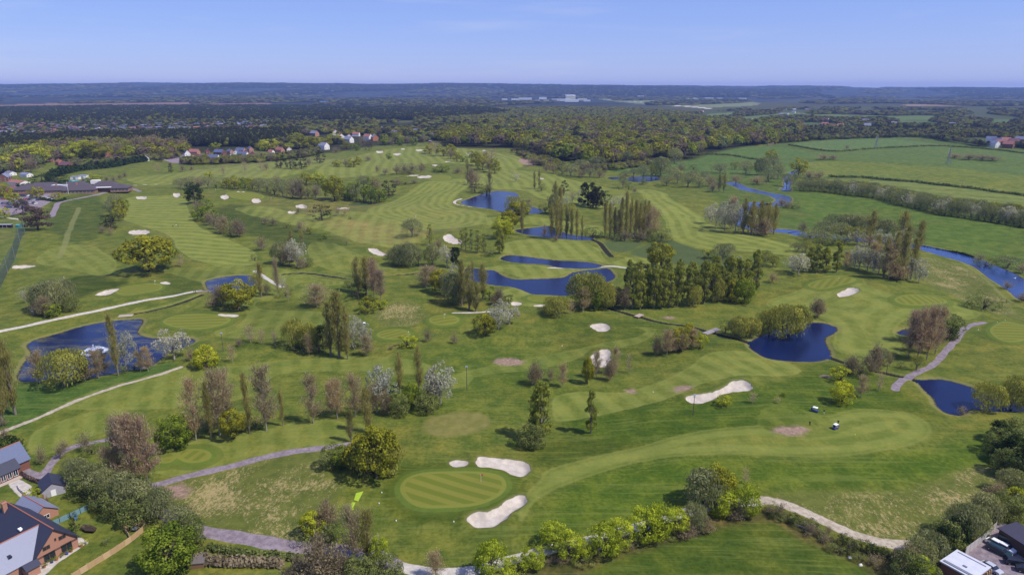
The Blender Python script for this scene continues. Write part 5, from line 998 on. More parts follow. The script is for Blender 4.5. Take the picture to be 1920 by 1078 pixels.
def gable(par, Wd, L_, he, hr, wm, rm, x0=0, y0=0, axis='y', over=.35, ridge=None, th=.16, name='wall'):
    """walls and roof; ridge along axis"""
    T = (lambda x, y, z: (x0+x, y0+y, z)) if axis == 'y' else (lambda x, y, z: (x0+y, y0+x, z))
    mb = MB(); h = Wd/2
    mb.quad([T(0, 0, -.8), T(Wd, 0, -.8), T(Wd, 0, he), T(h, 0, hr), T(0, 0, he)]); mb.quad([T(0, L_, -.8), T(0, L_, he), T(h, L_, hr), T(Wd, L_, he), T(Wd, L_, -.8)])
    mb.quad([T(0, 0, -.8), T(0, 0, he), T(0, L_, he), T(0, L_, -.8)]); mb.quad([T(Wd, 0, -.8), T(Wd, L_, -.8), T(Wd, L_, he), T(Wd, 0, he)])
    mb.build(name, wm, par); sl = (hr-he)/h; rf = MB()
    for s in (0, 1):
        e = -over if s == 0 else Wd+over; ze = he-sl*over
        b = [T(e, -over, ze+.02), T(h, -over, hr+.02), T(h, L_+over, hr+.02), T(e, L_+over, ze+.02)]
        rf.hexa(b, [(q[0], q[1], q[2]+th) for q in b])
    r = rf.build('roof', rm, par)
    if ridge: MB().tube([T(h, -over, hr+th), T(h, L_+over, hr+th)], .13, 6).build('ridge_tiles', ridge, r)
    return r
def chimney(par, x, y, z0, z1, s=.45, m=None):
    c = MB().box(x-s, x+s, y-s, y+s, z0, z1).box(x-s-.07, x+s+.07, y-s-.07, y+s+.07, z1-.3, z1-.15).build('chimney', m or BRICK, par); MB().tube([(x-.18, y, z1), (x-.18, y, z1+.35)], .11, 8).tube([(x+.2, y, z1), (x+.2, y, z1+.35)], .11, 8).build('chimney_pot', PINK, c)
R = math.radians
# the large brick house at the lower left
h1 = frame_obj('brick_house', 68, 1063, R(59.8), 'large red brick house with dark slate roof at the bottom left corner', 'house')
rf = gable(h1, 9.0, 20, 2.4, 7.1, BRICK, SLATE, ridge=RIDGE, over=.5)
wg = gable(h1, 8.8, 14.0, 2.3, 6.6, BRICK, SLATEG, x0=-9.6, y0=.35, axis='x', ridge=RIDGE, over=.25, name='wing_wall')
wg['label'] = 'lighter grey slate roof of the front wing'
for x, z, w_, h in ((2.9, .1, 2.4, 2.0), (6.5, .1, 2.3, 2.1), (2.6, 3.0, 1.5, .95), (6.0, 3.6, 1.5, .95), (4.6, 4.0, .4, .7)): window(h1, 'f', x, z, w_, h, 0, mat('brown_frame', (.16, .08, .05), .6))
for (x, y, z) in ((2.2, 9.5, 4.9), (-3.5, 2.2, 4.3), (-6.3, 7.0, 4.3)):
    MB().hexa([(x-.35, y-.5, z-.05), (x+.35, y-.5, z-.05), (x+.35, y+.5, z-.05), (x-.35, y+.5, z-.05)], [(x-.35, y-.5, z+.25), (x+.35, y-.5, z+.25), (x+.35, y+.5, z+.35), (x-.35, y+.5, z+.35)]).build('skylight', WHITE if x > 0 else GLASS, h1)
chimney(h1, 3.4, 18.5, 5.2, 8.3); MB().box(-2.6, -.3, -2.6, .1, -.5, 2.2).build('porch_wall', BRICK, h1); MB().hexa([(-3.0, -3.0, 2.2), (.0, -3.0, 2.2), (.0, .1, 2.2), (-3.0, .1, 2.2)], [(-3.0, -1.5, 3.1), (.0, -1.5, 3.1), (.0, -1.3, 3.1), (-3.0, -1.3, 3.1)]).build('porch_roof', SLATE, h1)
MB().tube([(-.1, -.35, 2.2), (9.1, -.35, 2.2)], .07, 6).build('gutter', BLACK, h1)
h2 = frame_obj('slate_annexe', 60, 983, R(59.8), 'low brick annexe with pale slate roof behind the large brick house', 'annexe')
gable(h2, 6.0, 9.0, 1.8, 4.0, BRICK, SLATEG, x0=0, y0=0, ridge=RIDGE, over=.3); window(h2, 'f', 3.3, .6, 1.4, 1.0)
h3 = frame_obj('slate_roofed_house', -14, 905, R(62), 'slate roofed house with glazed garden room at the left edge', 'house')
gable(h3, 7.5, 9, 2.4, 6.4, BRICKD, SLB, x0=1.5, y0=2.5, axis='x', ridge=RIDGE); gable(h3, 4.4, 8, 2.3, 4.2, BRICKD, SLATE, x0=-1.2, y0=.0, axis='x', over=.3, name='garden_room_wall')
for k in range(5): window(h3, 'f', -.4+k*1.5, .3, 1.15, 1.8, -.01)
MB().box(-.5, 6.8, -1.8, -.35, -.3, .1).build('terrace', TAN, h3)
h4 = frame_obj('garden_shed', 79, 929, R(40), 'dark roofed shed with pale gable beside the back garden fence', 'shed')
gable(h4, 5.0, 6.2, 1.9, 3.6, mat('pale_grey_boards', (.33, .31, .34), .8), SLATE, over=.2); MB().box(1.9, 3.0, -.08, 0, 0, 1.7).build('door', WHITE, h4)
h5 = frame_obj('timber_shed', 352, 1066, R(8), 'small dark timber shed under the huge rounded tree', 'shed')
gable(h5, 3.4, 3.4, 1.4, 2.3, WOODB, mat('grey_felt', (.13, .11, .10), .9), over=.15, axis='x')
# lower right buildings
h6 = frame_obj('flat_roofed_building', 0, 0, 0, 'brick building with flat white roof beside the parking yard', 'building', at=(91.3, 123.6, 0)); h6.rotation_euler.z = R(-58)
MB().box(.3, 6.5, .3, 6.9, -.5, 3.0).build('wall', BRICKD, h6); r6 = MB().box(0, 6.8, 0, 7.2, 3.0, 3.3).build('roof', FLATW, h6)
MB().box(.6, 6.2, 6.2, 6.4, 3.3, 3.42).box(.4, 6.3, .5, .75, 3.3, 3.5).box(.4, 6.3, 1.0, 1.15, 3.3, 3.45).build('roof_pipe', STEEL, r6); MB().box(3.4, 4.2, 2.4, 2.8, 3.3, 3.5).build('roof_vent', mat('grey_plastic', (.2, .2, .22), .6), r6)
for x in (5.2, 6.1, 6.9): MB().box(6.9, 7.1, x-.15, x+.1, 0, 2.9).build('timber_post', WOOD, h6)
h7 = frame_obj('dark_roofed_shed', 0, 0, 0, 'long low shed with dark roof beyond the parked vehicles', 'building', at=W(1870, 990, 3)*1.0); h7.location.z = 0; h7.rotation_euler.z = R(-74)
MB().box(.3, 22, .3, 5.2, -.5, 3.0).build('wall', mat('brown_boards', (.09, .055, .04), .9), h7); MB().hexa([(0, 0, 2.9), (22.4, 0, 2.9), (22.4, 5.6, 3.5), (0, 5.6, 3.5)], [(0, 0, 3.15), (22.4, 0, 3.15), (22.4, 5.6, 3.75), (0, 5.6, 3.75)]).build('roof', mat('dark_felt', (.045, .042, .065), .7, 0, .3, .2, 2), h7)
h8 = frame_obj('brick_garden_wall', 0, 0, 0, 'red brick wall rising behind the dark roofed shed', 'wall', at=(118.6, 142.6, 0)); h8.rotation_euler.z = R(38); MB().box(0, 14, 0, .3, -.5, 3.6).build('wall', BRICKD, h8); MB().box(-.05, 14, -.08, .38, 3.6, 3.75).build('coping', mat('stone', (.36, .32, .28), .9), h8)
# fences
def fence(P, h, panel, pm, postm, name, label, th=.06, plan=None, rail=True):
    P = line(P, 3); seg = np.hypot(*(P[1:]-P[:-1]).T); cum = np.concatenate([[0], np.cumsum(seg)]); n = max(1, int(round(cum[-1]/panel)))
    S = np.linspace(0, cum[-1], n+1); X = np.interp(S, cum, P[:, 0]); Y = np.interp(S, cum, P[:, 1]); o = empty(name, (X[0], Y[0], 0)); tag(o, label, 'fence')
    for i in range(n+1):
        x, y = X[i]-X[0], Y[i]-Y[0]; z = gz(X[i], Y[i]); MB().box(x-.07, x+.07, y-.07, y+.07, z-.3, z+h+.1).build('post', postm, o)
        if i < n:
            x2, y2 = X[i+1]-X[0], Y[i+1]-Y[0]; z2 = gz(X[i+1], Y[i+1]); d = Vector((x2-x, y2-y, 0)).normalized(); nn = Vector((-d.y, d.x, 0))*th/2
            mb = MB(); k = 6
            for j in range(k):
                a = j/k+.004; b = (j+1)/k-.004; s = 1+.3*(j % 2)
                A_ = Vector((x+(x2-x)*a, y+(y2-y)*a, z+(z2-z)*a)); B_ = Vector((x+(x2-x)*b, y+(y2-y)*b, z+(z2-z)*b)); q = nn*s
                mb.hexa([A_-q, B_-q, B_+q, A_+q], [A_-q+Vector((0, 0, h)), B_-q+Vector((0, 0, h)), B_+q+Vector((0, 0, h)), A_+q+Vector((0, 0, h))])
            mb.build('panel', pm[i % len(pm)], o)
    return o
WOOD2 = mat('fence_wood_light', (.52, .36, .20), .85, 0, .15, .2, 5)
fence([(136,1086),(180,1056),(220,1030),(250,1009),(268,994)], 1.45, 1.85, [WOOD, WOOD2, WOOD], WOOD, 'timber_fence', 'honey coloured timber panel fence running up from the bottom left')
fence([(233,992),(252,986),(272,980)], 1.3, 1.8, [WOOD], WOOD, 'timber_screen', 'short timber screen behind the small garden patio'); fence([(233,992),(242,1003),(243,1008)], .9, 1.6, [WOOD2], WOOD, 'low_timber_fence', 'low timber fence on the left of the small garden patio')
fence([(91,984),(120,971),(150,957),(165,949),(182,938)], 1.35, 2.2, [TEAL], BLACK, 'painted_fence', 'faded teal panel fence between the two back gardens')
fence([(24,963),(50,948),(75,932),(108,913),(122,905)], 1.4, 1.85, [WOODB, WOODB, WOOD], WOODB, 'brown_fence', 'reddish brown fence dividing the gardens behind the annexe')
fence([(1810,1036),(1830,1022),(1850,1008),(1866,993)], 2.0, 1.9, [PALEW], PALEW, 'board_fence', 'tall pale board fence between scrub and parking yard'); fence([(32,905),(36,915),(50,926)], .8, 1.2, [mat('pink_bricks', (.45, .3, .25), .8)], WHITE, 'terrace_railing', 'low pinkish railing beside the pale garden terrace')
# range netting
netm, nt_, o_ = newmat('netting'); b_ = NB(nt_); d_ = b_.n('BsdfDiffuse'); d_.inputs[0].default_value = (.10, .14, .13, 1); tr_ = b_.n('BsdfTransparent'); ms_ = b_.n('MixShader'); ms_.inputs[0].default_value = .5
nt_.links.new(tr_.outputs[0], ms_.inputs[1]); nt_.links.new(d_.outputs[0], ms_.inputs[2]); nt_.links.new(ms_.outputs[0], o_.inputs[0])
P_ = [G(47, 438), G(38, 458), G(27, 482), G(14, 510), G(0, 540), G(-16, 575)]; ne = empty('practice_netting', P_[0]); tag(ne, 'tall grey netting on poles along the practice range at the left', 'netting')
for i, p in enumerate(P_):
    a = p-P_[0]; MB().tube([a, a+Vector((0, 0, 9))], .12, 6).build('pole', STEEL, ne)
    if i: c = P_[i-1]-P_[0]; MB().quad([c, a, a+Vector((0, 0, 9)), c+Vector((0, 0, 9))]).build('net', netm, ne)
# playing field dugout
e = frame_obj('dugout', 2, 427, 0, 'dark open-fronted dugout on the playing field at the left edge', 'dugout'); MB().box(-6, 9, 0, .2, 0, 2.5).box(-6, -5.8, -2, 0, 0, 2.3).box(8.8, 9, -2, 0, 0, 2.3).build('wall', mat('navy_boards', (.02, .025, .05), .7), e); MB().hexa([(-6.2, -2.4, 2.3), (9.2, -2.4, 2.3), (9.2, .4, 2.6), (-6.2, .4, 2.6)], [(-6.2, -2.4, 2.45), (9.2, -2.4, 2.45), (9.2, .4, 2.75), (-6.2, .4, 2.75)]).build('roof', mat('grey_sheet', (.25, .25, .26), .6), e)
for x in (-3, 0, 3, 6): MB().tube([(x, -2.2, 0), (x, -2.2, 2.3)], .07, 6).build('post', WHITE, e)
MB().box(-5.6, 8.6, -.9, -.4, 0, .5).build('bench', mat('red_plastic', (.4, .1, .08), .6), e)
e = frame_obj('teal_store', 29, 427, 0, 'small teal storage hut beside the dugout', 'hut'); gable(e, 4, 2.6, 1.8, 2.3, mat('teal_boards', (.05, .22, .22), .6), mat('teal_roof', (.08, .26, .26), .6), axis='x', over=.1)
# clubhouse
cw = mat('club_brick', (.27, .15, .11), .9, 0, .15, .25, 3)
def hip(par, x0, x1, y0, y1, he, hr, wm, rm, name='wall'):
    MB().box(x0, x1, y0, y1, -.8, he).build(name, wm, par); o = .7; a, b, c, d = x0-o, x1+o, y0-o, y1+o; r = min(b-a, d-c)/2
    if b-a >= d-c: p, q = (a+r, (c+d)/2, hr), (b-r, (c+d)/2, hr)
    else: p, q = ((a+b)/2, c+r, hr), ((a+b)/2, d-r, hr)
    A_, B_, C_, D_ = (a, c, he), (b, c, he), (b, d, he), (a, d, he); mb = MB()
    if b-a >= d-c: mb.quad([A_, B_, q, p]).quad([B_, C_, q]).quad([C_, D_, p, q]).quad([D_, A_, p])
    else: mb.quad([A_, B_, p]).quad([B_, C_, q, p]).quad([C_, D_, q]).quad([D_, A_, p, q])
    mb.quad([D_, C_, B_, A_]); return mb.build('roof', rm, par)
ch = frame_obj('clubhouse', 110, 366, R(14), 'sprawling golf clubhouse with dark hipped roofs at the left', 'clubhouse')
for (x0, x1, y0, y1, he, hr) in ((-44, -8, 8, 28, 3, 7.5), (-16, 8, -2, 12, 3, 7.0), (6, 34, -6, 8, 3, 7.5), (-6, 24, 12, 30, 3.2, 8.5), (24, 52, 6, 24, 3.2, 8.8), (46, 62, 0, 16, 3, 6.5), (-38, -10, 30, 42, 3, 6.8)):
    hip(ch, x0, x1, y0, y1, he, hr, cw, CLUBR)
for x in np.arange(8, 33, 3.4): window(ch, 'f', float(x), .4, 2.2, 1.9, -6)
for x in np.arange(-14, 7, 3.6): window(ch, 'f', float(x), .8, 2.0, 1.4, -2)
for x in np.arange(-42, -17, 4): window(ch, 'f', float(x), .9, 2.0, 1.3, 8)
for x in np.arange(48, 62, 3.2): window(ch, 'f', float(x), .4, 2.2, 1.9, 0)
MB().box(-10, 4, 12.5, 20, 3.5, 6.2).build('roof_light_box', FLATW, ch); MB().box(30, 46, 2.0, 5.4, 3.6, 4.2).build('canopy', WHITE, ch); MB().box(22, 30, 24, 30, 5, 8.6).build('plant_room', RENDER, ch)
for (x, y) in ((-2, 4), (14, 10)): chimney(ch, x, y, 5, 9, .6)
MB().tube([(13, -12, 0), (13, -12, 12)], .14, 6).build('flagpole', WHITE, ch)
e = frame_obj('teal_roofed_range_bay', 92, 345, R(12), 'long low building with a teal green roof behind the clubhouse', 'building'); MB().box(0, 28, 0, 5, -.5, 3).build('wall', RENDER, e); MB().hexa([(-.5, -.6, 3), (28.5, -.6, 3), (28.5, 5.5, 3.6), (-.5, 5.5, 3.6)], [(-.5, -.6, 3.2), (28.5, -.6, 3.2), (28.5, 5.5, 3.9), (-.5, 5.5, 3.9)]).build('roof', mat('teal_sheet', (.05, .24, .22), .5), e)
for x in (3, 9, 16, 23): MB().box(x, x+2, .5, 1.8, 3.35, 3.6).build('rooflight', WHITE, e)
for i, (u, v, w_, h, m, l) in enumerate([(140,339,9,3,RENDER,'cream depot shed behind the clubhouse'),(155,338,9,4,WHITE,'white container block behind the clubhouse'),(160,341,6,2.6,mat('blue_sheet', (.05,.10,.3), .5),'blue container in front of the white container')]):
    e = frame_obj('depot_unit', u, v, R(5), l, 'shed'); MB().box(-w_/2, w_/2, 0, 6, -.3, h).build('body', m, e); MB().hexa([(-w_/2-.2, -.2, h), (w_/2+.2, -.2, h), (w_/2+.2, 6.2, h), (-w_/2-.2, 6.2, h)], [(-w_/2-.2, -.2, h+.1), (w_/2+.2, -.2, h+.1), (w_/2+.2, 6.2, h+.3), (-w_/2-.2, 6.2, h+.3)]).build('roof', STEEL, e); MB().box(-1.2, 1.2, -.06, 0, 0, h*.8).build('door', STEEL, e)

def make_house(wm, rm, Wd=8, L_=10, he=5, hr=8.5, big=True):
    e = empty('house', (0, 0, -500)); gable(e, Wd, L_, he, hr, wm, rm, x0=-Wd/2, y0=-L_/2, over=.3)
    if big:
        for z in ((.9, 3.2) if he > 4 else (.9,)):
            for x in (-Wd*.25, Wd*.25): window(e, 'f', x, z, 1.2, 1.2, -L_/2); 
            for y in (-L_*.25, L_*.25): window(e, 'r', y, z, 1.2, 1.2, Wd/2)
        chimney(e, Wd*.15, L_*.3, hr-1.4, hr+.9, .35)
    return e
HP = {}
def house(u, v, wk, rk, rz, label, group, Wd=8, L_=10, he=5, hr=8.5, big=True):
    key = (wk, rk, Wd, L_, he, big); M = {'w': RENDER, 'b': BRICK, 'o': ORANGE, 'd': BRICKD}; T = {'s': SLB, 'k': SLATE, 'p': PURP, 'r': PINK, 'o': mat('orange_tiles', (.42, .17, .09), .85, 0, .2, .2, 3), 'g': SLATEG}
    p = G(u, v); first = key not in HP
    if first: HP[key] = make_house(M[wk], T[rk], Wd, L_, he, hr, big)
    e = HP[key] if first else copy_tree(HP[key])
    e.location = p; e.rotation_euler.z = R(rz); tag(e, label, 'house', group); return e
WN = {'w': 'white', 'b': 'red brick', 'o': 'orange', 'd': 'dark brick'}; RN = {'s': 'slate blue', 'k': 'black', 'p': 'purple', 'r': 'red', 'o': 'orange', 'g': 'pale grey'}
def houses(rows, where, group, big=True):
    DEF = (12, 16, 7, 12) if 'far' in where or 'hamlet' in where else (8, 10, 5, 8.5)
    by = {}
    for r in sorted(rows): by.setdefault((r[2], r[3]), []).append(r)
    for k, L_ in by.items():
        for i, r in enumerate(L_):
            lab = f"{WN[k[0]]} house with {RN[k[1]]} roof {where}"
            if len(L_) > 1: lab = ordw(i)+' '+lab.replace('house', 'house from left', 1) if False else f"{ordw(i)} {WN[k[0]]} house, {RN[k[1]]} roof, from left {where}"
            house(r[0], r[1], r[2], r[3], r[4], lab, group, *(r[5] if len(r) > 5 else DEF), big)
B_ = (9, 15, 5, 9); S_ = (7, 8, 5, 8)
houses([(351,295,'w','k',35,(8,12,6,10.5)),(365,291,'b','r',80,B_),(373,298,'o','p',55,S_),(380,300,'o','p',55,S_),(387,302,'o','p',55,S_),(390,290,'d','p',30,S_),(402,302,'w','s',80,B_),(412,292,'d','s',75,B_),(421,295,'d','p',40,S_),(435,299,'w','s',20,S_),(432,290,'b','s',60,S_),(444,291,'w','s',10,S_),(452,288,'b','s',75,B_),(463,291,'d','p',40,S_),(456,297,'w','s',80,B_),(470,287,'b','s',40,(7,9,7,10)),(474,295,'d','p',20,S_),(525,287,'b','r',60,(8,14,5,9)),(543,288,'w','r',20,(8,10,6,9.5)),(509,291,'w','r',70,S_)], 'in the new estate', 'houses of the new estate')
houses([(612,249,'b','r',40),(629,254,'w','r',20),(639,262,'w','r',30),(655,263,'w','r',15),(654,268,'w','g',60),(668,256,'w','r',80,B_),(686,251,'w','g',20),(690,263,'w','r',60),(703,264,'o','g',25),(716,247,'w','g',40),(727,248,'o','s',30),(740,256,'w','g',50),(752,252,'d','r',80,B_),(801,258,'w','s',70,B_),(812,260,'w','s',20),(807,268,'b','g',60,(5,6,3,4.5)),(607,281,'w','g',60),(676,248,'w','g',30),(780,252,'w','g',50),(575,250,'w','g',20),(590,256,'b','g',60)], 'in the far village', 'houses of the far village')
houses([(22,364,'b','p',15,(12,16,4,8)),(8,366,'d','p',70,(12,18,4,8)),(36,345,'w','r',70,(12,20,3,5)),(20,328,'w','g',60,(8,12,3,5)),(50,332,'w','g',70,(8,12,3,5)),(125,311,'d','p',70,(10,18,4,8)),(96,304,'b','g',30,(8,12,4,7)),(112,308,'o','r',60,S_),(275,303,'w','k',25,S_),(245,297,'w','g',60,S_),(200,300,'d','r',70,B_),(225,300,'d','p',75,B_),(10,338,'d','g',20,B_)], 'near the clubhouse', 'houses near the clubhouse')
houses([(1857,268,'w','s',60),(1868,271,'w','s',40),(1876,274,'w','r',60),(1862,276,'w','g',20),(1884,270,'b','r',70),(1890,277,'d','r',40),(1900,272,'d','p',60),(1912,268,'b','g',30),(1546,238,'w','r',70),(1552,241,'b','r',60),(1565,243,'w','r',20),(1575,241,'b','r',80),(1548,229,'w','p',40),(1626,240,'w','g',60),(1676,237,'w','g',70),(1785,236,'w','g',60,B_),(1622,231,'w','g',50)], 'in the riverside hamlet', 'houses of the riverside hamlet')
hr_ = random.Random(9); sub = {}; pts = []
for i in range(150):
    u = hr_.uniform(100, 500) if i < 105 else hr_.uniform(-5, 110); pts.append(u)
pts.sort()
k = 0
for i in range(150):
    u = pts[i]; v = 247-(u-100)*.018+hr_.uniform(-9, 3) if u > 100 else hr_.uniform(236, 254)
    wk, rk = hr_.choice([('w', 'g'), ('b', 'k'), ('b', 'r'), ('w', 's'), ('b', 'p'), ('b', 's'), ('d', 'p')])
    house(u, v, wk, rk, hr_.choice([10, 80, 60, 100]), f'{ordw(sub.setdefault((wk, rk), 0))} {WN[wk]} house, {RN[rk]} roof, from left in the suburb rows', 'suburb houses', 10, 16, 4.8, 8.6, False); sub[(wk, rk)] += 1
for i in range(34):
    u = 655+i*7 if i < 8 else (1100+(i-8)*12 if i < 27 else 1440+(i-27)*12); v = hr_.uniform(207, 222)
    house(u, v, hr_.choice('wwb'), hr_.choice('ggr'), hr_.choice([10, 80, 50]), f'{ordw(i)} tiny pale house from left scattered on the distant plain', 'distant plain houses', 9, 14, 4, 7, False)
# airfield
def shed(u, v, wpx, h, depth, m, rm, label, name='hangar', group='airfield buildings'):
    p = G(u, v); s = sc_at(p); w_ = wpx/s; e = empty(name, p, 0); tag(e, label, 'building', group); MB().box(-w_/2, w_/2, 0, depth, -3, h).build('wall', m, e); MB().hexa([(-w_/2-1, -1, h), (w_/2+1, -1, h), (w_/2+1, depth+1, h), (-w_/2-1, depth+1, h)], [(-w_/2-1, -1, h+.5), (w_/2+1, -1, h+.5), (w_/2+1, depth/2, h*1.18+1), (-w_/2-1, depth/2, h*1.18+1)]).build('roof', rm, e); return e
CREAM = mat('cream_cladding', (.62, .60, .42), .7, 0, .2, .08, .05); GREYC = mat('grey_cladding', (.42, .44, .47), .6, 0, .3, .1, .05)
shed(1070,189,18,34,90,CREAM,FLATW,'great cream hangar, tallest building of the distant airfield')
for i, (u, v, wd, h, m) in enumerate([(1056,191,24,12,WHITE),(1072,192.5,26,14,WHITE),(1092,190,16,12,CREAM),(1101,191.5,12,9,WHITE),(985,189,24,12,WHITE),(966,190,14,9,WHITE),(946,190,10,8,WHITE),(1018,188,14,14,WHITE),(1008,192,8,7,GREYC),(1024,192,10,7,GREYC),(1040,190,10,8,GREYC),(1202,184.5,12,16,WHITE),(1219,186,10,9,GREYC),(1230,186.5,10,8,WHITE),(1248,187,14,7,GREYC),(1268,187,14,9,GREYC),(1285,186.5,14,9,WHITE),(1305,187,8,9,GREYC),(1330,186,16,9,GREYC),(1350,186.5,10,9,GREYC),(1393,186.5,14,8,CREAM),(1255,186,6,10,WHITE),(1180,186,5,8,WHITE)]):
    shed(u, v, wd, h, 50, m, GREYC, f'{ordw(i)} of the low pale airfield sheds on the horizon plain', 'airfield_shed')
for i, (u, v, wd) in enumerate([(1515,205,11),(1472,207,7),(1490,207,5),(1412,227,14),(1420,229,22)]): shed(u, v, wd, 5, 16, WHITE, FLATW, f'{ordw(i)} white barn on the far right plain', 'barn', 'barns of the far plain')
# ---------------------------------------------------------------- vehicles, people, small things
def paint(n, c): return mat(n, c, .3, 0, .6, .04, .5)
def wheel(par, x, y, r=.32, w_=.22):
    t = MB().tube([(x-w_/2, y, r), (x+w_/2, y, r)], r, 14).build('wheel', BLACK, par); MB().tube([(x-w_/2-.01, y, r), (x+w_/2+.01, y, r)], r*.55, 10).build('rim', STEEL, t)
def loftbox(secs, m_=0):
    """secs: list of (y, x half, z0, z1, top half)"""
    mb = MB(); rows = []
    for (y, hx, z0, z1, tx) in secs:
        n = len(mb.v); mb.v += [(-hx, y, z0), (-hx*1.0, y, z0+(z1-z0)*.6), (-tx, y, z1), (tx, y, z1), (hx, y, z0+(z1-z0)*.6), (hx, y, z0)]; rows.append(n)
    for a, b in zip(rows, rows[1:]):
        for k in range(6): mb.f.append((a+k, a+(k+1) % 6, b+(k+1) % 6, b+k)); mb.m.append(0)
    mb.f.append(tuple(rows[0]+k for k in range(5, -1, -1))); mb.m.append(0); mb.f.append(tuple(rows[-1]+k for k in range(6))); mb.m.append(0); return mb
def make_car(m, kind='hatch'):
    e = empty('parked_car', (0, 0, -400)); L_ = 4.3 if kind == 'hatch' else 4.9
    loftbox([(-L_/2, .72, .35, .72, .62), (-L_/2+.15, .84, .28, .86, .76), (-L_/2+.95, .88, .22, .96, .82), (L_/2-1.0, .88, .22, .98, .82), (L_/2-.12, .84, .28, .92, .74), (L_/2, .76, .35, .78, .66)]).build('body', m, e)
    c = loftbox([(-L_/2+.95, .76, .94, .97, .74), (-L_/2+1.55, .76, .94, 1.42, .60), (L_/2-1.1 if kind == 'hatch' else L_/2-.5, .76, .94, 1.45, .60), (L_/2-.35 if kind == 'hatch' else L_/2-.15, .74, .94, .98, .70)]).build('windows', GLASS, e)
    MB().hexa([(-.60, -L_/2+1.55, 1.42), (.60, -L_/2+1.55, 1.42), (.60, L_/2-(1.1 if kind == 'hatch' else .5), 1.45), (-.60, L_/2-(1.1 if kind == 'hatch' else .5), 1.45)], [(-.54, -L_/2+1.65, 1.49), (.54, -L_/2+1.65, 1.49), (.54, L_/2-(1.2 if kind == 'hatch' else .6), 1.51), (-.54, L_/2-(1.2 if kind == 'hatch' else .6), 1.51)]).build('roof', m, e)
    for sx in (-1, 1):
        for y in (-L_/2+.85, L_/2-.85): wheel(e, sx*.8, y)
        MB().box(sx*.62-.14, sx*.62+.14, -L_/2-.01, -L_/2+.1, .58, .72).build('headlight', WHITE, e)
    return e
def make_van(m):
    e = empty('parked_van', (0, 0, -400)); loftbox([(-2.6, .85, .4, .95, .75), (-2.2, .95, .3, 1.2, .85), (-1.5, .98, .3, 2.05, .88), (2.5, .98, .3, 2.1, .88), (2.6, .95, .35, 2.0, .85)]).build('body', m, e)
    MB().hexa([(-.8, -2.22, 1.2), (.8, -2.22, 1.2), (.8, -2.0, 1.2), (-.8, -2.0, 1.2)], [(-.78, -1.6, 1.98), (.78, -1.6, 1.98), (.78, -1.45, 1.98), (-.78, -1.45, 1.98)]).build('windscreen', GLASS, e)
    for sx in (-1, 1):
        for y in (-1.7, 1.6): wheel(e, sx*.88, y, .36)
    return e
CP = {'white': paint('white_car_paint', (.75, .75, .75)), 'dark green': paint('dark_green_car_paint', (.01, .035, .04)), 'silver': paint('silver_car_paint', (.42, .43, .46)), 'black': paint('black_car_paint', (.012, .012, .015)), 'blue': paint('blue_car_paint', (.03, .06, .2)), 'red': paint('red_car_paint', (.3, .02, .02)), 'navy': paint('navy_car_paint', (.012, .02, .05)), 'grey': paint('grey_car_paint', (.16, .165, .175))}
def park(u, v, col, rz, label, group='vehicles in the parking yard', kind='hatch'):
    e = (make_van(CP[col]) if kind == 'van' else make_car(CP[col], kind)); e.location = G(u, v); e.rotation_euler.z = R(rz); tag(e, label, 'van' if kind == 'van' else 'car', group); return e
park(1872, 1034, 'dark green', 30, 'dark green estate car in the middle of the parking yard', kind='estate'); park(1883, 1029, 'white', 30, 'white car just behind the dark green estate car'); park(1868, 1022, 'white', 30, 'small white car half hidden nearest the pale board fence')
park(1896, 1024, 'dark green', 30, 'dark green van in the shade of the long low shed', kind='van'); park(1921, 1037, 'silver', 30, 'silver car cut off by the right edge'); park(1858, 1066, 'silver', 25, 'silver car poking out beyond the flat white roof'); park(1905, 1056, 'black', 75, 'black saloon parked crosswise at the right edge', kind='estate'); park(1925, 1072, 'black', 60, 'black car in the bottom right corner')
rc = random.Random(4); cols = list(CP); proto_c = {}
cnt = {}; spots = []
for (u0, u1, v) in ((4, 76, 373), (2, 74, 380), (6, 70, 386), (12, 60, 393)):
    u = u0
    while u < u1:
        spots.append((u, v)); u += rc.choice([5, 5.2, 5.6, 10])
for u, v in sorted(spots):
    c = rc.choice(cols)
    if c not in proto_c: proto_c[c] = make_car(CP[c]); e = proto_c[c]
    else: e = copy_tree(proto_c[c])
    e.location = G(u, v+rc.uniform(-.4, .4)); e.rotation_euler.z = R(rc.uniform(-8, 8)+10); cnt[c] = cnt.get(c, 0)+1
    tag(e, f'{ordw(cnt[c]-1)} {c} car from left among the clubhouse car park trees', 'car', f'{c} cars in the clubhouse car park')
for i, (u, v, c) in enumerate([(88,376,'white'),(94,377,'silver'),(232,357,'navy')]): park(u, v, c, 80, ['white car on the lane just below the clubhouse', 'silver car on the lane just below the clubhouse', 'dark blue car at the right end of the clubhouse drive'][i], 'cars by the clubhouse lane')
park(7, 864, 'navy', 60, 'dark car roof at the left edge of the lane', 'cars by the clubhouse lane') if False else None
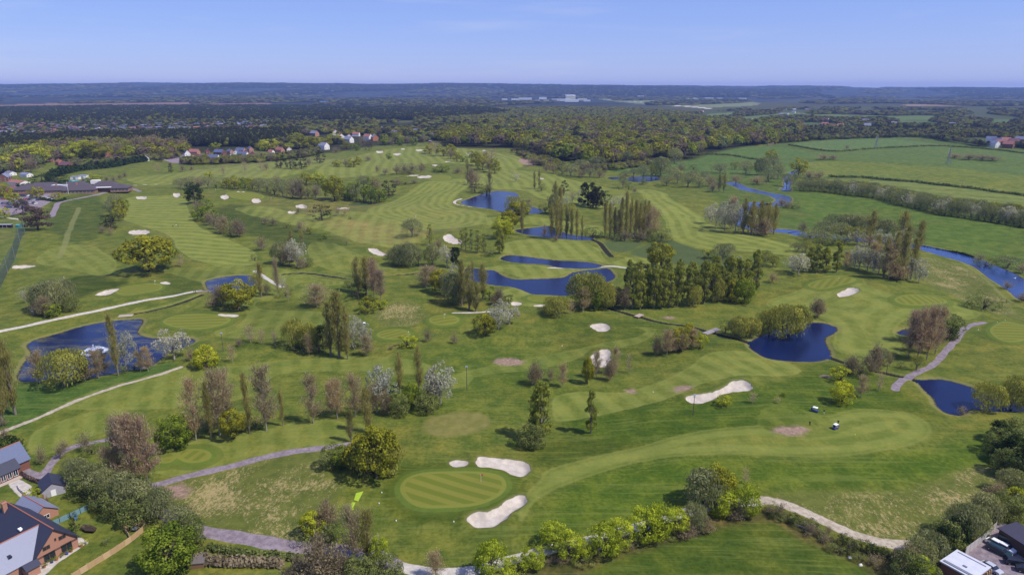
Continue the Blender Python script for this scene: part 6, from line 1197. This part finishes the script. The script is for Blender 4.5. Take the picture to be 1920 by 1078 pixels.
# golf carts
def golf_cart(u, v, rz, label, bodym):
    e = frame_obj('golf_cart', u, v, R(rz), label, 'golf cart', 'golf carts on the course'); e.scale = (.84, .84, .84)
    loftbox([(-1.2, .5, .3, .75, .42), (-1.0, .6, .25, .9, .5), (-.5, .62, .22, .55, .55), (.15, .62, .22, .55, .55), (.2, .62, .22, .85, .58), (1.15, .6, .3, .85, .55)]).build('body', bodym, e)
    MB().box(-.55, .55, .05, .55, .8, .95).box(-.55, .55, .5, .62, .95, 1.35).build('seat', mat('cream_vinyl', (.55, .5, .4), .6), e)
    loftbox([(-.85, .6, 1.8, 1.88, .5), (-.7, .66, 1.8, 1.93, .58), (.75, .66, 1.8, 1.93, .58), (.9, .6, 1.8, 1.88, .5)]).build('roof', WHITE, e)
    for sx in (-1, 1):
        for y in (-.75, .75): MB().tube([(sx*.52, y*1.1, .8), (sx*.55, y, 1.82)], .03, 6).build('roof_post', WHITE, e)
        wheel(e, sx*.55, -.85, .22, .16); wheel(e, sx*.55, .75, .22, .16)
    MB().quad([(-.5, -.86, .9), (.5, -.86, .9), (.5, -.8, 1.78), (-.5, -.8, 1.78)]).build('windscreen', GLASS, e); MB().box(-.42, .42, 1.1, 1.5, .6, 1.25).build('golf_bags', mat('navy_bag', (.02, .03, .09), .7), e); return e
golf_cart(1527, 779, 50, 'white roofed golf cart left of the lone standing golfer', CP['blue']); golf_cart(1565, 811, -60, 'white roofed golf cart on the lower fairway with a golfer behind it', CP['blue']); golf_cart(683, 611, 10, 'golf cart half hidden behind the silvery centre-left trees', CP['navy'])
# people: one skinned body each
def person_mesh(name, pose, cols):
    J = {'pel': (0, 0, .95), 'ch': (0, -.02, 1.28), 'nk': (0, -.03, 1.48), 'hd': (0, -.04, 1.66), 'hl': (-.1, 0, .9), 'kl': (-.12, -.05, .5), 'al': (-.13, 0, .09), 'tl': (-.13, -.17, .04), 'hr': (.1, 0, .9), 'kr': (.12, -.06, .5), 'ar': (.13, .02, .09), 'tr': (.13, -.15, .04), 'sl': (-.19, -.02, 1.42), 'el': (-.27, -.02, 1.14), 'wl': (-.22, -.2, .95), 'fl': (-.2, -.27, .9), 'sr': (.19, -.02, 1.42), 'er': (.27, -.02, 1.14), 'wr': (.22, -.2, .95), 'fr': (.2, -.27, .9)}
    J.update(pose); E = [('pel', 'ch'), ('ch', 'nk'), ('nk', 'hd'), ('pel', 'hl'), ('hl', 'kl'), ('kl', 'al'), ('al', 'tl'), ('pel', 'hr'), ('hr', 'kr'), ('kr', 'ar'), ('ar', 'tr'), ('ch', 'sl'), ('sl', 'el'), ('el', 'wl'), ('wl', 'fl'), ('ch', 'sr'), ('sr', 'er'), ('er', 'wr'), ('wr', 'fr')]
    rad = {'pel': .15, 'ch': .16, 'nk': .065, 'hd': .115, 'hl': .1, 'hr': .1, 'kl': .07, 'kr': .07, 'al': .05, 'ar': .05, 'tl': .04, 'tr': .04, 'sl': .075, 'sr': .075, 'el': .05, 'er': .05, 'wl': .035, 'wr': .035, 'fl': .035, 'fr': .035}
    ks = list(J); me = bpy.data.meshes.new(name); me.from_pydata([J[k] for k in ks], [(ks.index(a), ks.index(b)) for a, b in E], [])
    ob = bpy.data.objects.new(name, me); sk = ob.modifiers.new('skin', 'SKIN'); sk.use_smooth_shade = True
    lay = me.skin_vertices[0] if me.skin_vertices else None
    if lay is None:
        COL.objects.link(ob); bpy.context.view_layer.objects.active = ob; bpy.ops.mesh.customdata_skin_add(); lay = me.skin_vertices[0]; COL.objects.unlink(ob)
    for i, k in enumerate(ks): lay.data[i].radius = (rad[k], rad[k]); lay.data[i].use_root = k == 'pel'
    ob.modifiers.new('sub', 'SUBSURF').levels = 1
    m, nt, o = newmat(name+'_clothes'); b = NB(nt); sp = b.n('SeparateXYZ'); g = b.n('TexCoord'); nt.links.new(g.outputs['Object'], sp.inputs[0])
    legs, top, skin, hair = cols; z = sp.outputs[2]; c = b.mix(b.math('GREATER_THAN', z, .98), legs, top); c = b.mix(b.math('GREATER_THAN', z, 1.5), c, skin); c = b.mix(b.math('GREATER_THAN', z, 1.7), c, hair); c = b.mix(b.math('LESS_THAN', z, .1), c, (.05, .04, .03))
    b.bsdf(o, c, .85); me.materials.append(m); return ob
def person(u, v, rz, label, cols, pose=None, group='golfers on the course', dx=0):
    ob = person_mesh('person', pose or {}, cols); COL.objects.link(ob); ob.location = G(u, v); ob.rotation_euler.z = R(rz); tag(ob, label, 'person', group); return ob
SK = (.45, .27, .19); putt = {'wl': (-.05, -.35, .9), 'wr': (.05, -.35, .88), 'fl': (-.03, -.4, .82), 'fr': (.03, -.4, .8), 'ch': (0, -.12, 1.25), 'nk': (0, -.22, 1.42), 'hd': (0, -.3, 1.56), 'sl': (-.18, -.16, 1.38), 'sr': (.18, -.16, 1.38), 'el': (-.16, -.3, 1.15), 'er': (.16, -.3, 1.15)}
stride = {'al': (-.12, -.28, .09), 'tl': (-.12, -.43, .05), 'ar': (.12, .3, .12), 'tr': (.12, .16, .04), 'kl': (-.12, -.18, .5), 'kr': (.12, .1, .5)}
person(1543.5, 783, 20, 'golfer in black top and pale trousers right of the upper cart', ((.5, .45, .38), (.01, .01, .012), SK, (.03, .02, .015)), stride)
person(1517, 806, -40, 'golfer in dark clothes near the brown soil patch', ((.02, .02, .025), (.03, .03, .04), SK, (.02, .02, .02)), putt)
person(1570, 803, 150, 'golfer in black standing behind the lower cart', ((.012, .012, .015), (.012, .012, .015), SK, (.02, .02, .02)))
person(325, 429, 10, 'golfer in black, left one of the trio on the striped fairway', ((.012, .012, .015), (.012, .012, .015), SK, (.02, .02, .02)), stride); person(331, 428, 60, 'golfer in white top, middle of the trio on the striped fairway', ((.02, .02, .03), (.7, .7, .7), SK, (.05, .03, .02)), stride); person(334.5, 428.5, 90, 'golfer in black, right one of the trio on the striped fairway', ((.02, .02, .02), (.02, .02, .03), SK, (.02, .02, .02)), stride)
person(567, 564, 100, 'golfer in tan top walking by the wide bare tree', ((.03, .03, .04), (.45, .25, .15), SK, (.3, .3, .3)), stride); person(656, 600, 30, 'golfer in pale blue behind the centre-left trees', ((.3, .35, .5), (.45, .5, .75), SK, (.2, .2, .2)), putt)
person(364, 549, 60, 'golfer in dark top walking the gravel track', ((.03, .03, .05), (.05, .03, .04), SK, (.03, .02, .02)), stride, 'golfers on the course'); person(391, 548, -80, 'golfer in blue crossing the small bridge', ((.05, .07, .25), (.12, .2, .5), SK, (.2, .15, .1)), stride)
person(14, 859, 40, 'person in bright pink jacket walking down the lane', ((.02, .03, .09), (.8, .08, .30), SK, (.5, .05, .2)), stride, 'walkers on the lane'); person(19, 862, 60, 'person in pale blue walking beside the pink jacket', ((.03, .04, .1), (.5, .6, .75), SK, (.05, .04, .03)), stride, 'walkers on the lane')
e = frame_obj('golf_trolley', 367, 549, R(30), 'small golf trolley beside the golfer on the gravel track', 'trolley'); MB().tube([(0, 0, .25), (0, .25, 1.1)], .16, 8).build('bag', BLACK, e); MB().tube([(0, .2, .9), (0, .7, 1.1)], .025, 6).build('handle', STEEL, e)
for s in (-1, 1): wheel(e, s*.35, 0, .15, .06)
# poles
def lamp_post(u, v, vt, label, arms=True):
    e = frame_obj('lighting_pole', u, v, 0, label, 'pole', 'floodlight poles on the course'); H = height_for(G(u, v), vt); MB().tube([(0, 0, 0), (0, 0, H)], [.13, .08], 8).build('pole', mat('dark_pole', (.09, .08, .075), .7), e)
    if arms: MB().box(-.35, .35, -.18, .18, H-.1, H+.25).build('lamp_head', mat('bluish_lamp', (.35, .42, .55), .4), e); MB().box(-.5, .5, -.05, .05, H-.6, H-.5).build('crossarm', STEEL, e)
    return e
lamp_post(1299, 783, 741, 'dark pole with small lamp head before the long wavy bunker'); lamp_post(875.5, 727, 688, 'grey pole with lamp standing in the middle fairway'); lamp_post(419, 660, 625, 'post with lamps and a box right of the fountain pond'); lamp_post(64, 600, 584, 'thin pole left of the large clump above the track'); lamp_post(1662, 700, 682, 'slim grey post beside the ditch near the purple path', False)
def pylon(u, v, vt, label):
    e = frame_obj('electricity_pylon', u, v, R(25), label, 'pylon', 'electricity pylons on the river plain'); H = height_for(G(u, v), vt); m = mat('pylon_steel', (.22, .24, .27), .6, .3); b = H*.11; r = .14
    mb = MB(); Z_ = [0, .25, .45, .62, .75, 1.0]; Wz = [1, .68, .45, .28, .24, .05]
    for sx in (-1, 1):
        for sy in (-1, 1): mb.tube([(sx*b*w_, sy*b*w_, H*z) for z, w_ in zip(Z_, Wz)], r, 4)
    mb.build('tower_leg', m, e); mb = MB()
    for i in range(5):
        a, c, z0, z1 = b*Wz[i], b*Wz[i+1], H*Z_[i], H*Z_[i+1]
        for s in (-1, 1): mb.tube([(-a, s*a, z0), (c, s*c, z1)], r*.7, 4).tube([(a, s*a, z0), (-c, s*c, z1)], r*.7, 4).tube([(s*a, -a, z0), (s*c, c, z1)], r*.7, 4).tube([(s*a, a, z0), (s*c, -c, z1)], r*.7, 4)
    mb.build('bracing', m, e)
    for z, L_ in ((.66, .16), (.78, .19), (.9, .14)): MB().tube([(-H*L_, 0, H*z), (0, 0, H*(z+.05)), (H*L_, 0, H*z)], r*.9, 4).tube([(-H*L_, 0, H*z), (H*L_, 0, H*z)], r*.8, 4).build('crossarm', m, e)
pylon(1642, 279, 254, 'lattice pylon in the topmost green meadow'); pylon(1777, 310, 277, 'lattice pylon beside the bare copse in the wide meadow'); pylon(1474, 229, 209, 'hazy lattice pylon beyond the oak wood')
# fountain
fm, fnt, fo = newmat('fountain_spray'); fb_ = NB(fnt); dd = fb_.n('BsdfDiffuse'); dd.inputs[0].default_value = (.72, .76, .86, 1); tt = fb_.n('BsdfTransparent'); mm = fb_.n('MixShader'); mm.inputs[0].default_value = .62; fnt.links.new(tt.outputs[0], mm.inputs[1]); fnt.links.new(dd.outputs[0], mm.inputs[2]); fnt.links.new(mm.outputs[0], fo.inputs[0])
p = W(176, 657); fe = empty('pond_fountain', (p.x, p.y, WL)); tag(fe, 'white fountain spraying a low ring on the left pond', 'fountain')
rng = np.random.default_rng(2); q = 900; a = rng.uniform(0, 6.283, q); r_ = 4.2+rng.normal(0, .35, q); out = [cards(np.stack([np.cos(a)*r_, np.sin(a)*r_, rng.uniform(.02, .28, q)], 1), unit(q, rng)+np.array([0, 0, 1]), (.22, .16), rng)]
leafmesh('splash_ring', out, fm); link('splash_ring', bpy.data.meshes['splash_ring'], fe)
out = []
for k in range(14):
    aa = k/14*6.283; t = rng.uniform(0, 1, 70); rr_ = 4.1*t; z = 1.7*4*t*(1-t)*.8+.1; out.append(cards(np.stack([np.cos(aa)*rr_, np.sin(aa)*rr_, z], 1)+rng.normal(0, .12, (70, 3)), unit(70, rng), (.13, .07), rng))
q = 420; z = rng.uniform(0, 3.0, q); out.append(cards(np.stack([rng.normal(0, .18, q)*(1.4-z*.35), rng.normal(0, .18, q)*(1.4-z*.35), z], 1), unit(q, rng), (.2, .1), rng))
leafmesh('water_jet', out, fm); link('water_jet', bpy.data.meshes['water_jet'], fe); MB().disc((0, 0, .0), .5, .25, 12).build('float', BLACK, fe)
# small bridges
def bridge(u, v, rz, L_, w_, label, m, rails=True):
    p = W(u, v); e = empty('footbridge', (p.x, p.y, .05), R(rz)); tag(e, label, 'footbridge', 'small bridges over the ditches'); n = int(L_/.4)
    MB().box(-L_/2, L_/2, -w_/2, -w_/2+.15, -.25, 0).box(-L_/2, L_/2, w_/2-.15, w_/2, -.25, 0).build('beam', m, e)
    for i in range(n): x = -L_/2+i*.4; MB().box(x+.02, x+.37, -w_/2, w_/2, .0, .07).build('plank', m, e)
    if rails:
        for s in (-1, 1):
            mb = MB().box(-L_/2, L_/2, s*w_/2-.05, s*w_/2+.05, .9, 1.0)
            for x in np.linspace(-L_/2+.1, L_/2-.1, 4): mb.box(x-.05, x+.05, s*w_/2-.05, s*w_/2+.05, .07, .9)
            mb.build('railing', m, e)
bridge(384, 547, 2, 7, 2.2, 'wooden footbridge with rails at the end of the gravel track', mat('bridge_timber', (.25, .19, .15), .9)); bridge(1198, 591.5, 50, 5, 2.4, 'pale plank bridge over the long ditch', mat('pale_planks', (.42, .33, .27), .9), False); bridge(1334, 621, 40, 10, 2.6, 'long low grey bridge over the ditch before the dark pond', mat('grey_planks', (.30, .26, .25), .9), False)
bridge(236, 592, 15, 6, 3, 'timber landing at the corner of the fountain pond', mat('pale_planks', (.42, .33, .27), .9), False)
# flags and tee markers
def flag(u, v, col, label):
    e = frame_obj('flagstick', u, v, 0, label, 'flag', 'flags on the greens'); MB().tube([(0, 0, 0), (0, 0, 2.3)], .03, 6).build('stick', WHITE, e); mb = MB()
    for k in range(4): x0, x1 = k*.14, (k+1)*.14; y0, y1 = .05*math.sin(k*1.6), .05*math.sin((k+1)*1.6); mb.hexa([(x0, y0-.01, 1.85), (x1, y1-.01, 1.85), (x1, y1+.01, 1.85), (x0, y0+.01, 1.85)], [(x0, y0-.01, 2.28), (x1, y1-.01, 2.28), (x1, y1+.01, 2.28), (x0, y0+.01, 2.28)])
    mb.build('flag', mat('flag_'+col, {'red': (.6, .05, .04), 'white': (.8, .8, .8), 'yellow': (.7, .6, .05), 'blue': (.08, .15, .6)}[col], .8), e)
for a in ((902, 911, 'red', 'red flag on the big striped green'), (291, 536, 'white', 'white flag on the small green above the gravel track'), (404, 360, 'white', 'white flag on the green right of the left belt'), (622, 325, 'blue', 'blue flag in the upper fairways'), (779, 412, 'white', 'white flag above the grey willow group'), (1570, 536, 'yellow', 'yellow flag on the green by the mixed grove'), (508, 375, 'white', 'white flag below the long dense clump'), (833, 605, 'white', 'flag on the round green at mid-course')): flag(*a)
TM = ['nearest the top of the purple path', 'in the middle of the right edge tee', 'at the back of the right edge tee', 'behind the low oval tee at mid-course', 'between the two soil patches', 'in the fairway left of the lobed bunker', 'lower left of the big striped green', 'just left of the dumb-bell bunker', 'hard by the left fringe of the big green', 'just above the left fringe of the big green']
for i, (u, v) in enumerate([(1834,621),(1869,609),(1884,603),(766,624),(1225,732),(1054,645),(743,978),(851,983),(711,946),(716,927),(1602,822)]):
    o = MB().disc((0, 0, 0), .14, .28, 8).box(-.05, .05, -.05, .05, -.1, 0).build('tee_marker', WHITE if i < 10 else mat('flag_yellow', (.7, .6, .05), .8)); o.location = G(u, v); tag(o, f'small white marker {TM[i]}' if i < 10 else 'small yellow marker on the lower fairway', 'tee marker', 'tee markers' if i < 10 else None)
# garden things
def planter(u, v, c, label, s=.35, kind='shr'):
    e = frame_obj('plant_pot', u, v, 0, label, 'plant pot', 'pots on the brick house terrace'); MB().tube([(0, 0, 0), (0, 0, .45)], [s*.75, s], 10).build('pot', mat('pot_'+c, {'terracotta': (.4, .16, .09), 'blue': (.06, .07, .3), 'pale': (.55, .5, .42)}[c], .7), e); link('foliage', PLOW[kind][0][1], e, (0, 0, .4), 0, (s*3, s*3, .9))
for i, (u, v, c, k_) in enumerate([(83,1062,'terracotta','grn'),(90,1056,'pale','shr'),(97,1052,'blue','grn'),(106,1047,'terracotta','yel'),(116,1041,'pale','grn'),(125,1035,'blue','shr'),(133,1030,'terracotta','grn'),(162,1014,'pale','yel'),(152,1020,'terracotta','yel')]): planter(u, v, c, f'{ordw(i)} potted plant from the left on the brick house terrace', .35, k_)
e = frame_obj('garden_table', 254, 991, 0, 'round grey table on the small garden patio', 'table'); MB().disc((0, 0, .68), .75, .06, 16).build('tabletop', STEEL, e); MB().tube([(0, 0, 0), (0, 0, .68)], .06, 8).disc((0, 0, 0), .35, .05, 12).build('leg', STEEL, e)
for k, (x, y) in enumerate(((1.1, .2), (-1.1, 0), (0, 1.1))):
    c = empty('garden_chair', e.location+Vector((x, y, 0)), R(90*k)); tag(c, ['garden chair right of the patio table', 'garden chair left of the patio table', 'garden chair behind the patio table'][k], 'chair', 'chairs round the patio table'); MB().box(-.25, .25, -.25, .25, .42, .47).build('seat', BLACK, c); MB().box(-.25, .25, .22, .27, .47, .95).build('backrest', BLACK, c)
    for sx in (-1, 1):
        for sy in (-1, 1): MB().box(sx*.22-.02, sx*.22+.02, sy*.22-.02, sy*.22+.02, 0, .42).build('leg', BLACK, c)
e = frame_obj('wheelie_bin', 142, 969, R(30), 'blue bin against the faded teal fence', 'bin'); MB().hexa([(-.24, -.26, 0), (.24, -.26, 0), (.24, .26, 0), (-.24, .26, 0)], [(-.3, -.34, 1.0), (.3, -.34, 1.0), (.3, .36, 1.0), (-.3, .36, 1.0)]).build('body', mat('blue_bin', (.12, .25, .5), .5), e); MB().box(-.32, .32, -.38, .4, 1.0, 1.08).build('lid', mat('blue_bin', (.12, .25, .5), .5), e)
e = frame_obj('trampoline', 29, 955, 0, 'round grey covered trampoline behind the brick house', 'trampoline'); MB().disc((0, 0, .8), 1.7, .12, 18).build('mat', mat('grey_cover', (.14, .14, .16), .6), e)
for k in range(6): a = k*1.047; MB().tube([(1.6*math.cos(a), 1.6*math.sin(a), 0), (1.6*math.cos(a), 1.6*math.sin(a), .8)], .04, 6).build('leg', STEEL, e)
# flower bed
bed = MB(); c0 = G(165, 990); rg = random.Random(2); cc = [W(u, v) for u, v in ((150,989),(156,983),(170,984),(182,990),(176,996),(160,995))]; bed.prism([(p.x, p.y) for p in cc], -.05, .08); o = bed.build('flower_bed', mat('bed_soil', (.05, .035, .025), .95, 0, .1, .4, 4)); tag(o, 'dark oval flower bed cut in the back lawn', 'flower bed')
for (u, v, l) in ((156, 990, 'left'), (166, 988, 'middle'), (175, 991, 'right')): plant('brn', u, v, 6, 9, f'low dark plant in the {l} of the oval flower bed')
# parasols on the clubhouse terrace
for i, (u, v, c) in enumerate([(158,364,'white'),(172,362,'blue'),(200,361,'white'),(214,357,'white'),(180,362,'red')]):
    e = frame_obj('parasol', u, v, 0, f'{["pale left-hand","blue","second pale","right-hand pale","red"][i]} parasol on the clubhouse terrace', 'parasol', 'parasols on the clubhouse terrace'); MB().tube([(0, 0, 0), (0, 0, 2.4)], .04, 6).build('pole', WHITE, e); MB().tube([(0, 0, 2.0), (0, 0, 2.6)], [1.8, .05], 8).build('canopy', CP[c] if c != 'white' else WHITE, e)
# debris by the lower path, fallen trunk
e = frame_obj('fallen_trunk', 1488, 985, R(-50), 'bare fallen trunk lying by the lower right path', 'fallen tree'); MB().tube([(0, 0, .25), (2.5, .2, .45), (5, 0, .6)], [.28, .2, .08], 7).build('trunk', BARKG, e); MB().tube([(2.5, .2, .45), (3.6, 1.2, 1.1)], [.1, .03], 5).tube([(3.2, .1, .5), (4.3, -.9, 1.0)], [.09, .03], 5).build('branch', BARKG, e)
for i, (u, v) in enumerate([(1594,1043),(1614,1057),(1750,1049),(1125,1040),(1209,1022)]):
    o = MB().hexa([(-.4, -.25, 0), (.4, -.2, 0), (.35, .3, 0), (-.4, .25, 0)], [(-.3, -.2, .35), (.35, -.1, .25), (.2, .2, .4), (-.3, .2, .2)]).build('litter_sack', RENDER); o.location = G(u, v); tag(o, ['white sack in the bushes below the pale path bend', 'small white sack at the meadow edge', 'white sack left of the flat roofed building', 'white litter under the lime hedgerow', 'white litter right of the lime hedgerow gap'][i], 'litter')
o = MB().tube([(0, 0, .35), (0, 0, .5)], [.5, .1], 8).tube([(0, 0, 0), (0, 0, .4)], [.25, .45], 8).tube([(.3, 0, .45), (.55, 0, 1.0)], [.12, .06], 6).build('swan', WHITE); p = W(1903, 521); o.location = (p.x, p.y, WL); tag(o, 'white swan on the river at the right edge', 'swan')
# ---------------------------------------------------------------- the air itself
def make_haze():
    m, nt, o = newmat('air'); v = nt.nodes.new('ShaderNodeVolumePrincipled')
    v.inputs['Color'].default_value = (.36, .53, 1.0, 1); v.inputs['Density'].default_value = 5.8e-5; v.inputs['Anisotropy'].default_value = .0
    nt.links.new(v.outputs[0], o.inputs['Volume'])
    mb = MB().box(-25000, 25000, -1400, 16900, -6, 215); ob = mb.build('haze', m); tag(ob, 'pale blue summer haze over the whole landscape', 'haze', None, 'stuff'); return ob
make_haze()
